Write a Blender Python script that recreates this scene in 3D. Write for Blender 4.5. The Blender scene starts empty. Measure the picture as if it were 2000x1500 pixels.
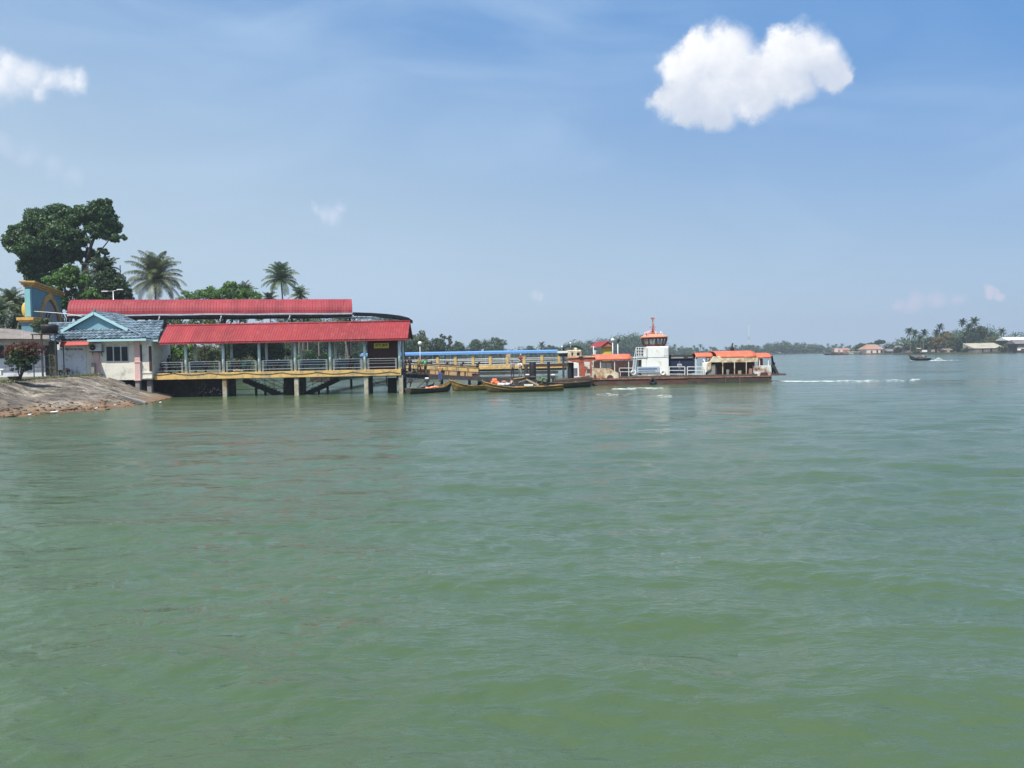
import bpy, math, random
import numpy as np
from mathutils import Vector, Matrix, noise
from math import sin, cos, pi, radians, sqrt, atan2

SC = bpy.context.scene
COL = SC.collection

# ------------------------------------------------------------------ camera
CAM_H = 3.15
F = 1650.0                      # focal length in pixels of a 2000 px wide frame
ROLL = 0.0186
PITCH = math.atan(53.6 / F)
cf = Vector((0, cos(PITCH), -sin(PITCH)))
cr0 = Vector((1, 0, 0)); cu0 = Vector((0, sin(PITCH), cos(PITCH)))
cr = cr0 * cos(ROLL) - cu0 * sin(ROLL)
cu = cr0 * sin(ROLL) + cu0 * cos(ROLL)
cam_data = bpy.data.cameras.new("camera")
cam_data.sensor_width = 36; cam_data.lens = F / 2000 * 36
cam_data.clip_start = 0.1; cam_data.clip_end = 6000
cam = bpy.data.objects.new("camera", cam_data); COL.objects.link(cam)
m = Matrix((cr, cu, -cf)).transposed().to_4x4(); m.translation = (0, 0, CAM_H)
cam.matrix_world = m
SC.camera = cam
SC.render.resolution_x = 1024; SC.render.resolution_y = 768

def D(px, py):                  # direction of a sight line
    return (cf * F + cr * (px - 1000) + cu * (750 - py)).normalized()
def W(px, py, Y):               # the point on that line at distance Y across the river
    d = D(px, py); t = Y / d.y
    return Vector((d.x * t, Y, CAM_H + d.z * t))
def X(px, Y, py=700): return W(px, py, Y).x
def Z(px, py, Y): return W(px, py, Y).z

# ------------------------------------------------------------------ light
SUN_EL, SUN_AZ = radians(60), radians(210)      # azimuth clockwise from +Y (north)
SC.view_settings.view_transform = 'Standard'; SC.view_settings.look = 'None'
SC.view_settings.gamma = 1; SC.view_settings.exposure = 0.24
sd = Vector((sin(SUN_AZ) * cos(SUN_EL), cos(SUN_AZ) * cos(SUN_EL), sin(SUN_EL)))
sl = bpy.data.lights.new("sun", 'SUN'); sl.energy = 5.0; sl.angle = radians(0.5); sl.color = (1, .955, .88)
so = bpy.data.objects.new("sun", sl); COL.objects.link(so); so.rotation_euler = sd.to_track_quat('Z', 'Y').to_euler()
so.location = (0, 0, 80)

wd = bpy.data.worlds.new("World"); SC.world = wd; wd.use_nodes = True
nt = wd.node_tree; nt.nodes.clear(); N = nt.nodes; L = nt.links
def nd(t, **k):
    n = N.new(t)
    for a, b in k.items(): setattr(n, a, b)
    return n
def sock(n, i, v):
    if isinstance(v, bpy.types.NodeSocket): L.new(v, n.inputs[i])
    elif v is not None: n.inputs[i].default_value = v
def mth(op, a, b=None, c=None, clamp=False):
    n = nd('ShaderNodeMath', operation=op); n.use_clamp = clamp
    sock(n, 0, a); sock(n, 1, b); sock(n, 2, c); return n.outputs[0]
def vm(op, a, b=None, c=None):
    n = nd('ShaderNodeVectorMath', operation=op); sock(n, 0, a); sock(n, 1, b)
    if c is not None: sock(n, 2, c)
    return n.outputs['Value'] if op in ('DISTANCE', 'DOT_PRODUCT', 'LENGTH') else n.outputs[0]
def sstep(v, lo, hi, tmin=0.0, tmax=1.0):
    n = nd('ShaderNodeMapRange', interpolation_type='SMOOTHSTEP')
    sock(n, 0, v); n.inputs[1].default_value = lo; n.inputs[2].default_value = hi
    n.inputs[3].default_value = tmin; n.inputs[4].default_value = tmax; return n.outputs[0]
def nz(vec, scale, detail=6, rough=.55, dist=0.0):
    n = nd('ShaderNodeTexNoise'); L.new(vec, n.inputs['Vector']); n.inputs['Scale'].default_value = scale
    n.inputs['Detail'].default_value = detail; n.inputs['Roughness'].default_value = rough
    n.inputs['Distortion'].default_value = dist; return n
def mixc(f, a, b):
    n = nd('ShaderNodeMix', data_type='RGBA'); sock(n, 0, f); sock(n, 6, a); sock(n, 7, b); return n.outputs[2]
tc = nd('ShaderNodeTexCoord'); dirv = vm('NORMALIZE', tc.outputs['Generated'])
sky = nd('ShaderNodeTexSky', sky_type='NISHITA'); sky.sun_disc = False
sky.sun_elevation = SUN_EL; sky.sun_rotation = SUN_AZ
sky.altitude = 0; sky.air_density = 1.0; sky.dust_density = 1.6; sky.ozone_density = 1.6
SKYG = 0.115
skyc = vm('SCALE', sky.outputs[0]); N[-1].inputs['Scale'].default_value = 1.0
sep = nd('ShaderNodeSeparateXYZ'); L.new(dirv, sep.inputs[0]); dz = sep.outputs[2]; dx = sep.outputs[0]
K = 1.0 / SKYG
def C3(r, g, b, k=K): return (r * k, g * k, b * k, 1)
# thin milky veil that thickens towards the horizon, and the deeper blue overhead
veil = mth('MULTIPLY', sstep(mth('ADD', dz, mth('MULTIPLY', dx, .20)), 0.46, -0.02), 0.93, clamp=True)
col = mixc(mth('ADD', mth('MULTIPLY', sstep(dz, .30, .75), -.35), .80), skyc, C3(.095, .275, .61))
col = mixc(veil, col, C3(.450, .570, .665))
# faint cirrus, drawn out in long streaks
mp = nd('ShaderNodeMapping'); L.new(dirv, mp.inputs[0]); mp.inputs['Rotation'].default_value = (0, .55, .2); mp.inputs['Scale'].default_value = (1.0, 1, 2.4)
ci = nz(mp.outputs[0], 2.6, 5, .5, .6); ci2_pre = nz(dirv, 1.9, 3, .5, .3).outputs[0]
cif = mth('MULTIPLY', sstep(ci.outputs[0], .42, .75), sstep(dz, .75, .0, 0.16, .5))
mp2 = nd('ShaderNodeMapping'); L.new(dirv, mp2.inputs[0]); mp2.inputs['Rotation'].default_value = (0, -.5, .1); mp2.inputs['Scale'].default_value = (1, 1, 2.2); mp2.inputs['Location'].default_value = (3.3, 0, 1.7)
ci2 = nz(mp2.outputs[0], 1.5, 4, .5, .4)
mp3 = nd('ShaderNodeMapping'); L.new(dirv, mp3.inputs[0]); mp3.inputs['Rotation'].default_value = (.1, .62, .3); mp3.inputs['Scale'].default_value = (1.0, 1.0, 3.2); mp3.inputs['Location'].default_value = (1.3, .4, 2.2)
ci3 = nz(mp3.outputs[0], 2.6, 5, .5, .9)
cif = mth('MAXIMUM', cif, mth('MULTIPLY', mth('MULTIPLY', sstep(ci3.outputs[0], .40, .80), sstep(ci2_pre, .40, .62)), .55))
cif = mth('MAXIMUM', cif, mth('MULTIPLY', sstep(ci2.outputs[0], .45, .72), .38))
col = mixc(cif, col, C3(.43, .58, .76))

dn1 = nz(dirv, 30, 7, .62); dn2 = nz(dirv, 9, 4, .5)
wob = vm('SCALE', vm('SUBTRACT', dn1.outputs['Color'], (.5, .5, .5))); N[-1].inputs['Scale'].default_value = .034
wob = vm('ADD', dirv, wob)
def cloud(blobs, edge, amt, white, grey, shade_dir=None, bumpy=.25):
    """union of round puffs in the sky, edge broken by noise"""
    global col
    cur = None
    for (bx, by, br) in blobs:
        c = D(bx, by); r = (D(bx + br, by) - c).length
        d = vm('DISTANCE', wob, tuple(c))
        v = mth('SUBTRACT', 1.0, mth('DIVIDE', d, r))
        cur = v if cur is None else mth('SMOOTH_MAX', cur, v, .25)
    body = mth('ADD', cur, mth('MULTIPLY', mth('SUBTRACT', dn1.outputs[0], .5), bumpy))
    a = mth('MULTIPLY', sstep(body, -.02, edge), amt)
    if shade_dir:
        cz, h = shade_dir
        sh = mth('ADD', mth('DIVIDE', mth('SUBTRACT', dz, D(*cz).z), h), mth('MULTIPLY', mth('SUBTRACT', dn2.outputs[0], .5), 3.2))
        sh = mth('ADD', sh, mth('MULTIPLY', mth('SUBTRACT', dn1.outputs[0], .5), 1.6))
        cc = mixc(sstep(sh, -1.0, .9), grey, white)
    else: cc = white
    col = mixc(a, col, cc)
cloud([(1412, 112, 76), (1350, 135, 68), (1330, 180, 64), (1385, 195, 72), (1450, 165, 84), (1505, 150, 76), (1565, 112, 76), (1535, 88, 50), (1468, 140, 50),
       (1605, 125, 58), (1550, 165, 56), (1400, 225, 46), (1292, 185, 34), (1632, 145, 40), (1480, 200, 50), (1360, 92, 40), (1345, 225, 34), (1655, 150, 24)],
      .55, .97, C3(.92, .92, .93), C3(.54, .60, .71), ((1450, 140), .05), .62)
cloud([(0, 150, 66), (50, 152, 54), (95, 162, 42), (-60, 140, 90), (125, 160, 40), (148, 158, 30), (20, 132, 44), (75, 175, 36)], 1.0, .93, C3(.86, .88, .92), C3(.66, .71, .80), ((30, 165), .03), .6)
cloud([(612, 404, 18), (630, 416, 26), (650, 422, 26), (664, 412, 16)], 1.3, .55, C3(.70, .74, .85), C3(.6, .6, .7), None, 1.2)
cloud([(1790, 588, 28), (1830, 586, 30), (1865, 584, 22), (1760, 592, 16)], .9, .42, C3(.66, .60, .72), C3(.6, .6, .7), None, 1.3)
cloud([(1935, 573, 18), (1955, 578, 14)], .7, .6, C3(.68, .63, .73), C3(.6, .6, .7), None, 1.2)
cloud([(1040, 574, 16), (1055, 575, 10)], .7, .5, C3(.62, .67, .76), C3(.6, .6, .7), None, 1.2)
cloud([(0, 280, 46), (50, 295, 42), (100, 320, 36), (150, 340, 26)], 1.2, .35, C3(.58, .66, .80), C3(.6, .6, .7), None, 1.2)
bg = nd('ShaderNodeBackground'); L.new(col, bg.inputs[0]); bg.inputs[1].default_value = SKYG
wo = nd('ShaderNodeOutputWorld'); L.new(bg.outputs[0], wo.inputs[0])

# ------------------------------------------------------------------ helpers
def tag(o, label=None, cat=None, group=None, kind=None):
    if label: o["label"] = label
    if cat: o["category"] = cat
    if group: o["group"] = group
    if kind: o["kind"] = kind
    return o
def empty(name, loc, label, cat, group=None):
    o = bpy.data.objects.new(name, None); COL.objects.link(o); o.location = loc
    o.empty_display_size = .2
    return tag(o, label, cat, group)
def origin(o):
    v = Vector((0, 0, 0))
    while o is not None: v += Vector(o.location); o = o.parent
    return v
def link_mesh(name, me, mat, parent=None):
    if mat is not None: me.materials.append(mat)
    o = bpy.data.objects.new(name, me); COL.objects.link(o)
    if parent is not None:
        me.transform(Matrix.Translation(-origin(parent))); o.parent = parent
    return o
class MB:
    """collects boxes, tubes, prisms in world coordinates; build() links them as one mesh"""
    def __init__(s): s.v = []; s.f = []; s.sm = []
    def add(s, vs, fs, smooth=False):
        n = len(s.v); s.v += [tuple(v) for v in vs]; s.f += [tuple(i + n for i in f) for f in fs]; s.sm += [smooth] * len(fs); return s
    def box(s, c, size, rz=0.0, rx=0.0, ry=0.0, taper=1.0):
        hx, hy, hz = size[0] / 2, size[1] / 2, size[2] / 2
        M = Matrix.Rotation(rz, 3, 'Z') @ Matrix.Rotation(ry, 3, 'Y') @ Matrix.Rotation(rx, 3, 'X')
        vs = []
        for z in (-1, 1):
            t = taper if z > 0 else 1
            for x, y in ((-1, -1), (1, -1), (1, 1), (-1, 1)):
                vs.append(Vector(c) + M @ Vector((x * hx * t, y * hy * t, z * hz)))
        return s.add(vs, [(0, 3, 2, 1), (4, 5, 6, 7), (0, 1, 5, 4), (1, 2, 6, 5), (2, 3, 7, 6), (3, 0, 4, 7)])
    def bb(s, x0, x1, y0, y1, z0, z1):
        return s.box(((x0 + x1) / 2, (y0 + y1) / 2, (z0 + z1) / 2), (abs(x1 - x0), abs(y1 - y0), abs(z1 - z0)))
    def bar(s, a, b, w, h=None):
        """rectangular bar from a to b"""
        a = Vector(a); b = Vector(b); h = h or w; d = b - a; l = d.length
        if l < 1e-6: return s
        q = d.to_track_quat('X', 'Z').to_matrix(); c = (a + b) / 2; vs = []
        for x in (-1, 1):
            for y, z in ((-1, -1), (1, -1), (1, 1), (-1, 1)): vs.append(c + q @ Vector((x * l / 2, y * w / 2, z * h / 2)))
        return s.add(vs, [(0, 1, 2, 3)[::-1], (4, 5, 6, 7), (0, 1, 5, 4), (1, 2, 6, 5), (2, 3, 7, 6), (3, 0, 4, 7)])
    def tube(s, pts, r, seg=8, caps=True):
        pts = [Vector(p) for p in pts]; n = len(pts)
        rs = r if isinstance(r, (list, tuple)) else [r] * n
        vs = []; fs = []; ref = None
        for i, p in enumerate(pts):
            d = (pts[min(i + 1, n - 1)] - pts[max(i - 1, 0)]).normalized()
            if ref is None: ref = Vector((0, 0, 1)) if abs(d.z) < .9 else Vector((1, 0, 0))
            u = d.cross(ref)
            if u.length < 1e-4: u = d.cross(Vector((0, 1, 0)))
            u.normalize(); w = u.cross(d)
            for k in range(seg):
                a = 2 * pi * k / seg; vs.append(p + (u * cos(a) + w * sin(a)) * rs[i])
        for i in range(n - 1):
            for k in range(seg):
                k2 = (k + 1) % seg; fs.append((i * seg + k, i * seg + k2, (i + 1) * seg + k2, (i + 1) * seg + k))
        s.add(vs, fs, True)
        if caps:
            m = len(s.v) - n * seg
            s.f.append(tuple(m + k for k in range(seg))[::-1]); s.f.append(tuple(m + (n - 1) * seg + k for k in range(seg))); s.sm += [False, False]
        return s
    def prism(s, poly, axis, a, b):
        """polygon of 2d points, pushed from a to b along 'x', 'y' or 'z'"""
        def P(p, t): return {'x': (t, p[0], p[1]), 'y': (p[0], t, p[1]), 'z': (p[0], p[1], t)}[axis]
        n = len(poly); vs = [P(p, a) for p in poly] + [P(p, b) for p in poly]
        fs = [tuple(range(n)), tuple(range(n, 2 * n))[::-1]] + [(i, i + n, (i + 1) % n + n, (i + 1) % n) for i in range(n)]
        return s.add(vs, fs)
    def sphere(s, c, r, seg=12, ring=8):
        r = (r, r, r) if not hasattr(r, '__len__') else r
        vs = []; fs = []
        for i in range(ring + 1):
            t = pi * i / ring
            for k in range(seg):
                a = 2 * pi * k / seg; vs.append((c[0] + r[0] * sin(t) * cos(a), c[1] + r[1] * sin(t) * sin(a), c[2] + r[2] * cos(t)))
        for i in range(ring):
            for k in range(seg):
                k2 = (k + 1) % seg; fs.append((i * seg + k, (i + 1) * seg + k, (i + 1) * seg + k2, i * seg + k2))
        return s.add(vs, fs, True)
    def torus(s, c, R, r, axis='y', seg=20, ts=8):
        vs = []; fs = []
        for i in range(seg):
            a = 2 * pi * i / seg
            for k in range(ts):
                b = 2 * pi * k / ts; q = R + r * cos(b); h = r * sin(b)
                p = {'y': (q * cos(a), h, q * sin(a)), 'z': (q * cos(a), q * sin(a), h), 'x': (h, q * cos(a), q * sin(a))}[axis]
                vs.append((c[0] + p[0], c[1] + p[1], c[2] + p[2]))
        for i in range(seg):
            for k in range(ts):
                fs.append((i * ts + k, ((i + 1) % seg) * ts + k, ((i + 1) % seg) * ts + (k + 1) % ts, i * ts + (k + 1) % ts))
        return s.add(vs, fs, True)
    def grid(s, fn, nu, nv, smooth=True, thick=None):
        """surface fn(u,v) -> point"""
        vs = [fn(i / nu, j / nv) for i in range(nu + 1) for j in range(nv + 1)]
        fs = [(i * (nv + 1) + j, (i + 1) * (nv + 1) + j, (i + 1) * (nv + 1) + j + 1, i * (nv + 1) + j + 1) for i in range(nu) for j in range(nv)]
        return s.add(vs, fs, smooth)
    def build(s, name, mat, parent=None, bevel=0):
        me = bpy.data.meshes.new(name); me.from_pydata(s.v, [], s.f); me.polygons.foreach_set('use_smooth', s.sm); me.update()
        o = link_mesh(name, me, mat, parent)
        if bevel:
            b = o.modifiers.new('bevel', 'BEVEL'); b.width = bevel; b.segments = 2; b.limit_method = 'ANGLE'
        return o
def copy_tree(o, parent=None):
    c = o.copy(); COL.objects.link(c)
    if parent is not None: c.parent = parent
    for ch in [x for x in list(bpy.data.objects) if x.parent is o]: copy_tree(ch, c)
    return c
def children_map():
    d = {}
    for x in bpy.data.objects:
        if x.parent: d.setdefault(x.parent.name, []).append(x)
    return d
def copy_fast(o, cm, parent=None):
    c = o.copy(); COL.objects.link(c)
    if parent is not None: c.parent = parent
    for ch in cm.get(o.name, []): copy_fast(ch, cm, c)
    return c
def quad_mesh(P):
    """P: (n,4,3) numpy array of quads"""
    n = len(P); me = bpy.data.meshes.new("leaves")
    me.vertices.add(n * 4); me.vertices.foreach_set('co', P.reshape(-1).astype(np.float32))
    me.loops.add(n * 4); me.loops.foreach_set('vertex_index', np.arange(n * 4, dtype=np.int32))
    me.polygons.add(n); me.polygons.foreach_set('loop_start', np.arange(0, n * 4, 4, dtype=np.int32)); me.polygons.foreach_set('loop_total', np.full(n, 4, dtype=np.int32))
    me.update(); me.validate(); return me

# ------------------------------------------------------------------ materials
def mat(name, c1, c2=None, rough=.7, scale=3.0, metal=0.0, bump=0.0, bscale=None, stain=None, stain_amt=.5, stain_scale=1.2, lo=.35, hi=.65, spec=.5, streak=1.0, island=0.0, trans=0.0, coord='Object', detail=6, sheet=0.0):
    m = bpy.data.materials.new(name); m.use_nodes = True; t = m.node_tree; p = t.nodes['Principled BSDF']
    p.inputs['Roughness'].default_value = rough; p.inputs['Metallic'].default_value = metal; p.inputs['Specular IOR Level'].default_value = spec
    tc = t.nodes.new('ShaderNodeTexCoord'); mp = t.nodes.new('ShaderNodeMapping'); t.links.new(tc.outputs[coord], mp.inputs[0]); mp.inputs['Scale'].default_value = (1, 1, streak)
    def noi(sc, det=detail, ro=.6):
        n = t.nodes.new('ShaderNodeTexNoise'); n.inputs['Scale'].default_value = sc; n.inputs['Detail'].default_value = det; n.inputs['Roughness'].default_value = ro
        t.links.new(mp.outputs[0], n.inputs['Vector']); return n.outputs[0]
    def rmp(v, a, b):
        r = t.nodes.new('ShaderNodeMapRange'); t.links.new(v, r.inputs[0]); r.inputs[1].default_value = a; r.inputs[2].default_value = b; return r.outputs[0]
    def mx(f, a, b):
        n = t.nodes.new('ShaderNodeMix'); n.data_type = 'RGBA'
        for i, v in ((0, f), (6, a), (7, b)):
            if isinstance(v, bpy.types.NodeSocket): t.links.new(v, n.inputs[i])
            elif i == 0: n.inputs[0].default_value = v
            else: n.inputs[i].default_value = (*v, 1)
        return n.outputs[2]
    c = mx(rmp(noi(scale), lo, hi), c1, c2 or tuple(x * .8 for x in c1))
    if island:
        g = t.nodes.new('ShaderNodeNewGeometry'); h = t.nodes.new('ShaderNodeHueSaturation')
        r = t.nodes.new('ShaderNodeMapRange'); t.links.new(g.outputs['Random Per Island'], r.inputs[0]); r.inputs[3].default_value = 1 - island; r.inputs[4].default_value = 1 + island
        t.links.new(r.outputs[0], h.inputs['Value']); t.links.new(c, h.inputs['Color']); c = h.outputs[0]
    if sheet:
        sx = t.nodes.new('ShaderNodeSeparateXYZ'); t.links.new(tc.outputs['Object'], sx.inputs[0]); fl = t.nodes.new('ShaderNodeMath'); fl.operation = 'SNAP'; t.links.new(sx.outputs[0], fl.inputs[0]); fl.inputs[1].default_value = sheet
        wn = t.nodes.new('ShaderNodeTexWhiteNoise'); wn.noise_dimensions = '1D'; t.links.new(fl.outputs[0], wn.inputs['W']); h = t.nodes.new('ShaderNodeHueSaturation')
        r = t.nodes.new('ShaderNodeMapRange'); t.links.new(wn.outputs[0], r.inputs[0]); r.inputs[3].default_value = .86; r.inputs[4].default_value = 1.12
        t.links.new(r.outputs[0], h.inputs['Value']); h.inputs['Saturation'].default_value = .97; t.links.new(c, h.inputs['Color']); c = h.outputs[0]
    if stain: c = mx(rmp(noi(stain_scale, 8, .7), .62 - stain_amt * .3, .74 - stain_amt * .2), c, stain)
    t.links.new(c, p.inputs['Base Color'])
    if trans:
        tr = t.nodes.new('ShaderNodeBsdfTranslucent'); t.links.new(c, tr.inputs[0]); ms = t.nodes.new('ShaderNodeMixShader'); ms.inputs[0].default_value = trans
        t.links.new(p.outputs[0], ms.inputs[1]); t.links.new(tr.outputs[0], ms.inputs[2]); t.links.new(ms.outputs[0], t.nodes['Material Output'].inputs[0])
    if bump:
        b = t.nodes.new('ShaderNodeBump'); b.inputs['Strength'].default_value = bump; b.inputs['Distance'].default_value = .03
        t.links.new(noi(bscale or scale * 6), b.inputs['Height']); t.links.new(b.outputs[0], p.inputs['Normal'])
    return m
M = {}
def defm(k, *a, **kw): M[k] = mat(k, *a, **kw)
defm('red_roof', (.32, .030, .036), (.26, .025, .03), .6, 1.2, spec=.3, bump=.1, sheet=.94, stain=(.30, .085, .07), stain_amt=.3, stain_scale=2.2, streak=.25)
defm('red_roof_old', (.33, .036, .046), (.27, .03, .038), .6, .9, spec=.3, sheet=.9, stain=(.33, .085, .085), stain_amt=.3, stain_scale=1.6, streak=.3)
defm('column', (.70, .80, .79), (.62, .72, .71), .7, 2, stain=(.3, .36, .36), stain_amt=.2)
defm('yellow', (.72, .47, .16), (.62, .40, .13), .75, 1.5, stain=(.33, .25, .14), stain_amt=.45, stain_scale=1.6, bump=.2)
defm('yellow_wall', (.68, .48, .10), (.60, .42, .09), .75, 1.5, stain=(.4, .3, .1), stain_amt=.3)
defm('pile', (.46, .44, .36), (.36, .33, .25), .85, 2.5, bump=.4, stain=(.24, .15, .07), stain_amt=.5)
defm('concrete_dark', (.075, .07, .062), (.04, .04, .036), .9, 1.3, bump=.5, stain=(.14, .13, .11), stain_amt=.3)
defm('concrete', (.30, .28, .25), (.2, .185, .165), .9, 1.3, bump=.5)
defm('rail', (.42, .46, .47), (.34, .38, .39), .45, 3)
defm('white_rail', (.74, .74, .72), (.62, .62, .6), .5, 3)
defm('wall_cream', (.74, .71, .60), (.68, .65, .55), .85, 1.2, stain=(.4, .39, .34), stain_amt=.3, stain_scale=.9, bump=.15)
defm('wall_lilac', (.70, .70, .74), (.62, .62, .67), .85, 1.0, stain=(.38, .37, .36), stain_amt=.35)
defm('pink', (.68, .44, .41), (.60, .38, .35), .85, 1.4)
defm('teal_board', (.22, .40, .46), (.18, .34, .40), .7, 1.4)
defm('teal_trim', (.42, .66, .68), (.36, .58, .62), .6, 1.4)
defm('tile', (.15, .215, .26), (.09, .13, .165), .6, 2.2, island=.6, stain=(.33, .43, .48), stain_amt=.3, stain_scale=2.6)
defm('tile_base', (.12, .17, .2), (.09, .12, .15), .8, 2)
defm('glass_dark', (.012, .014, .018), (.02, .022, .028), .35, 1, spec=.25)
defm('alu', (.5, .5, .5), (.42, .42, .42), .4, 2, metal=.6)
defm('awning', (.48, .055, .035), (.36, .04, .03), .6, 5, streak=4)
defm('black', (.013, .013, .014), (.022, .022, .022), .6, 3)
defm('rubber', (.02, .02, .022), (.035, .035, .036), .85, 6, bump=.3)
defm('dark_steel', (.03, .032, .036), (.055, .05, .045), .7, 3, stain=(.09, .05, .03), stain_amt=.3)
defm('white_paint', (.86, .85, .80), (.80, .79, .73), .55, 1.3, stain=(.42, .24, .11), stain_amt=.12, stain_scale=1.8)
defm('cream_rust', (.72, .68, .52), (.66, .58, .40), .6, 1.3, stain=(.35, .15, .05), stain_amt=.6, stain_scale=1.6)
defm('white_rust', (.70, .68, .62), (.62, .58, .5), .6, 1.3, stain=(.20, .07, .03), stain_amt=.5, stain_scale=1.3)
defm('orange', (.66, .16, .08), (.56, .13, .065), .6, 1.4, stain=(.70, .30, .2), stain_amt=.3, island=0)
defm('orange_pale', (.72, .30, .17), (.66, .25, .14), .6, 1.6)
defm('orange_frame', (.42, .10, .055), (.33, .08, .045), .65, 1.5, stain=(.42, .2, .14), stain_amt=.45)
defm('hull_red', (.12, .035, .026), (.075, .04, .03), .75, 1.2, stain=(.10, .085, .07), stain_amt=.6, stain_scale=.9, bump=.3, streak=3)
defm('hull_dark', (.03, .03, .028), (.055, .045, .035), .75, 1.2, stain=(.10, .055, .035), stain_amt=.35, stain_scale=.9, bump=.3)
defm('rust_edge', (.42, .21, .14), (.22, .08, .05), .8, 3, stain=(.1, .04, .03), stain_amt=.4)
defm('wheel_brown', (.12, .035, .03), (.08, .03, .026), .6, 2)
defm('deck_brown', (.12, .10, .08), (.08, .065, .05), .85, 2, bump=.3)
defm('rust_dark', (.085, .036, .026), (.05, .038, .032), .85, 2, stain=(.12, .07, .05), stain_amt=.4, stain_scale=2)
defm('navy', (.012, .02, .05), (.02, .03, .065), .5, 2)
defm('blue_roof', (.17, .36, .70), (.14, .31, .62), .5, 1.5)
defm('brown_roof', (.045, .032, .028), (.07, .05, .045), .9, 1.5, spec=.1)
defm('asbestos', (.30, .27, .245), (.22, .2, .18), .9, .8, stain=(.14, .13, .12), stain_amt=.4)
defm('boat_yellow', (.42, .26, .06), (.30, .17, .045), .6, 2.2, stain=(.12, .09, .05), stain_amt=.5, stain_scale=2.2, streak=3)
defm('boat_inner', (.30, .20, .08), (.2, .13, .06), .8, 3)
defm('boat_brown', (.10, .075, .035), (.16, .11, .04), .65, 2.2, stain=(.05, .045, .035), stain_amt=.4, streak=3)
defm('boat_dark', (.028, .028, .026), (.05, .045, .035), .6, 2.2, stain=(.12, .09, .05), stain_amt=.2)
defm('wood_pale', (.42, .35, .24), (.33, .26, .17), .8, 4)
defm('wood_dark', (.07, .055, .045), (.045, .038, .03), .85, 4)
defm('orange_vest', (.85, .20, .08), (.78, .17, .07), .8, 5)
defm('bench_blue', (.05, .11, .16), (.04, .09, .13), .6, 3)
defm('booth_red', (.07, .022, .02), (.05, .02, .018), .7, 3)
defm('sign_yellow', (.62, .47, .06), (.55, .41, .05), .5, 3)
defm('sign_blue', (.36, .44, .52), (.42, .50, .56), .5, 2)
defm('letter_black', (.03, .028, .01), (.03, .028, .01), .6, 3)
defm('letter_blue', (.035, .06, .20), (.035, .06, .20), .6, 3)
defm('letter_teal', (.10, .20, .30), (.10, .20, .30), .6, 3)
defm('teal_wall', (.12, .27, .33), (.10, .22, .28), .75, .8, stain=(.16, .3, .33), stain_amt=.3)
defm('teal_light', (.24, .48, .48), (.20, .42, .43), .75, .8)  # lit copy of the gateway teal, sunlight put into the colour
defm('ochre', (.62, .36, .09), (.54, .30, .08), .75, 1.2, stain=(.3, .17, .06), stain_amt=.35)
defm('bronze', (.20, .11, .045), (.15, .08, .035), .7, 1.4)
defm('panel_grey', (.34, .31, .33), (.27, .25, .27), .85, .9)
defm('fascia_dark', (.05, .04, .04), (.075, .062, .062), .85, 2, spec=.15)
defm('gutter', (.55, .56, .60), (.42, .43, .47), .5, 2, stain=(.3, .25, .22), stain_amt=.3)
defm('tan_roof', (.40, .24, .17), (.32, .19, .13), .8, .4)
defm('pale_roof', (.46, .42, .32), (.36, .33, .26), .85, .4, stain=(.22, .2, .17), stain_amt=.3, stain_scale=.3)
defm('grey_roof', (.20, .19, .19), (.14, .135, .135), .85, .4)
defm('plank_grey', (.22, .20, .18), (.13, .12, .11), .85, .7, stain=(.3, .27, .22), stain_amt=.3)
defm('house_white', (.68, .62, .55), (.58, .52, .46), .8, .5)
defm('brick_pink', (.36, .2, .16), (.28, .16, .13), .85, .4)
defm('bark', (.09, .07, .055), (.055, .043, .035), .95, 3, bump=.8, bscale=9)
defm('palm_bark', (.24, .20, .16), (.16, .135, .11), .95, 3, bump=.6, bscale=9)
defm('leaf_mango', (.035, .085, .024), (.07, .135, .035), .5, .5, island=.4, trans=.22)
defm('leaf_bright', (.12, .23, .04), (.08, .17, .035), .55, .5, island=.4, trans=.3)
defm('leaf_dark', (.022, .052, .018), (.042, .082, .024), .6, .5, island=.4, trans=.2)
defm('leaf_olive', (.15, .17, .055), (.095, .13, .045), .6, .5, island=.4, trans=.25)
defm('leaf_gold', (.20, .17, .05), (.13, .12, .04), .6, .15, island=.35, trans=.25)
defm('leaf_mid', (.05, .10, .032), (.075, .13, .042), .55, .3, island=.4, trans=.25)
defm('leaf_grey', (.085, .115, .07), (.06, .09, .05), .6, .3, island=.35, trans=.2)
defm('frond', (.05, .10, .035), (.12, .17, .07), .45, .6, island=.3, trans=.25)
defm('frond_dry', (.19, .20, .10), (.07, .11, .04), .5, .6, island=.3, trans=.25)
defm('rachis', (.28, .23, .10), (.2, .17, .08), .7, 2)
defm('bougain', (.17, .032, .028), (.09, .035, .02), .6, 2, island=.4, trans=.3)
defm('mud', (.20, .13, .075), (.13, .085, .05), .9, 1.5, bump=.5)
defm('soil', (.13, .12, .07), (.09, .10, .045), .95, .6, bump=.4)
defm('far_soil', (.10, .10, .06), (.07, .085, .04), .95, .1)
defm('foam', (.66, .72, .68), (.50, .58, .53), .8, 6)
defm('litter', (.8, .8, .8), (.6, .6, .6), .7, 9)
defm('skin', (.24, .12, .07), (.2, .1, .06), .6, 8)
defm('hair', (.012, .01, .009), (.02, .015, .012), .7, 8)
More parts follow.
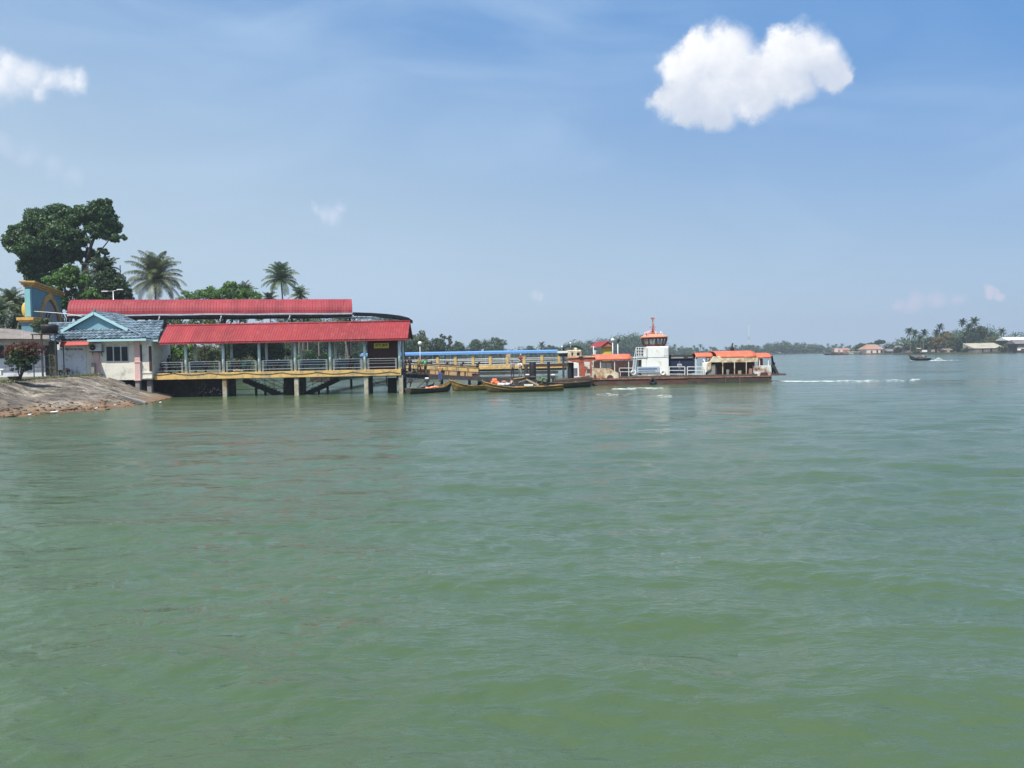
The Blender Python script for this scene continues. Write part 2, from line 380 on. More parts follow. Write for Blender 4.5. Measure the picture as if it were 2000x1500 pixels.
# ------------------------------------------------------------------ water
def water_mat():
    m = bpy.data.materials.new('river_water'); m.use_nodes = True; t = m.node_tree; p = t.nodes['Principled BSDF']
    tc = t.nodes.new('ShaderNodeTexCoord')
    def noi(sc, det, ro, scale, dist=0):
        mp = t.nodes.new('ShaderNodeMapping'); t.links.new(tc.outputs['Object'], mp.inputs[0]); mp.inputs['Scale'].default_value = scale; mp.inputs['Rotation'].default_value = (0, 0, .25)
        n = t.nodes.new('ShaderNodeTexNoise'); n.inputs['Scale'].default_value = sc; n.inputs['Detail'].default_value = det; n.inputs['Roughness'].default_value = ro; n.inputs['Distortion'].default_value = dist
        t.links.new(mp.outputs[0], n.inputs['Vector']); return n.outputs[0]
    mx = t.nodes.new('ShaderNodeMix'); mx.data_type = 'RGBA'
    t.links.new(noi(.05, 4, .5, (1, 1, 1)), mx.inputs[0]); mx.inputs[6].default_value = (.059, .098, .041, 1); mx.inputs[7].default_value = (.079, .122, .060, 1)
    t.links.new(mx.outputs[2], p.inputs['Base Color'])
    at_ = t.nodes.new('ShaderNodeAttribute'); at_.attribute_name = 'fine_waves'; wp = noi(.07, 5, .6, (.45, 1.0, 1), .5); wr = t.nodes.new('ShaderNodeMapRange'); t.links.new(wp, wr.inputs[0]); wr.inputs[1].default_value = .38; wr.inputs[2].default_value = .62; wr.inputs[3].default_value = .55; wr.inputs[4].default_value = 1.35
    rm = t.nodes.new('ShaderNodeMath'); rm.operation = 'MULTIPLY'; t.links.new(at_.outputs['Fac'], rm.inputs[0]); t.links.new(wr.outputs[0], rm.inputs[1]); t.links.new(rm.outputs[0], p.inputs['Roughness']); p.inputs['IOR'].default_value = 1.37
    a = noi(1.6, 4, .55, (.55, 1.3, 1), .4); b = noi(7.0, 5, .6, (.6, 1.2, 1), .3); c = noi(.35, 3, .5, (.6, 1.4, 1))
    b1 = t.nodes.new('ShaderNodeBump'); b1.inputs['Distance'].default_value = .15; b1.inputs['Strength'].default_value = .5; t.links.new(a, b1.inputs['Height'])
    b2 = t.nodes.new('ShaderNodeBump'); b2.inputs['Distance'].default_value = .025; b2.inputs['Strength'].default_value = .95; t.links.new(b, b2.inputs['Height']); t.links.new(b1.outputs[0], b2.inputs['Normal'])
    b3 = t.nodes.new('ShaderNodeBump'); b3.inputs['Distance'].default_value = .5; b3.inputs['Strength'].default_value = .45; t.links.new(c, b3.inputs['Height']); t.links.new(b2.outputs[0], b3.inputs['Normal'])
    b4 = t.nodes.new('ShaderNodeBump'); b4.inputs['Distance'].default_value = 2.2; b4.inputs['Strength'].default_value = .22; t.links.new(noi(.10, 4, .6, (.5, 1.5, 1), .3), b4.inputs['Height']); t.links.new(b3.outputs[0], b4.inputs['Normal'])
    t.links.new(b4.outputs[0], p.inputs['Normal'])
    return m
def make_water():
    NR, NA = 1250, 820
    v = np.linspace(CAM_H / 3.2, CAM_H / 2300., NR)
    # rows closer to each other near the camera
    r = CAM_H / v
    a = np.linspace(-radians(58), radians(58), NA)
    R, A = np.meshgrid(r, a, indexing='ij')
    lost = np.zeros_like(R); x = R * np.sin(A); y = R * np.cos(A); z = np.zeros_like(x)
    rng = np.random.default_rng(5)
    sp = np.gradient(r)[:, None]                    # row spacing
    lat = R * (a[1] - a[0])
    for i in range(70):
        lam = 0.22 * (22 ** (i / 69.0)) * rng.uniform(.9, 1.1)
        th = rng.normal(-.28, .62) + pi / 2
        if rng.random() < .25: th += pi * .35
        amp = .0042 * lam ** .80 * rng.uniform(.5, 1.3) * (1.35 if lam > 1.5 else 1.0) * (1.35 if lam < .9 else 1.1)
        fade = np.clip((lam / np.maximum(sp, lat) - 2.2) / 2.5, 0, 1)
        k = 2 * pi / lam; ph = k * (x * cos(th) + y * sin(th)) + rng.uniform(0, 6.28)
        # patches of wind: each train swells and dies over some metres
        lost += .5 * (k * amp * .6) ** 2 * (1 - fade ** 2)
        env = .55 + .45 * np.sin((x * cos(th + 1.2) + y * sin(th + 1.2)) * k / 5.3 + rng.uniform(0, 6)) * np.sin((x * cos(th) + y * sin(th)) * k / 7.1 + rng.uniform(0, 6))
        s = np.sin(ph); z += amp * fade * env * (s + .22 * np.cos(2 * ph))
    co = np.stack([x, y, z], -1).reshape(-1, 3).astype(np.float32)
    idx = np.arange(NR * NA).reshape(NR, NA)
    q = np.stack([idx[:-1, :-1], idx[1:, :-1], idx[1:, 1:], idx[:-1, 1:]], -1).reshape(-1, 4)[:, ::-1].astype(np.int32)
    me = bpy.data.meshes.new('water'); me.vertices.add(len(co)); me.vertices.foreach_set('co', co.reshape(-1))
    n = len(q); me.loops.add(n * 4); me.loops.foreach_set('vertex_index', q.reshape(-1)); me.polygons.add(n)
    me.polygons.foreach_set('loop_start', np.arange(0, n * 4, 4, dtype=np.int32)); me.polygons.foreach_set('loop_total', np.full(n, 4, dtype=np.int32))
    me.polygons.foreach_set('use_smooth', np.ones(n, dtype=bool)); me.update()
    at = me.attributes.new('fine_waves', 'FLOAT', 'POINT'); at.data.foreach_set('value', np.clip(.035 + .42 * np.sqrt(np.sqrt(2 * lost) * .75), .03, .125).reshape(-1).astype(np.float32))
    o = link_mesh('water', me, water_mat()); tag(o, 'green rippled river water', kind='structure')
    if me.polygons[0].normal.z < 0: me.flip_normals()
make_water()
# ------------------------------------------------------------------ shared builders
def G(px, py, z):               # where a sight line meets the level z
    d = D(px, py); t = (z - CAM_H) / d.z
    return Vector((d.x * t, d.y * t, z))
def pb(mb, x0, x1, yt, yb, Y, dep):
    xm = (x0 + x1) / 2; ym = (yt + yb) / 2
    zt = Z(xm, yt, Y); zb = Z(xm, yb, Y); a = X(x0, Y, ym); b = X(x1, Y, ym)
    return mb.bb(a, b, Y, Y + dep, zb, zt)
def text_mesh(name, txt, size, material, parent, loc, rz=0.0, extrude=.012, width=None, height=None):
    cu_ = bpy.data.curves.new(name, 'FONT'); cu_.body = txt; cu_.size = size; cu_.extrude = extrude; cu_.align_x = 'CENTER'; cu_.align_y = 'CENTER'; cu_.offset = size * .012
    o = bpy.data.objects.new(name + '_tmp', cu_); COL.objects.link(o)
    dg = bpy.context.evaluated_depsgraph_get(); dg.update(); me = bpy.data.meshes.new_from_object(o.evaluated_get(dg))
    bpy.data.objects.remove(o); bpy.data.curves.remove(cu_)
    xs = [v.co.x for v in me.vertices] or [0, 1]; ys = [v.co.y for v in me.vertices] or [0, 1]
    sx = width / (max(xs) - min(xs)) if width else 1; sy = height / (max(ys) - min(ys)) if height else 1
    cx = (max(xs) + min(xs)) / 2; cy = (max(ys) + min(ys)) / 2
    me.transform(Matrix.Diagonal((sx, sy, 1, 1)) @ Matrix.Translation((-cx, -cy, 0)))
    me.transform(Matrix.Translation(loc) @ Matrix.Rotation(rz, 4, 'Z') @ Matrix.Rotation(pi / 2, 4, 'X'))
    me.name = name; me.materials.clear()
    return link_mesh(name, me, material, parent)
def ribs(mb, a, b, prof, pitch=.27, h=.035, thick=.012):
    """ribbed metal sheet: length from a to b, profile prof(v)->(across, up) with across measured along n"""
    a = Vector(a); b = Vector(b); d = b - a; l = d.length; d.normalize(); n = Vector((-d.y, d.x, 0)).normalized()
    k = max(2, int(l / pitch)); st = []
    for i in range(k):
        for f, hh in ((0, 0), (.55, 0), (.68, h), (.88, h)): st.append(((i + f) * l / k, hh))
    st.append((l, 0)); m_ = len(prof); vs = []
    nrm = []
    for j in range(m_):
        p0 = prof[max(j - 1, 0)]; p1 = prof[min(j + 1, m_ - 1)]; t = Vector((p1[0] - p0[0], p1[1] - p0[1])).normalized(); nrm.append((-t.y, t.x))
    for (s, hh) in st:
        for j, (u, z) in enumerate(prof):
            vs.append(a + d * s + n * (u + nrm[j][0] * hh) + Vector((0, 0, z + nrm[j][1] * hh)))
    fs = [(i * m_ + j, (i + 1) * m_ + j, (i + 1) * m_ + j + 1, i * m_ + j + 1) for i in range(len(st) - 1) for j in range(m_ - 1)]
    mb.add(vs, fs)
    # underside
    vs2 = []
    for s in (0, l):
        for j, (u, z) in enumerate(prof): vs2.append(a + d * s + n * (u - nrm[j][0] * thick * 2) + Vector((0, 0, z - nrm[j][1] * thick * 2)))
    mb.add(vs2, [(j, j + 1, m_ + j + 1, m_ + j) for j in range(m_ - 1)])
def in_poly(p, poly):
    c = False; j = len(poly) - 1
    for i in range(len(poly)):
        if (poly[i][1] > p[1]) != (poly[j][1] > p[1]) and p[0] < (poly[j][0] - poly[i][0]) * (p[1] - poly[i][1]) / (poly[j][1] - poly[i][1]) + poly[i][0]: c = not c
        j = i
    return c
def tiles(mb, O, P1, T, poly3, tw=.36, tl=.44, seed=1):
    """interlocking roof tiles on the plane through O with eave towards P1 and top towards T, inside poly3"""
    rnd = random.Random(seed); O = Vector(O); U = (Vector(P1) - O).normalized(); V = Vector(T) - O; V = (V - U * V.dot(U)).normalized(); Nn = U.cross(V).normalized()
    if Nn.z < 0: Nn = -Nn
    P2 = [((Vector(p) - O).dot(U), (Vector(p) - O).dot(V)) for p in poly3]
    u0 = min(p[0] for p in P2); u1 = max(p[0] for p in P2); v0 = min(p[1] for p in P2); v1 = max(p[1] for p in P2)
    for r in range(int((v1 - v0) / tl) + 2):
        for c in range(int((u1 - u0) / tw) + 2):
            u = u0 + c * tw; v = v0 + r * tl
            if not in_poly((u + tw / 2, v + tl / 2), P2): continue
            vs = []; j = rnd.uniform(-.008, .008)
            for vv, lift in ((v - .02, .085), (v + tl * 1.04, .012)):
                for k, hh in ((0, 0), (.25, .02), (.5, .075), (.75, .075), (1.0, .005)):
                    vs.append(O + U * (u + k * tw) + V * vv + Nn * (lift + hh + j))
            mb.add(vs, [(k, k + 1, 6 + k, 5 + k) for k in range(4)])
            vs2 = [vs[k] - Nn * .035 for k in range(5)]
            mb.add(vs[:5] + vs2, [(k, 5 + k, 6 + k, k + 1) for k in range(4)])

# ------------------------------------------------------------------ river bank
def bank_mat(name, muddy=True):
    m = mat(name, (.175, .145, .11), (.06, .05, .04), .92, 1.3, bump=1.0, bscale=5, stain=(.40, .35, .27), stain_amt=.42, stain_scale=.55, lo=.42, hi=.6, detail=12)
    t = m.node_tree; p = t.nodes['Principled BSDF']; src = p.inputs['Base Color'].links[0].from_socket
    tc = t.nodes.new('ShaderNodeTexCoord'); s = t.nodes.new('ShaderNodeSeparateXYZ'); t.links.new(tc.outputs['Object'], s.inputs[0])
    n = t.nodes.new('ShaderNodeTexNoise'); n.inputs['Scale'].default_value = .8; n.inputs['Detail'].default_value = 6; t.links.new(tc.outputs['Object'], n.inputs['Vector'])
    def rng(a, b, amt, colr, s_in, base):
        ad = t.nodes.new('ShaderNodeMath'); ad.operation = 'MULTIPLY_ADD'; t.links.new(n.outputs[0], ad.inputs[0]); ad.inputs[1].default_value = amt; t.links.new(s_in, ad.inputs[2])
        r = t.nodes.new('ShaderNodeMapRange'); t.links.new(ad.outputs[0], r.inputs[0]); r.inputs[1].default_value = a; r.inputs[2].default_value = b
        x = t.nodes.new('ShaderNodeMix'); x.data_type = 'RGBA'; t.links.new(r.outputs[0], x.inputs[0]); x.inputs[6].default_value = (*colr, 1); t.links.new(base, x.inputs[7]); return x.outputs[2]
    c = rng(.55, .95, .9, (.26, .18, .10), s.outputs[2], src)       # ochre silt left by the tide
    c = rng(.28, .60, .6, (.17, .085, .045), s.outputs[2], c)          # wet red mud at the waterline
    t.links.new(c, p.inputs['Base Color']); return m
BANK = bank_mat('bank_concrete')
TOP = [(-130, 757, 1.9, ), (-60, 751, 1.95), (0, 746, 2.0), (60, 740.5, 2.06), (105, 737.6, 2.12), (150, 734.5, 2.17), (182, 732.5, 2.2)]
BOT = [(-160, 850), (-70, 829), (0, 816), (60, 811.5), (130, 805.5), (215, 799), (285, 787)]
top = [G(a, b, c) for a, b, c in TOP]; bot = [G(a, b, 0) for a, b in BOT]
def lerp_poly(P, u):
    n = len(P) - 1; i = min(int(u * n), n - 1); f = u * n - i; return P[i].lerp(P[i + 1], f)
def bank_fn(u, v):
    a = lerp_poly(top, u); b = lerp_poly(bot, u)
    p = b.lerp(a, v) if v >= 0 else b + (b - a) * (-v)
    w = noise.noise(p * .6) * .14 + noise.noise(p * 2.5) * .06 + noise.noise(p * 6) * .03
    e = 1 if v < .9 else 0.2
    p = p + Vector((0, 0, w * e)); 
    if v < .25: p += Vector((noise.noise(p * .9 + Vector((9, 0, 0))) * .9, noise.noise(p * .8) * .9, 0)) * (.25 - max(v, 0)) * 4
    return p
b = MB(); b.grid(lambda u, v: bank_fn(u, v * 1.25 - .25), 200, 90)
o = b.build('river_bank', BANK); tag(o, kind='structure')
# the second slab beside the drain, running out to the quay
topR = [W(180, 732.5, 75.2), W(212, 740.5, 75.6), W(250, 753.0, 76.2), W(290, 765.5, 77), W(340, 776, 78)]
botR = [W(112, 738.3, 70.5), W(160, 751, 69.3), W(206, 765.0, 68), W(245, 777, 67), W(286, 790, 65.5)]
def slab(u, v):
    p = lerp_poly(botR, u).lerp(lerp_poly(topR, u), v) ; return p + Vector((0, 0, .06 + noise.noise(p * .8) * .07))
b = MB(); b.grid(slab, 50, 24)
e0 = [slab(i / 30, 0) for i in range(31)]; b.add(e0 + [p - Vector((0, 0, .55)) for p in e0], [(i, i + 31, i + 32, i + 1) for i in range(30)])
e1 = [slab(i / 30, 1) for i in range(31)]; b.add(e1 + [p - Vector((0, 0, 1.4)) for p in e1], [(i, i + 1, i + 32, i + 31) for i in range(30)])
o = b.build('bank_slab', BANK); tag(o, kind='structure')
b = MB()
for i in range(28): b.bar(slab(i / 28, 0) + Vector((0, -.05, .04)), slab((i + 1) / 28, 0) + Vector((0, -.05, .04)), .22, .14)
o = b.build('kerb', M['concrete']); tag(o, 'pale concrete kerb running down the bank beside the drain', 'kerb')
b = MB()
for i in range(28):
    if i % 7 == 6: continue
    b.bar(slab(i / 28, 1) + Vector((0, 0, .05)), slab((i + 1) / 28, 1) + Vector((0, 0, .05)), .16, .10)
o = b.build('kerb', M['concrete']); tag(o, 'thin concrete kerb on the bank edge nearest the jetty', 'kerb')
b = MB()
dr = [W(103, 739.4, 70.2), W(152, 753, 69), W(200, 768, 67.6), W(272, 791, 65)]
b.grid(lambda u, v: lerp_poly(dr, u) + Vector((.5, .3, 0)) * (v - .5) * 1.5 + Vector((0, 0, .10 + noise.noise(Vector((u * 9, v, 0))) * .05)), 40, 4)
o = b.build('drain', M['concrete_dark']); tag(o, 'dark wet drain channel running down the concrete bank', 'drain')  # flat dark sheet laid in place of the groove's dark gap
# land behind: one sheet out to the far country, shoreline along the cove
qy = 80.0
land = [tuple(top[0].xy), tuple(top[1].xy), tuple(top[2].xy), tuple(top[3].xy), tuple(top[4].xy), tuple(top[5].xy), tuple(top[6].xy), (X(215, 77), 77.2), (X(298, 79), 79.2), (X(300, qy), qy), (X(432, qy), qy), (X(436, 110), 110), (X(440, 150), 150),
        (X(520, 185), 190), (X(620, 225), 225), (X(740, 285), 285), (X(800, 380), 380), (X(880, 455), 455), (X(985, 560), 560), (X(1000, 620), 620), (X(900, 900), 900), (-900, 900), (-900, 40), (-140, 40)]
b = MB()
n = len(land); rim = [(x, y, 2.12 if y < 79 else 1.95) for x, y in land]
b.add(rim, [tuple(range(n))]); b.add(rim + [(x, y, -2.5) for x, y in land], [(i, i + n, (i + 1) % n + n, (i + 1) % n) for i in range(n)])
o = b.build('ground', M['soil']); tag(o, kind='structure')
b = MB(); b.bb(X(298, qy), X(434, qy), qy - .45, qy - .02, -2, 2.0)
o = b.build('quay_wall', M['concrete_dark']); tag(o, 'dark stained concrete quay wall in the shade under the jetty', 'quay wall')  # dark concrete colour carries the shade of the deck above
b = MB(); rnd = random.Random(3)
for i in range(42):
    px = rnd.uniform(388, 432); p = W(px, rnd.uniform(755, 771), qy - .47); b.sphere(p, rnd.uniform(.02, .055), 6, 4)
o = b.build('shell_patches', M['litter']); tag(o, 'small pale shells stuck low on the dark quay wall', 'shells', kind='stuff')
# grass verge along the top of the bank
def tufts(name, pts, h, material, per=1):
    rng = np.random.default_rng(4); Q = []
    for (x, y, z) in pts:
        for _ in range(per):
            a = rng.uniform(0, 6.28); hh = h * rng.uniform(.4, 1.2); w = .03; lx, ly = cos(a) * hh * .5, sin(a) * hh * .5
            bx, by = x + rng.normal(0, .12), y + rng.normal(0, .12)
            Q.append([(bx - w * sin(a), by + w * cos(a), z), (bx + w * sin(a), by - w * cos(a), z), (bx + lx + .005, by + ly, z + hh), (bx + lx - .005, by + ly, z + hh)])
    o = link_mesh(name, quad_mesh(np.array(Q)), material); return o
pts = []
rnd = random.Random(8)
for i in range(900):
    u = rnd.random(); p = lerp_poly(top, u); pts.append((p.x + rnd.uniform(-.5, .5), p.y + rnd.uniform(-.2, 1.4), p.z - .02))
tag(tufts('grass', pts, .16, M['leaf_olive'], 4), kind='stuff', label='dry grass verge along the top of the bank', cat=None)
# litter and stones
for (px, py, s, lab) in ((106, 804.5, .30, 'flat white scrap of litter at the water edge, nearest the left'), (58, 810, .12, 'small white scrap at the waterline left of the flat one'), (222, 791.5, .15, 'white lump of litter beside the foot of the drain'),
                         (188, 797.5, .12, 'tiny white scrap between the flat one and the drain foot'), (313, 786, .10, 'white speck of litter afloat below the jetty corner'), (162, 764, .12, 'white scrap lying on the middle of the bank')):
    p = G(px, py, .12 if py > 780 else 1.1); b = MB(); b.sphere(p, (s, s * .7, .05), 8, 5); b.sphere(p + Vector((s * .6, 0, .02)), (s * .4, s * .4, .06), 7, 4)
    tag(b.build('litter_scrap', M['litter']), lab, 'litter')
def rock(px, py, z, s, lab, m_='concrete'):
    p = G(px, py, z); mb = MB(); mb.sphere(p, (s, s * .7, s * .8), 9, 6)
    mb.v = [tuple(Vector(v) + Vector((noise.noise(Vector(v) * 3), noise.noise(Vector(v) * 3 + Vector((5, 0, 0))), noise.noise(Vector(v) * 3 + Vector((0, 7, 0))))) * s * .5) for v in mb.v]
    tag(mb.build('stone', M[m_]), lab, 'stone')
rock(41, 736, 2.05, .38, 'upright brown stone beside the red bush'); rock(11, 737, 2.0, .3, 'pale stone at the left foot of the red bush'); rock(178, 731, 2.2, .18, 'pale stone at the top of the slab below the white wall'); rock(131, 731.5, 2.2, .16, 'small stone left of the white shutter foot')

rnd = random.Random(41); b = MB()
for i in range(260):
    u = rnd.random(); p = bank_fn(u, abs(rnd.gauss(.10, .09))); r_ = rnd.uniform(.03, .13); b.sphere(p + Vector((0, 0, r_ * .2)), (r_ * 1.4, r_, r_ * .6), 6, 4)
tag(b.build('rubble', M['mud']), 'brown rubble strewn along the tide line of the bank', kind='stuff')
pts = []
for i in range(420):
    u = rnd.random(); p = bank_fn(u, rnd.choice((.55, .72, .9)) + rnd.gauss(0, .015)); pts.append((p.x, p.y, p.z - .02))
tag(tufts('weeds', pts, .10, M['leaf_olive'], 2), 'weeds rooted in the cracks of the concrete bank', kind='stuff')
# ------------------------------------------------------------------ jetty
YF, YR = 76.7, 79.0
DZ = Z(610, 724, YF)
cols = [363, 436, 506.3, 576.3, 644.8, 712.4, 780.3]
jet = empty('jetty', (X(540, YF), YF, 0), 'long covered jetty with red ribbed roof, pale columns and yellow edge beam', 'jetty')
x0, x1 = X(296, YF), X(783.5, YF)
b = MB(); b.bb(x0, x1, YF - .28, YF + .05, DZ - .57, DZ); b.build('edge_beam', M['yellow'], jet, .02)
b = MB(); b.bb(x0, x1, YF + .052, YR + .35, DZ - .30, DZ - .03); b.bb(x0, x1, YR + .352, YR + .6, DZ - .5, DZ)
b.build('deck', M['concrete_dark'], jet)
zt = Z(610, 664, YF) + .1
for i, c in enumerate(cols):
    for yy, r in ((YF, .125), (YR, .12)):
        x = X(c, YF); b = MB(); b.tube([(x, yy, DZ - .02), (x, yy, zt)], r, 14); b.build('column', M['column'], jet)
    for yy in (YF, YR):
        if c in (436, 576.3, 712.4, 780.3) :
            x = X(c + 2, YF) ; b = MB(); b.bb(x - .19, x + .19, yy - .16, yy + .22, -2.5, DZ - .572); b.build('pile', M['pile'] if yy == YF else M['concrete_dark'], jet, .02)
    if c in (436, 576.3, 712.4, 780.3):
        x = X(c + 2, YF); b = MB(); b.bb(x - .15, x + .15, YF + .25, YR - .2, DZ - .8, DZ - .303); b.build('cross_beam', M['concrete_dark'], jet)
for cx_, w_ in ((448, 10), (564.5, 20), (589, 14), (766, 17)):
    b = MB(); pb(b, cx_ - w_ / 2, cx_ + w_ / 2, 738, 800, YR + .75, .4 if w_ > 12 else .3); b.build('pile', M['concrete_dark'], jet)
eY, rY = 75.85, 77.85
ez, rz_ = Z(797, 660.6, eY), Z(790, 628, rY)
prof = [(0, 0), ((rY - eY) * .5, (rz_ - ez) * .53), (rY - eY, rz_ - ez), ((rY - eY) * 1.5, (rz_ - ez) * .5), (2 * (rY - eY), 0)]
b = MB(); ribs(b, (X(311, eY), eY, ez), (X(797.5, eY), eY, ez), prof, .235, .03); b.build('roof', M['red_roof'], jet)
b = MB(); b.tube([(X(311, eY), rY, rz_ + .03), (X(797.5, eY), rY, rz_ + .03)], .09, 8); b.build('ridge_cap', M['red_roof'], jet)
b = MB(); b.bb(X(312, eY), X(797, eY), eY + .03, eY + .08, ez - .17, ez - .015); b.build('fascia', M['red_roof'], jet)
b = MB(); b.bb(X(314, YF), X(790, YF), YF - .08, YF + .12, zt - .22, zt - .003); b.bb(X(314, YF), X(790, YF), YR - .08, YR + .12, zt - .22, zt - .003)
for i in range(14):
    x = X(316 + 36.4 * i, YF); b.bar((x, eY + .15, ez - .06), (x, rY, rz_ - .14), .06, .12); b.bar((x, rY, rz_ - .14), (x, 2 * rY - eY - .1, ez - .06), .06, .12); b.bar((x, YF, zt - .05), (x, YR, zt - .05), .06, .1)
b.build('roof_frame', M['fascia_dark'], jet)
b = MB(); xg = X(793, YF); b.prism([(eY + .35, ez + .02), (rY, rz_ - .2), (2 * rY - eY - .3, ez + .02)], 'x', xg, xg + .04); b.build('gable_panel', M['fascia_dark'], jet)
b = MB(); xg = X(797, YF); b.box((xg + .05, YF + .6, ez - .12), (.32, .5, .22)); b.tube([(xg - .1, YF + .6, ez + .05), (xg + .05, YF + .6, ez - .1)], .03); b.build('floodlight', M['alu'], jet, .02)
edges_ = [298] + cols
for i in range(7):
    a, c = edges_[i], edges_[i + 1]
    xa = X(a + (0 if i == 0 else 6), YF); xb = X(c - 6, YF); fr = MB()
    for yy in (YF - .05,):
        for x in (xa, xa + .09, xb - .09, xb) if i else (xa, xb - .09, xb): fr.bar((x, yy, DZ), (x, yy, DZ + 1.0), .035)
        for h, r in ((1.0, .035), (.80, .022), (.56, .022), (.22, .045)): fr.bar((xa, yy, DZ + h), (xb, yy, DZ + h), r)
    fr.build('railing', M['rail'], jet)
    fr = MB()
    for h in (.95, .6, .25): fr.bar((X(a, YF), YR + .1, DZ + h), (X(c, YF), YR + .1, DZ + h), .035)
    fr.build('rear_railing', M['rail'], jet)
# slack black service cable along the edge beam
b = MB(); pts = []
for i in range(97):
    u = i / 96; px = 268 + u * 513; s = abs(((u * 7.3) % 1) - .5) * 2
    py = 727.2 - u * 3.5 + (1 - s ** 2) * 3.6
    if px < 296: py = 726 + (px - 268) * .06
    pts.append(W(px, py + 2.0, YF - .31))
b.tube(pts, .02, 5); tag(b.build('service_cable', M['black']), 'slack black cable looping along the yellow jetty beam', 'cable')
b = MB()
for pa, pb_ in (((672, 736), (712, 736)), ((722, 736), (757, 752))):
    A = W(*pa, YF + .3); B = W(*pb_, YF + .3); b.tube([A.lerp(B, i / 12) + Vector((0, 0, -.27 * sin(pi * i / 12))) for i in range(13)], .02, 5)
tag(b.build('hanging_rope', M['black']), 'dark rope sagging below the jetty deck between two piles', 'rope')
# stairs down to the water
def stairs(pa, pc, lab, Y0):
    A = W(*pa, Y0); B = W(*pc, Y0); st = empty('boat_stairs', (A.x, Y0, 0), lab, 'stairs', 'stairs under the jetty')
    n = 11; b = MB()
    for i in range(n):
        p = A.lerp(B, (i + .5) / n); b.box(p, (abs(B.x - A.x) / n * 1.15, 1.1, .09))
    b.build('treads', M['concrete_dark'], st)
    b = MB()
    for yy in (Y0 - .5, Y0 + .5): b.bar((A.x, yy, A.z - .22), (B.x, yy, B.z - .22), .12, .34)
    b.build('stringer', M['concrete_dark'], st)
    b = MB()
    for yy in (Y0 + .5,):
        for h in (.5, .9): b.bar((A.x, yy, A.z + h), (B.x, yy, B.z + h), .04)
        for i in range(5): p = A.lerp(B, i / 4); b.bar((p.x, yy, p.z), (p.x, yy, p.z + .9), .04)
    b.build('handrail', M['dark_steel'], st)
    b = MB(); q = A.lerp(B, .55); b.bb(q.x - .09, q.x + .09, Y0 - .1, Y0 + .1, -2, q.z - .2); q = A.lerp(B, .3); b.bb(q.x - .09, q.x + .09, Y0 - .1, Y0 + .1, -2, q.z - .2); b.build('post', M['concrete_dark'], st)
stairs((478, 738), (551, 769), 'dark concrete stairs under the jetty falling to the right, left flight', YR + 1.0)
stairs((660, 737), (592, 769), 'dark concrete stairs under the jetty falling to the left, right flight', YR + 1.0)
# booth with its name board
bo = empty('jetty_booth', (X(745, YF), YF + 1, DZ), 'dark slatted booth at the outer end of the jetty', 'booth')
b = MB(); b.bb(X(716, YF), X(775, YF), YF + .55, YF + .62, DZ + .9, zt - .1)
for i in range(14): px = 718 + i * 4.2; b.bb(X(px, YF), X(px, YF) + .05, YF + .515, YF + .547, DZ + .9, zt - .12)
b.build('upper_panel', M['booth_red'], bo)
b = MB(); b.bb(X(716, YF), X(775, YF), YF + .52, YF + .60, DZ - .03, DZ + .88); b.build('lower_panel', M['booth_red'], bo)
for xx in (X(716, YF), X(775, YF) - .06):
    b = MB(); b.bb(xx, xx + .06, YF + .63, YR - .1, DZ, zt - .1); b.build('side_panel', M['black'], bo)
c = W(745, 675, YF + .42)
sg = empty('name_board', tuple(c), 'small yellow JETI JKR board hung on the dark booth', 'sign')
b = MB(); b.box(c, (1.36, .05, .47)); b.build('board', M['sign_yellow'], sg, .01)
text_mesh('lettering', 'JETI JKR', .4, M['letter_black'], sg, (c.x, c.y - .035, c.z), width=1.14, height=.30)
for s in (-.4, .4):
    b = MB(); b.bar((c.x + s, c.y, c.z + .23), (c.x + s, c.y + .05, c.z + .55), .03); b.build('hanger', M['black'], sg)
# benches down the middle of the deck
def bench(x, lab):
    e = empty('bench', (x, 78.3, DZ), lab, 'bench', 'blue benches on the jetty')
    b = MB(); b.box((x, 78.2, DZ + .45), (1.9, .42, .06)); b.build('seat', M['bench_blue'], e, .01)
    b = MB(); b.box((x, 78.45, DZ + .75), (1.9, .05, .46), rx=-.15); b.build('backrest', M['bench_blue'], e, .01)
    for s in (-.8, .8):
        b = MB(); b.box((x + s, 78.2, DZ + .2), (.06, .36, .42)); b.build('leg', M['dark_steel'], e)
for px, w_ in ((385, 'second bay of the jetty, beside its first column'), (470, 'third bay of the jetty, behind the green bag'), (540, 'fourth bay of the jetty'), (610, 'fifth bay of the jetty'), (680, 'sixth bay of the jetty, under a seated dark figure')):
    bench(X(px, 78.3), 'blue bench in the ' + w_)
b = MB(); p = W(477, 712, 77.6); b.sphere(p, (.22, .16, .2), 10, 7); b.sphere(p + Vector((.1, 0, .2)), (.13, .1, .12), 8, 6); b.tube([p + Vector((-.12, 0, .12)), p + Vector((0, 0, .42)), p + Vector((.12, 0, .12))], .015, 5)
defm('green_bag', (.05, .42, .15), (.04, .36, .12), .5, 4); tag(b.build('plastic_bag', M['green_bag']), 'bright green plastic bag standing on a jetty bench', 'bag')
b = MB()
for i, (px, s) in enumerate(((458, .12), (463, .16), (468, .13), (473, .1))):
    p = W(px, 724, 77.0); p.z = DZ + s * .8; b.sphere(p, (s * 1.3, s, s), 9, 6)
tag(b.build('brown_sacks', M['wood_pale']), 'row of small tan bundles lying on the deck edge in the third bay', 'bundles', kind='stuff')

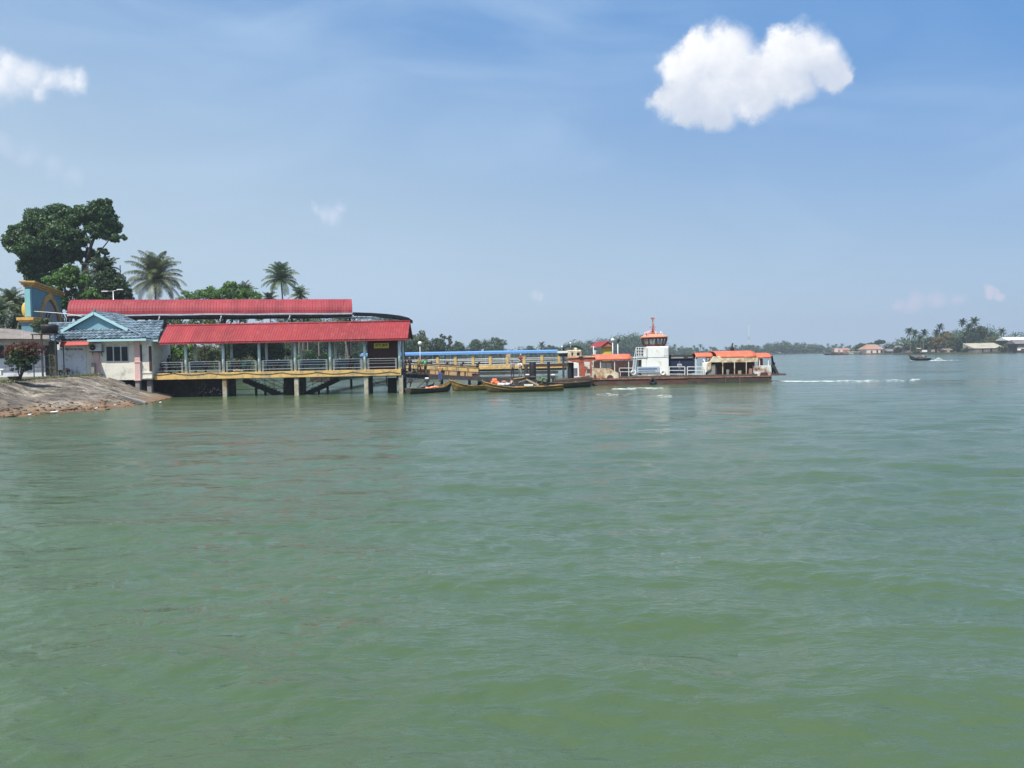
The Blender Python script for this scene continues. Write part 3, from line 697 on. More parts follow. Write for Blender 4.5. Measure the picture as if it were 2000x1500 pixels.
# ------------------------------------------------------------------ rear arched canopy
YA, YB = 86.5, 93.0
can = empty('arched_canopy', (X(400, 90), 90, 1.95), 'long red barrel-roofed canopy standing behind the jetty', 'canopy')
gz = Z(400, 612.5, 89.6)
A = Vector((X(134.5, YA), YA, gz)); B = Vector((X(690.5, YB), YB, gz)); hw, rise = 1.9, Z(400, 585, 91.3) - gz
prof = [(hw - hw * cos(t), rise * sin(t)) for t in [pi * k / 16 for k in range(17)]]
b = MB(); ribs(b, A, B, prof, .30, .03); b.build('roof', M['red_roof_old'], can)
dAB = (B - A).normalized(); nAB = Vector((-dAB.y, dAB.x, 0))
b = MB(); Lc = (B - A).length
for i in range(24):
    p = A + dAB * (Lc * i / 24) ; q = A + dAB * (Lc * (i + 1) / 24); w1 = noise.noise(Vector((i * .3, 0, 0))) * .07; w2 = noise.noise(Vector((i * .3 + .3, 0, 0))) * .07
    b.bar(p - nAB * .08 + Vector((0, 0, -.1 + w1)), q - nAB * .08 + Vector((0, 0, -.1 + w2)), .14, .15)
b.build('gutter', M['gutter'], can)
b = MB()
for s in (0.1, 3.7): b.bar(A + nAB * s + Vector((0, 0, -.32)), B + nAB * s + Vector((0, 0, -.32)), .12, .22)
for i in range(21):
    p = A + dAB * (Lc * (i + .1) / 20.2) + Vector((0, 0, -.28)); b.bar(p + nAB * .1, p + nAB * 3.7, .06, .08)
    b.tube([p + nAB * u + Vector((0, 0, z + .2)) for u, z in prof[1:16:2]], .03, 5)
b.build('roof_frame', M['fascia_dark'], can)
for px in (305.5, 424.5, 564, 589, 686):
    f = (px - 134.5) / 556; p = A + dAB * (Lc * f)
    for s in (.5, 3.3):
        q = p + nAB * s; b = MB(); b.bar((q.x, q.y, -2), (q.x, q.y, gz - .3), .13)
        for t in (-1, 1): b.bar(q + Vector((0, 0, -1.1)), q + dAB * t * .9 + Vector((0, 0, -.3)), .05)
        b.build('post', M['dark_steel'], can)
for px in (305.5, 424.5, 561.3):
    f = (px - 134.5) / 556; p = A + dAB * (Lc * f) - nAB * .05; b = MB()
    b.tube([p + Vector((0, 0, -.15)), p + Vector((0, 0, -.45)), p + nAB * .4 + dAB * -.35 + Vector((0, 0, -.95)), p + nAB * .4 + dAB * -.35 + Vector((0, 0, -2.2))], .07, 7); b.build('downpipe', M['white_rail'], can)
# the turned wing of the canopy, seen from its dark edge
path = [W(691, 611.5, 93), W(725, 612.5, 98.5), W(755, 614.5, 104), W(780, 617.5, 108.5), W(797, 621.5, 111), W(805.5, 627.5, 112)]
can2 = empty('canopy_wing', tuple(path[0]), 'dark low wing of canopy curving away behind the jetty roof end', 'canopy')
def wing(u, v):
    p = lerp_poly(path, u); q = lerp_poly(path, min(u + .02, 1)); r = lerp_poly(path, max(u - .02, 0)); d = (q - r); d.z = 0; d.normalize(); n = Vector((-d.y, d.x, 0))
    return p + n * (v * 3.2) + Vector((0, 0, .14 * sin(pi * v)))
b = MB(); b.grid(wing, 40, 10); b.build('roof', M['brown_roof'], can2)
b = MB()
for i in range(20):
    a0 = wing(i / 20, 0); a1 = wing((i + 1) / 20, 0); b.bar(a0 + Vector((0, 0, -.12)), a1 + Vector((0, 0, -.12)), .08, .42)
b.build('fascia', M['fascia_dark'], can2)
b = MB()
for i in range(20):
    a0 = wing(i / 20, .1); a1 = wing((i + 1) / 20, .1); b.bar(a0 + Vector((0, 0, -.5)), a1 + Vector((0, 0, -.5)), .1, .1)
for i in range(9):
    a0 = wing(i / 8, .1); b.bar(a0 + Vector((0, 0, -.45)), a0 + Vector((0, 0, .05)), .05); a1 = wing(i / 8, .9); b.bar(a0 + Vector((0, 0, -.5)), a1 + Vector((0, 0, -.5)), .06)
b.build('gutter', M['gutter'], can2)
for u in (.45, .8):
    a0 = wing(u, .2); b = MB(); b.bar((a0.x, a0.y, -2), a0 + Vector((0, 0, -.2)), .12); b.build('post', M['dark_steel'], can2)
# ------------------------------------------------------------------ blue roofed jetty house
Y0 = 76.0
ho = empty('jetty_house', (X(200, Y0), Y0, 1.9), 'cream jetty house with weathered blue tiled roof and gable', 'house')
eF = 75.1; EZ = Z(200, 662.5, eF)
def wbox(b, x0, x1, yt, yb, Y, dep): return pb(b, x0, x1, yt, yb, Y, dep)
b = MB(); wbox(b, 205, 296, 663, 742, Y0, .2)
b.bb(X(296, Y0) - .2, X(296, Y0), Y0 + .2, 80.5, Z(296, 741, Y0), EZ); b.bb(X(168, Y0), X(205, Y0), Y0, Y0 + .2, 1.7, EZ); b.bb(X(113, Y0), X(296, Y0), 80.3, 80.5, 1.6, EZ); b.bb(X(113, Y0), X(113, Y0) + .2, Y0 + .3, 80.3, 1.7, EZ)
b.build('wall', M['wall_cream'], ho)
b = MB(); wbox(b, 112.5, 168.5, 672, 735, Y0 - .05, .2); b.build('shutter_wall', M['wall_lilac'], ho)
b = MB()
for i in range(9): wbox(b, 117, 160, 689 + i * 4.6, 689.5 + i * 4.6, Y0 - .07, .03)
b.build('shutter_slats', M['wall_lilac'], ho)
for (a, c, t, bt) in ((262.8, 273.2, 667, 743.5), (182, 193, 686, 731)):
    b = MB(); wbox(b, a, c, t, bt, Y0 - .22, .25); ym = 707 if a > 200 else 709; wbox(b, a - 1.2, c + 1.2, ym - 1, ym + 1.2, Y0 - .27, .35)
    if a > 200: wbox(b, a - 1.4, c + 1.4, 741, 743.6, Y0 - .28, .35)
    b.build('pilaster', M['pink'], ho, .01)
b = MB(); wbox(b, 263, 295.5, 727, 729, Y0 - .06, .1); wbox(b, 263, 296, 737.5, 739.5, Y0 - .06, .1); b.build('band', M['wall_cream'], ho)
for (a, c) in ((264.8, 273.2), (287.5, 296)):
    b = MB(); wbox(b, a, c, 742.5, 790, Y0 - .15 if a < 280 else Y0 + .3, .4); b.build('pile', M['concrete'], ho, .01)
b = MB(); b.bb(X(207, Y0), X(296, Y0), Y0 + .22, 80.2, 1.62, 1.85); b.build('floor_slab', M['concrete_dark'], ho)
b = MB(); wbox(b, 206.5, 250.5, 675.3, 706.6, Y0 - .06, .12); w = b.build('window', M['alu'], ho)
for i in range(3):
    b = MB(); a = 208 + i * 14.6; wbox(b, a, a + 11.8, 677, 705, Y0 - .085, .06); b.build('pane', M['glass_dark'], w)
b = MB(); wbox(b, 274.3, 276.8, 673, 706, Y0 - .05, .08); b.build('side_window', M['glass_dark'], ho)
b = MB(); wbox(b, 291, 295.8, 676, 725, Y0 - .04, .08); b.build('door', M['booth_red'], ho)
b = MB(); wbox(b, 178, 184, 708.5, 729, Y0 - .5, .45); b.build('meter_box', M['concrete'], ho, .02)
# row of notice letters above the shutter: five short words, too far to read
rnd = random.Random(2)
for (a, c) in ((118.3, 124), (127, 135), (137, 143.5), (145, 151.5), (153, 161)):
    b = MB(); x = a
    while x < c - 1:
        wd_ = rnd.uniform(.9, 1.3); k = rnd.random()
        wbox(b, x, x + .38, 680.4, 683.8, Y0 - .085, .03)
        if k < .6: wbox(b, x + .4, x + wd_, 680.4, 681.1, Y0 - .085, .03)
        if k > .3: wbox(b, x + .4, x + wd_, 683.0, 683.8, Y0 - .085, .03)
        if k > .6: wbox(b, x + wd_ - .36, x + wd_, 681.2, 682.9, Y0 - .085, .03)
        x += wd_ + .5
    b.build('notice_lettering', M['plank_grey'], ho)
# roof planes
RY = 79.0; RZ = Z(280, 630, RY); mE = 76.3; mEZ = Z(300, 663.2, mE)
PL = X(98, RY); 
def plane(poly, tiles_from, seed, mbp, mbt, **k):
    n_ = len(poly); mbp.add(poly, [tuple(range(n_))]); tiles(mbt, *tiles_from, poly, seed=seed, **k)
base = MB(); tl = MB()
A0 = Vector((X(100, mE), mE, mEZ)); A1 = Vector((X(310, mE), mE, mEZ)); A2 = Vector((X(321.5, RY), RY, RZ)); A3 = Vector((X(98, RY), RY, RZ))
plane([A0, A1, A2, A3], (A0, A1, A3), 1, base, tl)
plane([A3, A2, Vector((A2.x, 82, mEZ - .2)), Vector((A3.x, 82, mEZ - .2))], (Vector((A2.x, 82, mEZ - .2)), Vector((A3.x, 82, mEZ - .2)), A2), 2, base, tl)
gY = 76.5; bl = W(129, 643.5, gY); br = W(247.5, 643.5, gY); bz = bl.z = br.z = (bl.z + br.z) / 2
E0 = Vector((X(109, eF), eF, EZ)); E1 = Vector((X(285.5, eF), eF, EZ))
plane([E0, E1, br, bl], (E0, E1, bl), 3, base, tl)
plane([E1, Vector((E1.x, 79.5, EZ)), Vector((br.x, 79.5, bz)), br], (E1, Vector((E1.x, 79.5, EZ)), br), 4, base, tl)
ap = W(187, 611, gY); R1 = Vector((ap.x, 81.5, ap.z))
gl = Vector((bl.x - .25, gY - .35, bz - .1)); gr = Vector((br.x + .25, gY - .35, bz - .1)); gf = Vector((ap.x, gY - .35, ap.z + .05)); gb = Vector((ap.x, 81.5, ap.z + .05))
plane([gr, Vector((gr.x, 81.5, gr.z)), gb, gf], (gr, Vector((gr.x, 81.5, gr.z)), gf), 5, base, tl)
plane([Vector((gl.x, 81.5, gl.z)), gl, gf, gb], (Vector((gl.x, 81.5, gl.z)), gl, gb), 6, base, tl)
rf = base.build('roof', M['tile_base'], ho); tl.build('roof_tiles', M['tile'], rf)
b = MB(); b.tube([gf + Vector((0, 0, .06)), gb + Vector((0, 0, .06))], .1, 7); b.tube([A3 + Vector((0, 0, .08)), A2 + Vector((0, 0, .08))], .1, 7); b.tube([E1 + Vector((0, 0, .09)), br + Vector((0, 0, .09))], .09, 7); b.build('ridge_tiles', M['tile'], rf)
b = MB(); b.prism([(bl.x + .1, bz - .1), (br.x - .1, bz - .1), (ap.x, ap.z - .12)], 'y', gY - .05, gY + .1); b.build('gable', M['teal_board'], ho)
for q in (gl, gr):
    b = MB(); b.bar(q + Vector((0, -.04, -.03)), gf + Vector((0, -.04, -.10)), .07, .24); b.build('barge_board', M['teal_trim'], ho)
b = MB(); b.tube([gf + Vector((0, .1, 0)), gf + Vector((0, .1, .55))], [.07, .015], 7); b.sphere(gf + Vector((0, .1, .18)), .09, 8, 6); b.build('finial', M['plank_grey'], ho)
b = MB(); b.bb(X(172, eF), E1.x + .05, eF - .05, eF - .01, EZ - .20, EZ - .01); b.bb(E1.x + .01, E1.x + .05, eF, 76.5, EZ - .20, EZ - .01); b.bb(E1.x, X(310, mE), mE - .04, mE, mEZ - .18, mEZ - .01); b.build('fascia', M['teal_trim'], ho)
b = MB(); b.bb(X(112, eF), E1.x - .02, eF + .02, Y0 - .02, EZ - .14, EZ - .10); b.build('soffit', M['wall_cream'], ho)
b = MB(); b.bb(A2.x + .02, A2.x + .06, mE, 81.8, mEZ - .1, mEZ + .02)
b.bar(A1 + Vector((.05, 0, .02)), A2 + Vector((.05, 0, .02)), .05, .2); b.build('verge', M['black'], ho)
# awning over the shutter
aw = empty('awning', tuple(W(147, 667, 75.4)), 'small bright red ribbed awning over the white shutter', 'awning')
b = MB(); P = [W(120.5, 662.2, 75.7), W(176, 661, 75.7), W(172, 674.5, 74.6), W(117, 676, 74.6)]
def awf(u, v):
    p = P[0].lerp(P[1], u).lerp(P[3].lerp(P[2], u), v); return p + Vector((0, 0, .045 * (1 if int(v * 20) % 4 > 1 else 0)))
b.grid(awf, 3, 20, False); b.build('canopy_sheet', M['awning'], aw)
b = MB(); b.bar(P[3], P[2], .05, .1); b.bar(P[0], P[3], .04); b.bar(P[1], P[2], .04); b.bar(P[2], (P[2].x, Y0, P[2].z - .3), .03); b.bar(P[3], (P[3].x, Y0, P[3].z - .3), .03); b.build('bracket', M['fascia_dark'], aw)
for px, py, s, lab in ((130, 674, .16, 'yellow scrap of cloth hanging below the red awning'), (148.5, 673.5, .16, 'white scrap of cloth hanging below the red awning')):
    p = W(px, py, 75.0); b = MB(); b.grid(lambda u, v: p + Vector(((u - .5) * .3 * (1 - .4 * v), .05 * sin(u * 6 + v * 3), -.32 * v * (1 - .3 * u))), 6, 6)
    defm('rag' + str(px), (.7, .55, .3) if px == 130 else (.8, .8, .82)); o = b.build('hanging_cloth', M['rag' + str(px)]); tag(o, lab, 'cloth'); o.modifiers.new('s', 'SOLIDIFY').thickness = .008
# air conditioner
c = W(188, 678.5, Y0 - .28); ac = empty('air_conditioner', tuple(c), 'grey air conditioner unit on brackets left of the house window', 'air conditioner')
b = MB(); b.box(c, (1.1, .36, .72)); b.build('casing', M['alu'], ac, .03)
b = MB(); b.tube([c + Vector((-.24, -.19, 0)), c + Vector((-.24, -.21, 0))], .27, 20); b.build('fan_grille', M['black'], ac)
b = MB(); b.tube([c + Vector((-.24, -.215, 0)), c + Vector((-.24, -.225, 0))], .06, 10); b.build('hub', M['alu'], ac)
b = MB(); b.bb(c.x - .55, c.x + .55, c.y - .2, Y0, c.z - .43, c.z - .37); b.bar((c.x - .4, c.y, c.z - .4), (c.x - .4, Y0, c.z - .8), .04); b.bar((c.x + .4, c.y, c.z - .4), (c.x + .4, Y0, c.z - .8), .04); b.build('bracket', M['dark_steel'], ac)

# motorbike-like heap and grass by the wall
b = MB(); p = W(126, 722, 75.2); rnd = random.Random(5)
b.torus(p + Vector((-.25, 0, -.28)), .24, .05, 'y'); b.torus(p + Vector((.45, .1, -.28)), .24, .05, 'y'); b.tube([p + Vector((-.25, 0, -.28)), p + Vector((-.05, 0, .2)), p + Vector((.45, .1, -.2))], .05, 6); b.box(p + Vector((.15, 0, .1)), (.5, .16, .1), ry=.2); b.tube([p + Vector((-.1, -.25, .33)), p + Vector((-.06, .25, .33))], .025, 6); b.box(p + Vector((.05, 0, -.12)), (.35, .2, .3))
tag(b.build('old_motorbike', M['dark_steel']), 'dark old motorbike leaning by the white shutter wall', 'motorbike')
# ------------------------------------------------------------------ low shed at the far left
sh = empty('low_shed', (X(0, 79), 79, 2), 'low lilac-walled shed under a weathered grey sheet roof at the left edge', 'shed')
b = MB(); b.bb(X(-120, 79), X(112, 79), 79, 79.2, 1.9, Z(30, 664, 79)); b.build('wall', M['wall_lilac'], sh)
b = MB(); pa = [W(-130, 636, 82), W(0, 641, 82), W(40, 644, 82), W(108, 657, 82)]; pc = [W(-130, 664, 77.6), W(0, 661.5, 77.6), W(40, 661.8, 77.6), W(112, 662.5, 77.6)]
def shf(u, v): p = lerp_poly(pc, u).lerp(lerp_poly(pa, u), v); return p + Vector((0, 0, .03 * sin(u * 420)))
b.grid(shf, 260, 6); b.grid(lambda u, v: lerp_poly(pa, u) + Vector((0, v * 4, -v * 1.4)), 20, 2); b.build('roof', M['asbestos'], sh)
b = MB(); b.bar(pc[0] + Vector((0, 0, -.12)), pc[3] + Vector((0, 0, -.12)), .06, .2); b.build('fascia', M['wood_dark'], sh)
for a, c in ((-20, 7), (88, 104)):
    b = MB(); pb(b, a, c, 675, 700 if a < 0 else 733, 78.93, .1); b.build('window' if a < 0 else 'door', M['glass_dark'], sh)
b = MB(); pb(b, 96, 111, 664, 734, 78.2, .6); b.build('passage_wall', M['concrete_dark'], sh)
# water tank on its frame
wt = empty('water_tank', (X(97, 74.5), 74.5, 2.1), 'black plastic water tank on a tall dark steel stand', 'water tank')
p = W(97, 643, 74.5); zb = Z(97, 652, 74.5); zt_ = Z(97, 634, 74.5)
b = MB(); b.tube([(p.x, p.y, zb), (p.x, p.y, zb + .6), (p.x, p.y, zt_ - .08), (p.x, p.y, zt_)], [.62, .70, .72, .5], 20); b.build('tank', M['black'], wt)
b = MB(); b.box((p.x - .2, p.y, zb - .04), (2.15, 1.5, .07)); b.build('platform', M['dark_steel'], wt)
for sx in (-1.15, -.35, .8):
    for sy in (-.65, .65):
        b = MB(); b.bar((p.x + sx, p.y + sy, 2.0), (p.x + sx, p.y + sy, zb - .07), .07); b.build('leg', M['dark_steel'], wt)
b = MB()
for zz in (3.0, 4.0): b.bar((p.x - 1.15, p.y - .65, zz), (p.x + .8, p.y - .65, zz), .05)
b.build('brace', M['dark_steel'], wt)
for px, yt, lab in ((83, 636, 'thin pale pole in front of the water tank, left one'), (107.5, 661, 'thin pale pole in front of the water tank, right shorter one')):
    a = G(px, 733, 2.08); b = MB(); b.tube([(a.x, a.y, 2.0), (a.x, a.y, Z(px, yt, a.y))], .045, 8); tag(b.build('pole', M['white_rail']), lab, 'pole')
a = G(114.5, 733, 2.1); b = MB(); b.tube([(a.x, a.y, 2.0), (a.x, a.y, Z(114, 668, a.y))], .03, 6); tag(b.build('pole', M['dark_steel']), 'thin dark drainpipe standing at the corner of the shutter wall', 'pole')
b = MB(); P_ = [W(66, 608, 86), W(110, 611, 84), W(137, 614, 82), W(160, 618, 80)]; b.tube(P_, .035, 5); tag(b.build('overhead_wire', M['white_rail']), 'pale wire stretched from the gateway to the house ridge', 'wire')

# ------------------------------------------------------------------ gateway
ga = empty('gateway', (X(60, 88), 88, 1.95), 'tall teal gateway with ochre cornices and a pointed arch', 'gateway')
GA = W(61.5, 557, 86); GB = W(119, 573, 99.5); d_ = Vector((GB.x - GA.x, GB.y - GA.y, 0)); LG = d_.length; d_.normalize(); nG = Vector((-d_.y, d_.x, 0))
if nG.x > 0: nG = -nG                      # nG points away from the river side
ztop = Z(61.5, 560, 86)
def gp(s, z, t=0): return Vector((GA.x, GA.y, 0)) + d_ * s + nG * t + Vector((0, 0, z))
# arch outline in (s, z)
def arch(w, cxs, zs, za, n=14):
    L_ = [(cxs - w, zs)]
    for i in range(1, n + 1):
        t = i / n; L_.append((cxs - w * cos(t * pi / 2) ** .75 if t < 1 else cxs, zs + (za - zs) * (sin(t * pi / 2) ** 1.15 * .86 + .14 * t ** 4)))
    return L_ + [(2 * cxs - a, z) for a, z in L_[-2::-1]]
zsp = 5.6; zap = Z(100, 585, 94); cs = LG * .56; aw_ = LG * .40
hole = arch(aw_, cs, zsp, zap)
thk = .62
b = MB()
def strip(b, inner, t0, t1, zt):
    # wall face around the arch, both sides
    for t, flip in ((t0, 0), (t1, 1)):
        n_ = len(inner); vs = [gp(s, z, t) for s, z in inner] + [gp(s, zt, t) for s, z in inner]
        fs = [(i, i + 1, i + 1 + n_, i + n_) for i in range(n_ - 1)]; b.add(vs, [f[::-1] if flip else f for f in fs])
        for s0, s1 in ((0, inner[0][0]), (inner[-1][0], LG)):
            v = [gp(s0, 1.9, t), gp(s1, 1.9, t), gp(s1, zt, t), gp(s0, zt, t)]; b.add(v, [(3, 2, 1, 0) if flip else (0, 1, 2, 3)])
    n_ = len(inner); vs = [gp(s, z, t0) for s, z in inner] + [gp(s, z, t1) for s, z in inner]; b.add(vs, [(i, i + n_, i + n_ + 1, i + 1) for i in range(n_ - 1)])
    b.add([gp(0, 1.9, t0), gp(0, zt, t0), gp(0, zt, t1), gp(0, 1.9, t1)], [(0, 1, 2, 3)]); b.add([gp(LG, 1.9, t0), gp(LG, zt, t0), gp(LG, zt, t1), gp(LG, 1.9, t1)], [(0, 1, 2, 3)])
strip(b, hole, 0, thk, ztop); b.build('wall', M['teal_wall'], ga)
b = MB(); o_ = arch(aw_ + .5, cs, zsp, zap + .7); n_ = len(hole)
for t in (-.14, ):
    vs = [gp(s, z, t) for s, z in hole] + [gp(s, z, t) for s, z in o_] + [gp(s, z, 0) for s, z in hole] + [gp(s, z, 0) for s, z in o_]
    b.add(vs, [(i, i + 1, n_ + i + 1, n_ + i) for i in range(n_ - 1)] + [(i, 2 * n_ + i, 2 * n_ + i + 1, i + 1) for i in range(n_ - 1)] + [(n_ + i, n_ + i + 1, 3 * n_ + i + 1, 3 * n_ + i) for i in range(n_ - 1)])
b.build('arch_trim', M['ochre'], ga)
b = MB(); vs = [gp(s, z, .12) for s, z in hole] + [gp(s, 1.9, .12) for s, z in hole]; b.add(vs, [(i, i + 1, n_ + i + 1, n_ + i) for i in range(n_ - 1)]); b.build('arch_panel', M['panel_grey'], ga)
b = MB()
pts = [gp(cs - .6 + 1.1 * sin(t), zap - 2.6 + 1.1 * cos(t), .06) for t in [pi * k / 14 + pi * .95 for k in range(15)]]; b.tube(pts, .06, 6); b.tube([gp(cs - .9, zap - 2.4, .06), gp(cs + .5, zap - 1.5, .06)], .05, 6); b.build('iron_scroll', M['black'], ga)
b = MB()
for zz, ex, hh in ((ztop + .08, .12, .2), (ztop + .28, .28, .2), (ztop + .47, .42, .18)):
    c_ = gp(LG / 2, zz, thk / 2); b.box(c_, (LG + 2 * ex, thk + 2 * ex, hh), rz=atan2(d_.y, d_.x))
b.build('cornice', M['ochre'], ga, .03)
# near end pier: pilaster with sunlight put into its paler teal, cap block and lower pier
pc_ = gp(0, 0, thk / 2)
b = MB(); b.box((pc_.x + .02, pc_.y - .1, (Z(55, 563, 86) + Z(55, 621, 86)) / 2), (.56, .3, Z(55, 567, 86) - Z(55, 621, 86))); b.build('pilaster', M['teal_light'], ga)
b = MB(); b.box((pc_.x - .05, pc_.y + .1, Z(54, 623.5, 86)), (1.75, 1.6, .3)); b.box((pc_.x - .05, pc_.y + .1, Z(54, 628, 86)), (1.45, 1.3, .22)); b.build('pier_cap', M['ochre'], ga, .03)
b = MB(); b.box((pc_.x - .02, pc_.y + .1, (Z(54, 630.3, 86) + 1.9) / 2), (1.15, 1.0, Z(54, 630.3, 86) - 1.9)); b.build('pier', M['teal_wall'], ga)
b = MB(); q = Z(48, 605, 86); b.sphere((pc_.x - .35, pc_.y + .1, q), (.42, .35, .78), 16, 12); b.build('onion_bulb', M['yellow_wall'], ga)

# lamp post with two arms
lp = empty('street_lamp', (X(221, 100), 100, 1.95), 'twin-armed white street lamp rising behind the red arched canopy', 'street lamp')
T = W(221, 568.5, 100); b = MB(); b.tube([(T.x, T.y, 1.95), T], [.11, .06], 8); b.build('pole', M['alu'], lp)
b = MB(); a1 = W(211, 569, 100); a2 = W(230, 567, 100); b.tube([a1, T, a2], .04, 6); b.build('arm', M['alu'], lp)
for a, dd in ((W(205, 569.2, 100), -1), (W(234.5, 565.8, 100), 1)):
    b = MB(); b.box(a, (.75, .28, .13)); b.build('lamp_head', M['white_rail'], lp, .05)
b = MB(); T = W(234.5, 518, 108); b.tube([(T.x, T.y, 1.95), T], .06, 6); tag(b.build('mast', M['dark_steel']), 'thin dark mast standing beside the big dark tree', 'mast')
# ------------------------------------------------------------------ trees
def clump_quads(clumps, n, leaf, seed, sub=34, up=.25, tight=.36, flat=1.0):
    """leaf faces gathered into twigs, twigs gathered over the skin of each clump (x,y,z,rx,ry,rz)"""
    rng = np.random.default_rng(seed); tot = sum(c[3] * c[5] for c in clumps); out = []
    for (x, y, z, rx, ry, rz) in clumps:
        m_ = int(n * rx * rz / tot); ns = max(6, int(sub * (rx * rz) ** .5 / 1.3))
        d = rng.normal(size=(ns, 3)); d /= np.linalg.norm(d, axis=1)[:, None]; d[:, 2] = np.where(d[:, 2] < -.8, -d[:, 2], d[:, 2])
        rad = rng.uniform(.45, .92, ns); sc = np.array([x, y, z]) + d * rad[:, None] * np.array([rx, ry, rz])
        k = rng.integers(0, ns, m_); rr = tight * min(rx, rz) * rng.uniform(.55, 1.25, ns)
        e = rng.normal(size=(m_, 3)); e /= np.linalg.norm(e, axis=1)[:, None]; e *= rng.uniform(.35, 1, m_)[:, None] ** .6
        e[:, 2] *= .75 * flat
        P = sc[k] + e * rr[k][:, None]
        nrm = e + rng.normal(size=(m_, 3)) * .55 + np.array([0, 0, up]) ; nrm /= np.linalg.norm(nrm, axis=1)[:, None]
        t = np.cross(nrm, rng.normal(size=(m_, 3))); t /= np.linalg.norm(t, axis=1)[:, None]; q = np.cross(nrm, t)
        s = leaf * rng.uniform(.6, 1.3, m_)[:, None]
        out.append(np.stack([P - t * s, P - q * s * .45, P + t * s, P + q * s * .45], 1))
    return np.concatenate(out)
def crown(parent, clumps, n, leaf, seed, material, **k):
    return link_mesh('crown', quad_mesh(clump_quads(clumps, n, leaf, seed, **k)), material, parent)
def trunk(parent, base, clumps, r, seed, fork=.45, material='bark'):
    rnd = random.Random(seed); b = MB(); base = Vector(base)
    cz_ = sum(c[2] for c in clumps) / len(clumps); cx_ = sum(c[0] for c in clumps) / len(clumps)
    fk = base.lerp(Vector((cx_, base.y, cz_)), fork); mid = base.lerp(fk, .5) + Vector((rnd.uniform(-.3, .3), 0, 0))
    b.tube([base - Vector((0, 0, .5)), base + Vector((0, 0, .3)), mid, fk], [r * 1.5, r * 1.1, r * .85, r * .7], 9)
    for c in clumps:
        e = Vector((c[0], c[1], c[2])); m1 = fk.lerp(e, .45) + Vector((rnd.uniform(-1, 1), rnd.uniform(-1, 1), rnd.uniform(0, 1))) * min(c[3], 1.2) * .4
        b.tube([fk, m1, e], [r * .5, r * .32, r * .12], 6)
        for _ in range(3):
            d = Vector((rnd.uniform(-1, 1) * c[3], rnd.uniform(-1, 1) * c[4], rnd.uniform(-.4, 1) * c[5])) * .75; b.tube([m1.lerp(e, .6), e + d * .5, e + d], [r * .18, r * .11, r * .04], 4)
    return b.build('trunk', M[material], parent)
def tree(name, base, clumps, r, n, leaf, seed, material, label, cat='tree', group=None, **k):
    e = empty(name, tuple(base), label, cat, group); crown(e, clumps, n, leaf, seed, M[material], **k); trunk(e, base, clumps, r, seed); return e
def pc(px, py, rp, Y, ry=None, rzp=None, dy=0):
    """clump from the outline in the photograph: centre, half width in pixels, distance"""
    p = W(px, py, Y + dy); s = Y / F; return (p.x, p.y, p.z, rp * s, (ry or rp) * s, (rzp or rp) * s)
GZ = 1.95
# the great dark mango tree
Y = 108
cl = [pc(38, 468, 30, Y, 34, 34), pc(75, 440, 36, Y, 40, 32), pc(62, 490, 34, Y, 34, 26, -1.5), pc(115, 425, 34, Y, 36, 26, 1), pc(118, 462, 32, Y, 34, 32, -1), pc(160, 425, 30, Y, 34, 27, 1), pc(140, 470, 26, Y, 28, 28), pc(195, 412, 27, Y, 28, 22), pc(212, 440, 24, Y, 26, 28, 1),
      pc(190, 455, 24, Y, 26, 20), pc(222, 466, 14, Y, 14, 9), pc(240, 464, 7, Y, 8, 6), pc(100, 500, 30, Y, 30, 22, 2), pc(135, 500, 20, Y, 22, 16), pc(50, 515, 20, Y, 20, 14), pc(47, 528, 14, Y, 14, 10), pc(85, 522, 13, Y, 14, 9, 1), pc(200, 492, 13, Y, 14, 9), pc(15, 470, 12, Y, 14, 16), pc(207, 398, 15, Y, 16, 10), pc(70, 520, 22, Y, 20, 14), pc(75, 548, 22, Y, 20, 18), pc(62, 535, 18, Y, 16, 12), pc(95, 530, 22, Y, 20, 18), pc(112, 512, 22, Y, 22, 16, 1), pc(150, 495, 16, Y, 18, 14), pc(178, 498, 14, Y, 14, 14, 2)]
e = empty('mango_tree', (X(160, Y), Y, GZ), 'huge dark mango tree with lumpy crown towering over the gateway', 'tree')
crown(e, cl, 100000, .18, 11, M['leaf_mango'], sub=34, tight=.42)
b = MB(); P0 = Vector((X(168, Y), Y, GZ - .5)); P1 = W(166, 520, Y); b.tube([P0, P0.lerp(P1, .6), P1], [.62, .5, .42], 10)
for pts, rr in ((((166, 520), (150, 500), (118, 480), (75, 460), (40, 465)), .26), (((166, 520), (178, 480), (190, 450), (207, 410)), .24), (((166, 520), (190, 498), (212, 470), (240, 464)), .13), (((150, 503), (135, 492), (120, 478)), .13), (((120, 485), (100, 505), (60, 520), (45, 528)), .13), (((118, 480), (115, 445), (112, 420)), .15), (((178, 480), (165, 450), (160, 420)), .14)):
    q = [W(a, c, Y) for a, c in pts]; b.tube(q, [rr * (1 - .75 * i / (len(q) - 1)) for i in range(len(q))], 7)
b.build('trunk', M['bark'], e)
Y = 101
tree('bushy_tree', (X(128, Y), Y, GZ), [pc(125, 540, 30, Y, 30, 22), pc(100, 556, 20, Y, 20, 18), pc(150, 548, 18, Y, 18, 22, 1), pc(130, 566, 34, Y, 30, 18), pc(178, 580, 18, Y, 18, 16, -2), pc(140, 528, 16, Y, 16, 12), pc(168, 548, 15, Y, 14, 14), pc(112, 590, 20, Y, 14, 22), pc(90, 575, 18, Y, 14, 18)], .2, 17000, .15, 12, 'leaf_bright', 'bright green bushy tree in front of the huge dark tree')
Y = 105
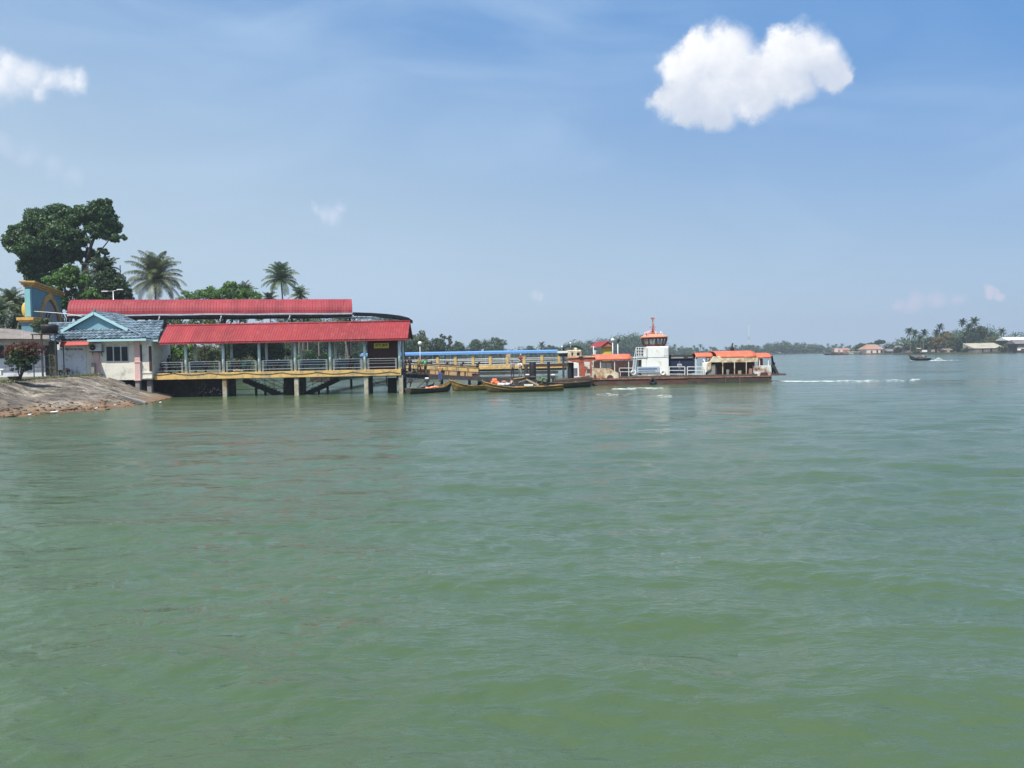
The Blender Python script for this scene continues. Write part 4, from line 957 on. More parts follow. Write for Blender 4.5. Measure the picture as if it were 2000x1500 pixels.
tree('evergreen_tree', (X(215, Y), Y, GZ), [pc(205, 560, 34, Y, 30, 34), pc(228, 560, 24, Y, 26, 26), pc(245, 585, 18, Y, 20, 28), pc(190, 590, 40, Y, 30, 30), pc(225, 600, 34, Y, 30, 30), pc(150, 600, 30, Y, 24, 30), pc(212, 535, 18, Y, 18, 14)], .3, 24000, .16, 13, 'leaf_dark', 'very dark rounded tree at the right foot of the huge tree')
# palms
def palm_parts(seed, L_=3.6, nf=26, leaflets=26, droop=1.0, wide=.05):
    """crown quads of a coconut palm, apex at the origin"""
    rnd = random.Random(seed); Q = []; rb = MB()
    for i in range(nf):
        az = i * 2.39996 + rnd.uniform(-.25, .25); f = i / (nf - 1); el = radians(88 - 120 * f ** 1.25 + rnd.uniform(-10, 10)); L1 = L_ * rnd.uniform(.82, 1.18) * (.95 if f < .15 else 1)
        p = Vector((0, 0, 0)); pts = [p.copy()]; n_ = 10; e = el
        for k in range(n_):
            e -= radians(8.2 * droop * (.15 + 1.5 * (k / n_) ** 1.3) * (1.1 if e > -1.2 else .1)); d = Vector((cos(az) * cos(e), sin(az) * cos(e), sin(e))); p = p + d * (L1 / n_); pts.append(p.copy())
        rb.tube(pts, [.035 * (1 - .8 * k / n_) for k in range(n_ + 1)], 4, False)
        side = Vector((-sin(az), cos(az), 0))
        for s in (-1, 1):
            for k in range(leaflets):
                t = (k + .6) / leaflets * n_; a = int(min(t, n_ - 1)); q = pts[a].lerp(pts[a + 1], t - a); dr = (pts[a + 1] - pts[a]).normalized()
                ll = L_ * .24 * (sin(pi * min(1, .12 + .88 * (k / leaflets))) ** .6 + .12) * rnd.uniform(.8, 1.1)
                o_ = (side * s * .8 + dr * .55 + Vector((0, 0, -.12))).normalized(); m1 = q + o_ * ll * .5; dn = (o_ + Vector((0, 0, -.9 * droop - rnd.uniform(0, .6)))).normalized(); m2 = m1 + dn * ll * .55
                w = dr * wide * .5
                Q.append([q - w, q + w, m1 + w, m1 - w]); Q.append([m1 - w, m1 + w, m2 + w * .15, m2 - w * .15])
    return np.array([[tuple(v) for v in q] for q in Q]), rb
def palm(px, py, Y, rad, seed, label, gz=GZ, lean=.6, group=None, name='coconut_palm', material='frond', nuts=True, nf=34, lf=30, wide=.07, droop=1.0):
    """crown centre at a sighted point"""
    c = W(px, py, Y); rnd = random.Random(seed); bx = c.x + rnd.uniform(-lean, lean)
    e = empty(name, (bx, Y, gz), label, 'palm tree', group)
    Q, rb = palm_parts(seed, rad, nf, lf, droop, wide); Q = Q + np.array([c.x, c.y, c.z])
    link_mesh('crown', quad_mesh(Q), M[material], e)
    rb.v = [(v[0] + c.x, v[1] + c.y, v[2] + c.z) for v in rb.v]; rb.build('frond_ribs', M['rachis'], e)
    b = MB(); n_ = 8; pts = [Vector((bx + (c.x - bx) * (i / n_) ** 1.6, Y, gz - .3 + (c.z - gz + .3) * i / n_)) for i in range(n_ + 1)]
    b.tube(pts, [.22 - .09 * i / n_ for i in range(n_ + 1)], 8); b.build('trunk', M['palm_bark'], e)
    if nuts:
        b = MB()
        for i in range(9): a = i * 2.4; b.sphere((c.x + .32 * cos(a), c.y + .32 * sin(a), c.z - .25 - .12 * (i % 3)), .13, 7, 5)
        b.build('coconuts', M['rachis'], e)
    return e
palm(304, 545, 132, 5.0, 21, 'largest coconut palm, above the red arched canopy left of centre', material='frond_dry', nf=52, lf=40, wide=.08)
palm(549, 545, 175, 4.2, 22, 'slim coconut palm rising alone above the right half of the canopy', gz=1.9, nf=44, lf=36, wide=.09)
palm(585, 577, 190, 2.6, 23, 'small coconut palm close behind the slim lone palm', nuts=False, wide=.08)
palm(526, 585, 185, 2.2, 24, 'palm with only frond tips showing left of the slim lone palm', nuts=False, wide=.08)
palm(478, 574, 150, 2.6, 25, 'small grey-green palm poking out of the light green tree crown', nuts=False, wide=.07)
palm(22, 592, 104, 2.2, 26, 'small palm left of the gateway', gz=GZ, wide=.06)
palm(-4, 612, 100, 2.4, 27, 'palm cut by the left edge of the photo', wide=.06)
palm(40, 605, 110, 2.1, 28, 'low palm half hidden behind the gateway pier', wide=.06, nuts=False)
palm(196, 532, 106.5, 2.4, 29, 'palm growing inside the dark tree mass, fronds out to its right', wide=.06, nuts=False, material='leaf_dark')
palm(212, 521, 107, 1.9, 30, 'thin palm whose one frond arcs out right of the huge tree', wide=.06, nuts=False, nf=12, material='leaf_dark')
# shrubs beside the gateway
tree('shrub', (X(10, 98), 98, GZ), [pc(5, 640, 30, 98, 20, 26), pc(35, 635, 18, 98, 16, 22)], .1, 5000, .13, 31, 'leaf_grey', 'grey-green shrub under the palms left of the gateway', 'shrub')
tree('shrub', (X(75, 84), 84, GZ), [pc(78, 640, 16, 84, 14, 18), pc(90, 628, 12, 84, 12, 8)], .08, 2600, .10, 32, 'leaf_olive', 'olive shrub right of the gateway pier behind the water tank', 'shrub')
def forest_band(name, path, n, leaf, hgt, seed, mat_, depth=30):
    """far-off wood that reads as one mass: path of (px, Y, height)"""
    rng = np.random.default_rng(seed); cl = []
    for i in range(len(path) - 1):
        (p0, Y0_, h0), (p1, Y1_, h1) = path[i], path[i + 1]; m_ = max(2, int(abs(p1 - p0) / 5))
        for k in range(m_):
            f = (k + rng.random()) / m_; Yy = Y0_ + (Y1_ - Y0_) * f + rng.uniform(0, depth); px = p0 + (p1 - p0) * f; h = (h0 + (h1 - h0) * f) * rng.uniform(.6, 1.12); x = (px - 1000) / F * Yy
            r = h * rng.uniform(.35, .6); cl.append((x, Yy, h - r + .8, r, r, r)); cl.append((x, Yy - 2, h * .35, r * 1.1, r, h * .4))
    o = link_mesh(name, quad_mesh(clump_quads(cl, n, leaf, seed, sub=7, tight=.5)), M[mat_]); return o
# trees behind the jetty
Y = 128
tree('spreading_tree', (X(430, Y), Y, GZ), [pc(440, 578, 44, Y, 40, 24), pc(400, 580, 30, Y, 34, 18), pc(480, 584, 34, Y, 34, 20), pc(430, 610, 66, Y, 44, 26), pc(365, 585, 18, Y, 20, 16), pc(490, 610, 34, Y, 34, 22), pc(450, 560, 22, Y, 24, 10), pc(372, 606, 26, Y, 26, 20)], .32, 22000, .17, 33, 'leaf_bright', 'wide light green tree showing above the arched canopy', tight=.4)
def row(Y, items, mat_, seed, n, leaf, name, lab, z0=GZ):
    for i, (px, py, r, rz_, l) in enumerate(items):
        tree(name, (X(px, Y), Y, z0), [pc(px, py, r, Y, r, rz_), pc(px - r * .5, py + rz_ * .5, r * .7, Y, r * .6, rz_ * .7, 2), pc(px + r * .5, py + rz_ * .4, r * .7, Y, r * .6, rz_ * .7, -2)], .12, n, leaf, seed + i, mat_, l, lab)
row(100, [(350, 680, 30, 22, 'light green shrub seen through the first bay of the jetty')], 'leaf_bright', 40, 4500, .15, 'shrub', 'shrub')
row(124, [(405, 690, 34, 22, 'brown-green thicket seen through the second bay of the jetty')], 'leaf_olive', 41, 5000, .13, 'thicket', 'bush')
row(135, [(470, 668, 40, 34, 'dark leafy tree behind the third bay of the jetty'), (530, 675, 32, 32, 'dark leafy tree behind the fourth bay of the jetty')], 'leaf_dark', 42, 9000, .18, 'broadleaf_tree', 'tree')
row(118, [(330, 640, 34, 26, 'olive tree between the two red roofs at the left'), (400, 640, 44, 22, 'mid green tree between the two red roofs')], 'leaf_olive', 44, 6000, .16, 'broadleaf_tree', 'tree', )
row(186, [(600, 694, 24, 12, 'bright low bush on the far bank behind the fifth bay'), (640, 700, 18, 10, 'small bright bush at the right end of the fifth bay'), ], 'leaf_bright', 46, 3500, .16, 'bush', 'bush')
row(255, [(668, 680, 20, 16, 'bright green bush behind the sixth bay of the jetty'), (700, 686, 14, 12, 'bright green bush just left of the dark booth')], 'leaf_mid', 48, 3500, .2, 'bush', 'bush')
row(235, [(560, 655, 40, 46, 'grey-green wood edge tree behind the fourth column'), (612, 655, 42, 44, 'dense tree of the wood behind the fifth bay'), (660, 655, 40, 42, 'dense tree of the wood behind the fifth column')], 'leaf_dark', 50, 7500, .26, 'broadleaf_tree', 'tree')
row(290, [(700, 655, 34, 38, 'dense tree of the wood just behind the sixth column'), (742, 655, 34, 40, 'dense tree of the wood behind the booth')], 'leaf_dark', 54, 6000, .3, 'broadleaf_tree', 'tree')
for i, (px, Y_, yt, l) in enumerate(((588, 200, 625, 'pale leaning trunk behind the fifth bay, left one'), (600, 205, 628, 'pale leaning trunk behind the fifth bay, right one'), (664, 215, 622, 'pale straight palm trunk behind the sixth bay'), (676, 218, 624, 'second pale palm trunk behind the sixth bay'), (622, 212, 622, 'slim pale trunk behind the fifth column'))):
    palm(px, yt, Y_, 2.6, 60 + i, l.replace('trunk', 'trunked palm'), lean=2.2, nuts=False, nf=16, lf=18, wide=.1)
tag(forest_band('undergrowth', [(300, 112, 4.5), (380, 122, 5), (450, 150, 6), (530, 192, 6)], 16000, .22, 5, 95, 'leaf_olive', 8), 'tangled olive undergrowth seen through the left bays of the jetty', kind='stuff')
tag(forest_band('forest', [(440, 165, 9), (520, 200, 12), (600, 240, 14), (700, 292, 16), (790, 345, 15)], 34000, .32, 12, 96, 'leaf_dark', 14), 'dark wood filling the far bank behind the jetty', kind='stuff')
# white house glimpsed through the trees
e = empty('white_house', (X(545, 215), 215, 1.95), 'white house glimpsed through the dark trees behind the fourth bay', 'house')
b = MB(); pb(b, 540, 549, 676, 712, 215, 5); b.build('wall', M['house_white'], e); b = MB(); p0, p1 = X(539, 215), X(550, 215); zz = Z(545, 676, 215); b.prism([(p0, zz), (p1, zz), ((p0 + p1) / 2, zz + 1.2)], 'y', 214.7, 220.5); b.build('roof', M['grey_roof'], e)
e = empty('grey_building', (X(275, 122), 122, 1.95), 'pale building half hidden behind the arched canopy above the blue roof', 'building')
b = MB(); pb(b, 240, 296, 608, 700, 122, 6); b.build('wall', M['wall_lilac'], e); b = MB(); pb(b, 232, 300, 603, 608, 121.5, 7); b.build('roof', M['grey_roof'], e)
for a in (252, 262, 283):
    b = MB(); pb(b, a, a + 6, 614, 627, 121.96, .1); b.build('window', M['glass_dark'], e)
# bougainvillea in its dark pot
Yb = 63.5
e = empty('bougainvillea', (X(36, Yb), Yb, 2.03), 'round bougainvillea bush with red flowers over dark leaves on the bank', 'bush')
s_ = lambda *a, **k: pc(*a, **k)
link_mesh('flowers', quad_mesh(clump_quads([pc(42, 682, 34, Yb, 26, 13), pc(60, 680, 24, Yb, 18, 12), pc(30, 680, 22, Yb, 22, 11), pc(52, 676, 22, Yb, 20, 9), pc(65, 688, 16, Yb, 16, 10), pc(18, 690, 14, Yb, 14, 11), pc(84, 680, 6, Yb, 5, 8), pc(90, 692, 5, Yb, 4, 4)], 8200, .05, 71, sub=60, tight=.42)), M['bougain'], e)
link_mesh('leaves', quad_mesh(clump_quads([pc(42, 700, 26, Yb, 24, 16), pc(30, 704, 22, Yb, 20, 12), pc(44, 716, 16, Yb, 15, 10), pc(62, 695, 12, Yb, 12, 9), pc(42, 704, 32, Yb, 24, 18), pc(42, 718, 22, Yb, 20, 10)], 9500, .06, 72, sub=30, tight=.42)), M['leaf_dark'], e)
link_mesh('mixed_leaves', quad_mesh(clump_quads([pc(36, 688, 26, Yb, 22, 9), pc(60, 690, 18, Yb, 14, 7), pc(20, 698, 12, Yb, 10, 7), pc(42, 684, 38, Yb, 26, 12), pc(44, 698, 34, Yb, 26, 12)], 7000, .055, 73, sub=60, tight=.45)), M['leaf_olive'], e)
b = MB(); base = Vector((X(38, Yb), Yb, 2.1))
for (a, c) in ((25, 695), (40, 700), (55, 690), (45, 680), (62, 684)): b.tube([base, base.lerp(W(a, c, Yb), .5) + Vector((.05, 0, .1)), W(a, c, Yb)], [.05, .035, .015], 6)
b.build('stems', M['bark'], e)
b = MB(); p = Vector((X(27, Yb), Yb, 2.0)); b.tube([p, p + Vector((0, 0, .32))], [.32, .45], 14); b.tube([p + Vector((0, 0, .29)), p + Vector((0, 0, .36))], .48, 14); tag(b.build('plant_pot', M['black']), 'black tyre-like pot at the foot of the red bush', 'pot')
b = MB(); p = W(2, 722, 62); b.box(p, (.5, .3, .12)); b.box(p + Vector((-.1, 0, -.25)), (.35, .25, .35)); tag(b.build('white_bundle', M['white_paint'], None, .03), 'white bundle at the left edge beside the red bush', 'bundle')
tree('bush', (X(97, 77), 77, 2.1), [pc(101, 716, 5, 77, 6, 14), pc(100, 700, 4, 77, 5, 12)], .03, 900, .09, 74, 'leaf_olive', 'thin weeds growing against the dark passage beside the tank stand', 'weeds')
tree('bush', (X(119, 75.3), 75.3, 2.1), [pc(118, 728, 6, 75.3, 5, 5)], .02, 500, .07, 75, 'leaf_olive', 'small tuft of dry weeds left of the old motorbike', 'weeds')
# ------------------------------------------------------------------ the far side beyond the cove
def far_tree(px, py, r, Y, seed, mat_, label, rz=None, n=5000, leaf=.35, z0=.8, group=None, holes=False, dead=False):
    rnd = random.Random(seed); rz = rz or r; cl = []
    k = 9 if holes else 6
    for i in range(k):
        a = i * 2.4; d = rnd.uniform(.3, .75); rr = r * (rnd.uniform(.2, .3) if holes else rnd.uniform(.42, .6)); cl.append(pc(px + cos(a) * r * d, py + sin(a) * rz * d * .8, rr, Y, rr, rr * .85 * rz / r, rnd.uniform(-2, 2)))
    if not holes: cl.append(pc(px, py + rz * .4, r * .8, Y, r * .8, rz * .6))
    return tree('far_tree', (X(px, Y), Y, z0), cl, .22 if not holes else .28, n, leaf, seed, mat_, label, group=group, sub=20, tight=.42)
far_tree(800, 678, 24, 300, 81, 'leaf_mid', 'rounded tree just right of the jetty roof end', 30)
far_tree(822, 672, 20, 310, 82, 'leaf_olive', 'taller olive tree behind the white globe lamp', 32)
far_tree(850, 678, 20, 315, 83, 'leaf_dark', 'dark round tree right of the globe lamp', 26, z0=.9)
far_tree(868, 668, 18, 320, 84, 'leaf_grey', 'thin open-crowned tree with sky showing through', 24, n=2600, leaf=.3, holes=True)
far_tree(893, 682, 18, 380, 85, 'leaf_mid', 'low rounded tree right of the open-crowned tree', 15)
far_tree(927, 675, 13, 430, 86, 'leaf_mid', 'small tree left of the wide dome-shaped tree', 15)
far_tree(965, 676, 27, 430, 87, 'leaf_mid', 'wide dome-shaped tree above the middle of the blue roof', 21, n=7000)
far_tree(1035, 685, 16, 560, 88, 'leaf_mid', 'low tree behind the right end of the blue roof', 10)
palm(1058, 676, 560, 3.4, 89, 'palm standing over the right end of the blue roof', gz=.8, nuts=False, wide=.35, nf=22, lf=16)
far_tree(1072, 683, 11, 560, 90, 'leaf_mid', 'small round tree right of the palm over the blue roof', 10)
b = MB(); b.prism([(X(905, 330), 330), (X(1110, 520), 520), (X(1130, 700), 700), (X(700, 700), 700), (X(740, 330), 330)], 'z', -1.5, .9)
tag(b.build('low_shore', M['far_soil']), kind='structure')
tag(forest_band('forest', [(700, 470, 9), (850, 540, 10), (1000, 620, 9), (1100, 640, 10)], 26000, .75, 9, 91, 'leaf_mid'), 'hazy green wood on the bank seen under the blue roof', kind='stuff')
tag(forest_band('forest', [(1085, 700, 13), (1120, 720, 14), (1160, 740, 17), (1200, 760, 20), (1250, 780, 20), (1300, 800, 14)], 26000, .9, 9, 92, 'leaf_mid'), 'hazy dark wood behind the ferry wheelhouse', kind='stuff')
tag(forest_band('forest', [(1295, 880, 9), (1370, 920, 8), (1440, 960, 10), (1500, 1000, 11), (1530, 1010, 16), (1545, 1010, 14), (1580, 1020, 11), (1640, 1050, 8), (1720, 1050, 6)], 24000, 1.0, 9, 93, 'leaf_mid'), 'distant wooded shore low on the horizon right of the ferry', kind='stuff')
b = MB(); b.prism([(X(1060, 640), 640), (X(1200, 740), 740), (X(1300, 860), 860), (X(1420, 930), 930), (X(1560, 1000), 1000), (X(1760, 1040), 1040), (X(2300, 1040), 1040), (900, 1900), (-900, 1900), (X(700, 640), 640)], 'z', -1.5, .8)
tag(b.build('far_shore', M['far_soil']), kind='structure')
# distant palms: three kinds, copied
protos = []
for k in range(3):
    e = bpy.data.objects.new('distant_palm', None); COL.objects.link(e); tag(e, 'tiny hazy palm standing out of the distant wooded shoreline', 'palm tree', 'distant palms along the far shore')
    Q, rb = palm_parts(100 + k, 3.6, 15, 9, 1.1, .55); Q = Q + np.array([0, 0, 12.0]); link_mesh('crown', quad_mesh(Q), M['leaf_mid'], e)
    b = MB(); b.tube([(0, 0, -.5), (.3, 0, 6), (0, 0, 12)], [.28, .22, .16], 6); b.build('trunk', M['palm_bark'], e); protos.append(e)
cm = children_map(); rnd = random.Random(77); first = [True] * 3
far_pts = [(px, 1, None) for px in ()]
spots = []
for px, py, Yy in ((1092, 684, 700), (1103, 682, 700), (1112, 679, 710), (1150, 677, 730), (1208, 672, 770), (1222, 671, 770), (1236, 673, 780), (1246, 670, 780), (1228, 669, 775), (1310, 683, 860), (1318, 675, 860), (1326, 681, 865), (1332, 678, 865), (1341, 685, 870), (1350, 681, 870), (1356, 677, 900), (1362, 681, 900), (1368, 675, 900), (1374, 680, 905), (1380, 683, 905), (1388, 679, 905),
                   (1418, 679, 940), (1424, 680, 940), (1437, 676, 950), (1447, 680, 950), (1452, 679, 960), (1456, 677, 960), (1462, 676, 960), (1466, 676, 960), (1472, 676, 965), (1479, 680, 970), (1488, 682, 980), (1495, 681, 980), (1526, 672, 1010), (1531, 668, 1010), (1536, 671, 1010), (1595, 675, 1030), (1587, 678, 1030), (1608, 678, 1040), (1617, 673, 1040), (1633, 674, 900), (1645, 673, 900), (1643, 677, 900), (1660, 676, 900)):
    spots.append((px, py, Yy))
for i, (px, py, Yy) in enumerate(spots):
    k = i % 3
    if first[k]: o = protos[k]; first[k] = False
    else: o = copy_fast(protos[k], cm)
    h = Z(px, py, Yy) - .6; o.location = (X(px, Yy), Yy, .6); s = max(h, 5) / 12.8; o.scale = (max(s, .75) * rnd.uniform(.85, 1.15),) * 2 + (s,); o.rotation_euler.z = rnd.uniform(0, 6.28)
# communication mast
e = empty('radio_mast', (X(1463, 1000), 1000, .5), 'thin red and white radio mast far beyond the ferry', 'mast')
zt_ = Z(1463, 636, 1000); x = X(1463, 1000); n_ = 8
for i in range(n_):
    z0 = .5 + (zt_ - .5) * i / n_; z1 = .5 + (zt_ - .5) * (i + 1) / n_; b = MB(); w = .34
    for sx in (-w, w): b.bar((x + sx, 1000, z0), (x + sx, 1000, z1), .16)
    b.bar((x, 1000 + w, z0), (x, 1000 + w, z1), .16); b.bar((x - w, 1000, z0), (x + w, 1000, z1), .1); b.build('section', M['white_paint'] if i % 2 or i > 5 else M['brick_pink'], e)
b = MB(); b.box((x - .6, 1000, zt_ - .8), (3.0, .6, .35)); b.box((x, 1000, zt_ - 1.6), (1.6, 1.2, .3)); b.build('antenna', M['white_paint'], e)
# ------------------------------------------------------------------ yellow footbridge and blue roof beyond
YB_ = 127
def H(px): return 700.5 - ROLL * (px - 782)
br = empty('footbridge', (X(950, YB_), YB_, 0), 'yellow concrete footbridge with square posts and white rails beyond the boats', 'bridge')
zb_top = Z(950, 713.6, YB_); zb_bot = Z(950, 721.3, YB_)
b = MB(); b.bb(X(770, YB_), X(1172, YB_), YB_, YB_ + .3, zb_bot + .25, zb_top); b.bb(X(770, YB_), X(1172, YB_), YB_ - .15, YB_ - .002, zb_bot, zb_bot + .4); b.build('edge_beam', M['yellow'], br, .02)
b = MB(); b.bb(X(770, YB_), X(1172, YB_), YB_ + .302, YB_ + 3, zb_bot - .3, zb_top - .1); b.bb(X(770, YB_) - 2, X(770, YB_), 82, YB_ + 3, zb_bot - .3, zb_top - .1); b.build('deck', M['concrete_dark'], br)
zp = Z(950, 698, YB_)
for px in (819, 854, 889, 923.5, 957.5, 990.5, 1023.5, 1058, 1092, 1126, 1160):
    x = X(px, YB_); b = MB(); b.bb(x - .2, x + .2, YB_ - .02, YB_ + .34, zb_top + .003, zp + .06); b.bb(x - .24, x + .24, YB_ - .05, YB_ + .38, zp + .062, zp + .13); b.build('post', M['yellow'], br)
for h in (.12, .44, .78, .98):
    b = MB(); b.tube([(X(770, YB_), YB_ + .15, zb_top + h), (X(1160, YB_), YB_ + .15, zb_top + h)], .045 if h < .9 else .055, 6); b.build('rail', M['white_rail'], br)
for px in (778, 1040, 1114, 1150):
    b = MB(); x = X(px, YB_); b.bb(x - .4, x + .4, YB_ + .4, YB_ + 2.6, -2.5, zb_bot - .302); b.build('pier', M['concrete_dark'], br)
b = MB(); x = X(993, YB_); b.bb(x - .3, x + .3, YB_ + .5, YB_ + .9, zp - .2, zp + .42); tag(b.build('bridge_box', M['cream_rust'], None, .03), 'cream cabinet standing above the bridge post left of the two black piles', 'cabinet')
YR_ = 132
bl_ = empty('blue_roof_walkway', (X(900, YR_), YR_, 0), 'long low bright blue roof stretched behind the yellow footbridge', 'walkway')
zt1 = Z(940, 686.7, YR_); zt0 = Z(940, 691.3, YR_)
b = MB(); xa, xb = X(703, YR_), X(1090, YR_); b.prism([(YR_, zt0), (YR_ + .02, zt0 + .04), (YR_ + 1.6, zt1 + .1), (YR_ + 3.2, zt0 + .04), (YR_ + 3.22, zt0), (YR_ + 1.6, zt1 - .03)], 'x', xa, xb); b.bb(xa, xb, YR_ - .04, YR_ - .002, zt0 - .03, zt0 + .30); b.build('roof', M['blue_roof'], bl_)
b = MB(); b.bb(xa, xb, YR_ + .2, YR_ + 3.0, .35, .8); b.build('pontoon', M['concrete_dark'], bl_)
for i in range(12):
    x = xa + .3 + (xb - xa - .6) * i / 11; b = MB(); b.bar((x, YR_ + .3, .8), (x, YR_ + .3, zt0 + .05), .1); b.build('post', M['alu'], bl_)
def globe_lamp(px, py, Y, z0, lab, r=.5):
    c = W(px, py, Y); e = empty('globe_lamp', (c.x, Y, z0), lab, 'lamp', 'white globe lamps')
    b = MB(); b.tube([(c.x, Y, z0), (c.x, Y, c.z - r * .9)], .055, 8); b.tube([(c.x, Y, c.z - r * 1.05), (c.x, Y, c.z - r * .8)], .12, 8); b.build('pole', M['white_rail'], e)
    b = MB(); b.sphere(c, r, 18, 12); b.build('globe', M['white_paint'], e)
globe_lamp(820, 670.5, 126, zb_top - .5, 'white globe lamp above the blue roof, just right of the jetty', .3)
globe_lamp(1196.5, 664, 99, .6, 'white globe lamp beside the red gabled yellow hut', .2)
e = empty('floodlight_mast', (X(1206.5, 98), 98, .6), 'slim white mast with a dark tilted lamp behind the orange canopy', 'lamp mast')
b = MB(); T = W(1206.5, 668, 98); b.tube([(T.x, 98, .6), T], .06, 8); b.build('pole', M['white_rail'], e)
b = MB(); b.box(T + Vector((.08, 0, .12)), (.25, .3, .45), ry=.6); b.build('lamp_head', M['black'], e)
for px, yt, lab in ((1159, 676, 'thin pale pole left of the yellow hut, left one'), (1162, 684, 'thin pale pole left of the yellow hut, shorter right one')):
    b = MB(); T = W(px, yt, 100); b.tube([(T.x, 100, .5), T], .05, 6); b.bar(T + Vector((-.3, 0, -.1)), T + Vector((.3, 0, -.1)), .04); tag(b.build('pole', M['white_rail']), lab, 'pole')

# ------------------------------------------------------------------ gangway and ramp at the jetty end
def chain(pts, Y): return [W(a, c, Y) for a, c in pts]
Yg = 81.0
gw = empty('gangway', (X(850, Yg), Yg, 0), 'sloping gangway with tan side panels and dark girder leading down from the jetty', 'gangway')
b = MB(); a, c = W(787, 733.8, Yg), W(1002, 742.0, Yg); b.bar(a, c, .3, .36); b.build('girder', M['dark_steel'], gw)
a, c = W(787, 731, Yg), W(935, 739.2, Yg)
for k in range(1):
    b = MB(); b.add([a + Vector((0, .2, .02)), c + Vector((0, .2, .02)), c + Vector((0, 2.2, .02)), a + Vector((0, 2.2, .02)), a + Vector((0, .2, -.12)), c + Vector((0, .2, -.12)), c + Vector((0, 2.2, -.12)), a + Vector((0, 2.2, -.12))], [(0, 1, 2, 3), (7, 6, 5, 4), (0, 4, 5, 1), (3, 2, 6, 7)]); b.build('deck', M['wood_dark'], gw)
for (p0, p1, mt) in ((792, 811, 'plank_grey'), (828, 831, 'boat_inner'), (833, 853, 'ochre_panel'), (866, 873, 'ochre_panel'), (875, 891, 'ochre_panel'), (897, 905, 'ochre_panel'), (908, 920, 'ochre_panel')):
    if mt not in M: defm('ochre_panel', (.58, .36, .17), (.48, .29, .13), .8, 2, stain=(.4, .3, .2), stain_amt=.3)
    f0 = (p0 - 787) / 148; f1 = (p1 - 787) / 148; q0 = a.lerp(c, f0); q1 = a.lerp(c, f1); b = MB(); b.bar(q0 + Vector((0, 1.9, .33)), q1 + Vector((0, 1.9, .33)), .04, .42); b.build('side_panel', M[mt], gw)
b = MB()
for yy in (.0, 2.0):
    for h in (.55, .95): b.bar(a + Vector((0, yy, h)), c + Vector((0, yy, h)), .045)
b.build('handrail', M['dark_steel'], gw)
for yy in (0, 2.0):
    for k in range(8):
        q = a.lerp(c, k / 7) + Vector((0, yy, 0)); b = MB(); b.bar(q, q + Vector((0, 0, .97)), .05); b.build('stanchion', M['dark_steel'], gw)
Yr = 97.0
rp = empty('vehicle_ramp', (X(860, Yr), Yr, 0), 'yellow-edged ramp sloping gently right behind the gangway, black bollards on its kerb', 'ramp')
a, c = W(796, 718, Yr), W(935, 723.6, Yr)
b = MB(); b.bar(a, c, .3, .45); b.build('side_beam', M['yellow'], rp, .02)
a2, c2 = W(808, 712.0, Yr + 4), W(930, 719.5, Yr + 4); b = MB(); b.bar(a2, c2, .25, .28); b.build('side_beam', M['yellow'], rp, .02)
b = MB(); b.add([a + Vector((0, .16, .1)), c + Vector((0, .16, .1)), c2 + Vector((0, -.13, .0)), a2 + Vector((0, -.13, .0))], [(0, 1, 2, 3)]); b.add([a + Vector((0, .16, -.3)), c + Vector((0, .16, -.3)), c2 + Vector((0, -.1, -.4)), a2 + Vector((0, -.1, -.4))], [(3, 2, 1, 0)]); b.build('roadway', M['concrete'], rp)
b = MB(); b.bar(a + Vector((0, .1, -.5)), c + Vector((0, .1, -.5)), .3, .45); b.build('under_girder', M['rust_dark'], rp)
b = MB(); b.bar(a2 + Vector((0, -.1, .22)), c2 + Vector((0, -.1, .22)), .12, .12); b.build('kerb_rail', M['dark_steel'], rp)
for px in (860, 915):
    q = a.lerp(c, (px - 796) / 139); b = MB(); b.bb(q.x - .15, q.x + .15, Yr + 1.5, Yr + 1.9, -2, q.z - .3); b.build('pile', M['dark_steel'], rp)
for i, (px, py) in enumerate(((840, 712), (871.5, 713), (901.5, 714), (932.5, 714))):
    q = W(px, py, Yr + 4.3); b = MB(); b.tube([q + Vector((0, 0, -.25)), q + Vector((0, 0, .22))], .17, 10); b.tube([q + Vector((.05, 0, .1)), q + Vector((.25, 0, .42))], .13, 8); b.build('bollard', M['rubber'], rp)
def black_pile(px, yt, Y, w, lab, name='mooring_pile', mt='black'):
    x = X(px, Y); z = Z(px, yt, Y); b = MB(); b.tube([(x, Y, -2.5), (x, Y, z - .1), (x, Y, z)], [w, w, w * .9], 14); tag(b.build(name, M[mt]), lab, 'pile', 'black mooring piles')
black_pile(788.5, 722, 78.6, .17, 'black mooring pile against the outer end of the jetty')
black_pile(1040, 706.5, 90, .36, 'thick black pile left of the gap where the green-shirted man bends')
black_pile(1114.3, 708, 90, .34, 'thick black pile just left of the orange steel frame')
black_pile(1071, 706, 94, .16, 'slim dark pile midway between the two thick black piles')
black_pile(1027, 711, 93, .2, 'dark pile close left of the thick left pile', mt='dark_steel')
b = MB(); b.bb(X(1022, 95), X(1112, 95), 95, 95.5, Z(1065, 716.2, 95), Z(1065, 710.3, 95)); tag(b.build('fender_beam', M['rust_dark']), 'long dark brown beam bridging the black piles', 'beam')
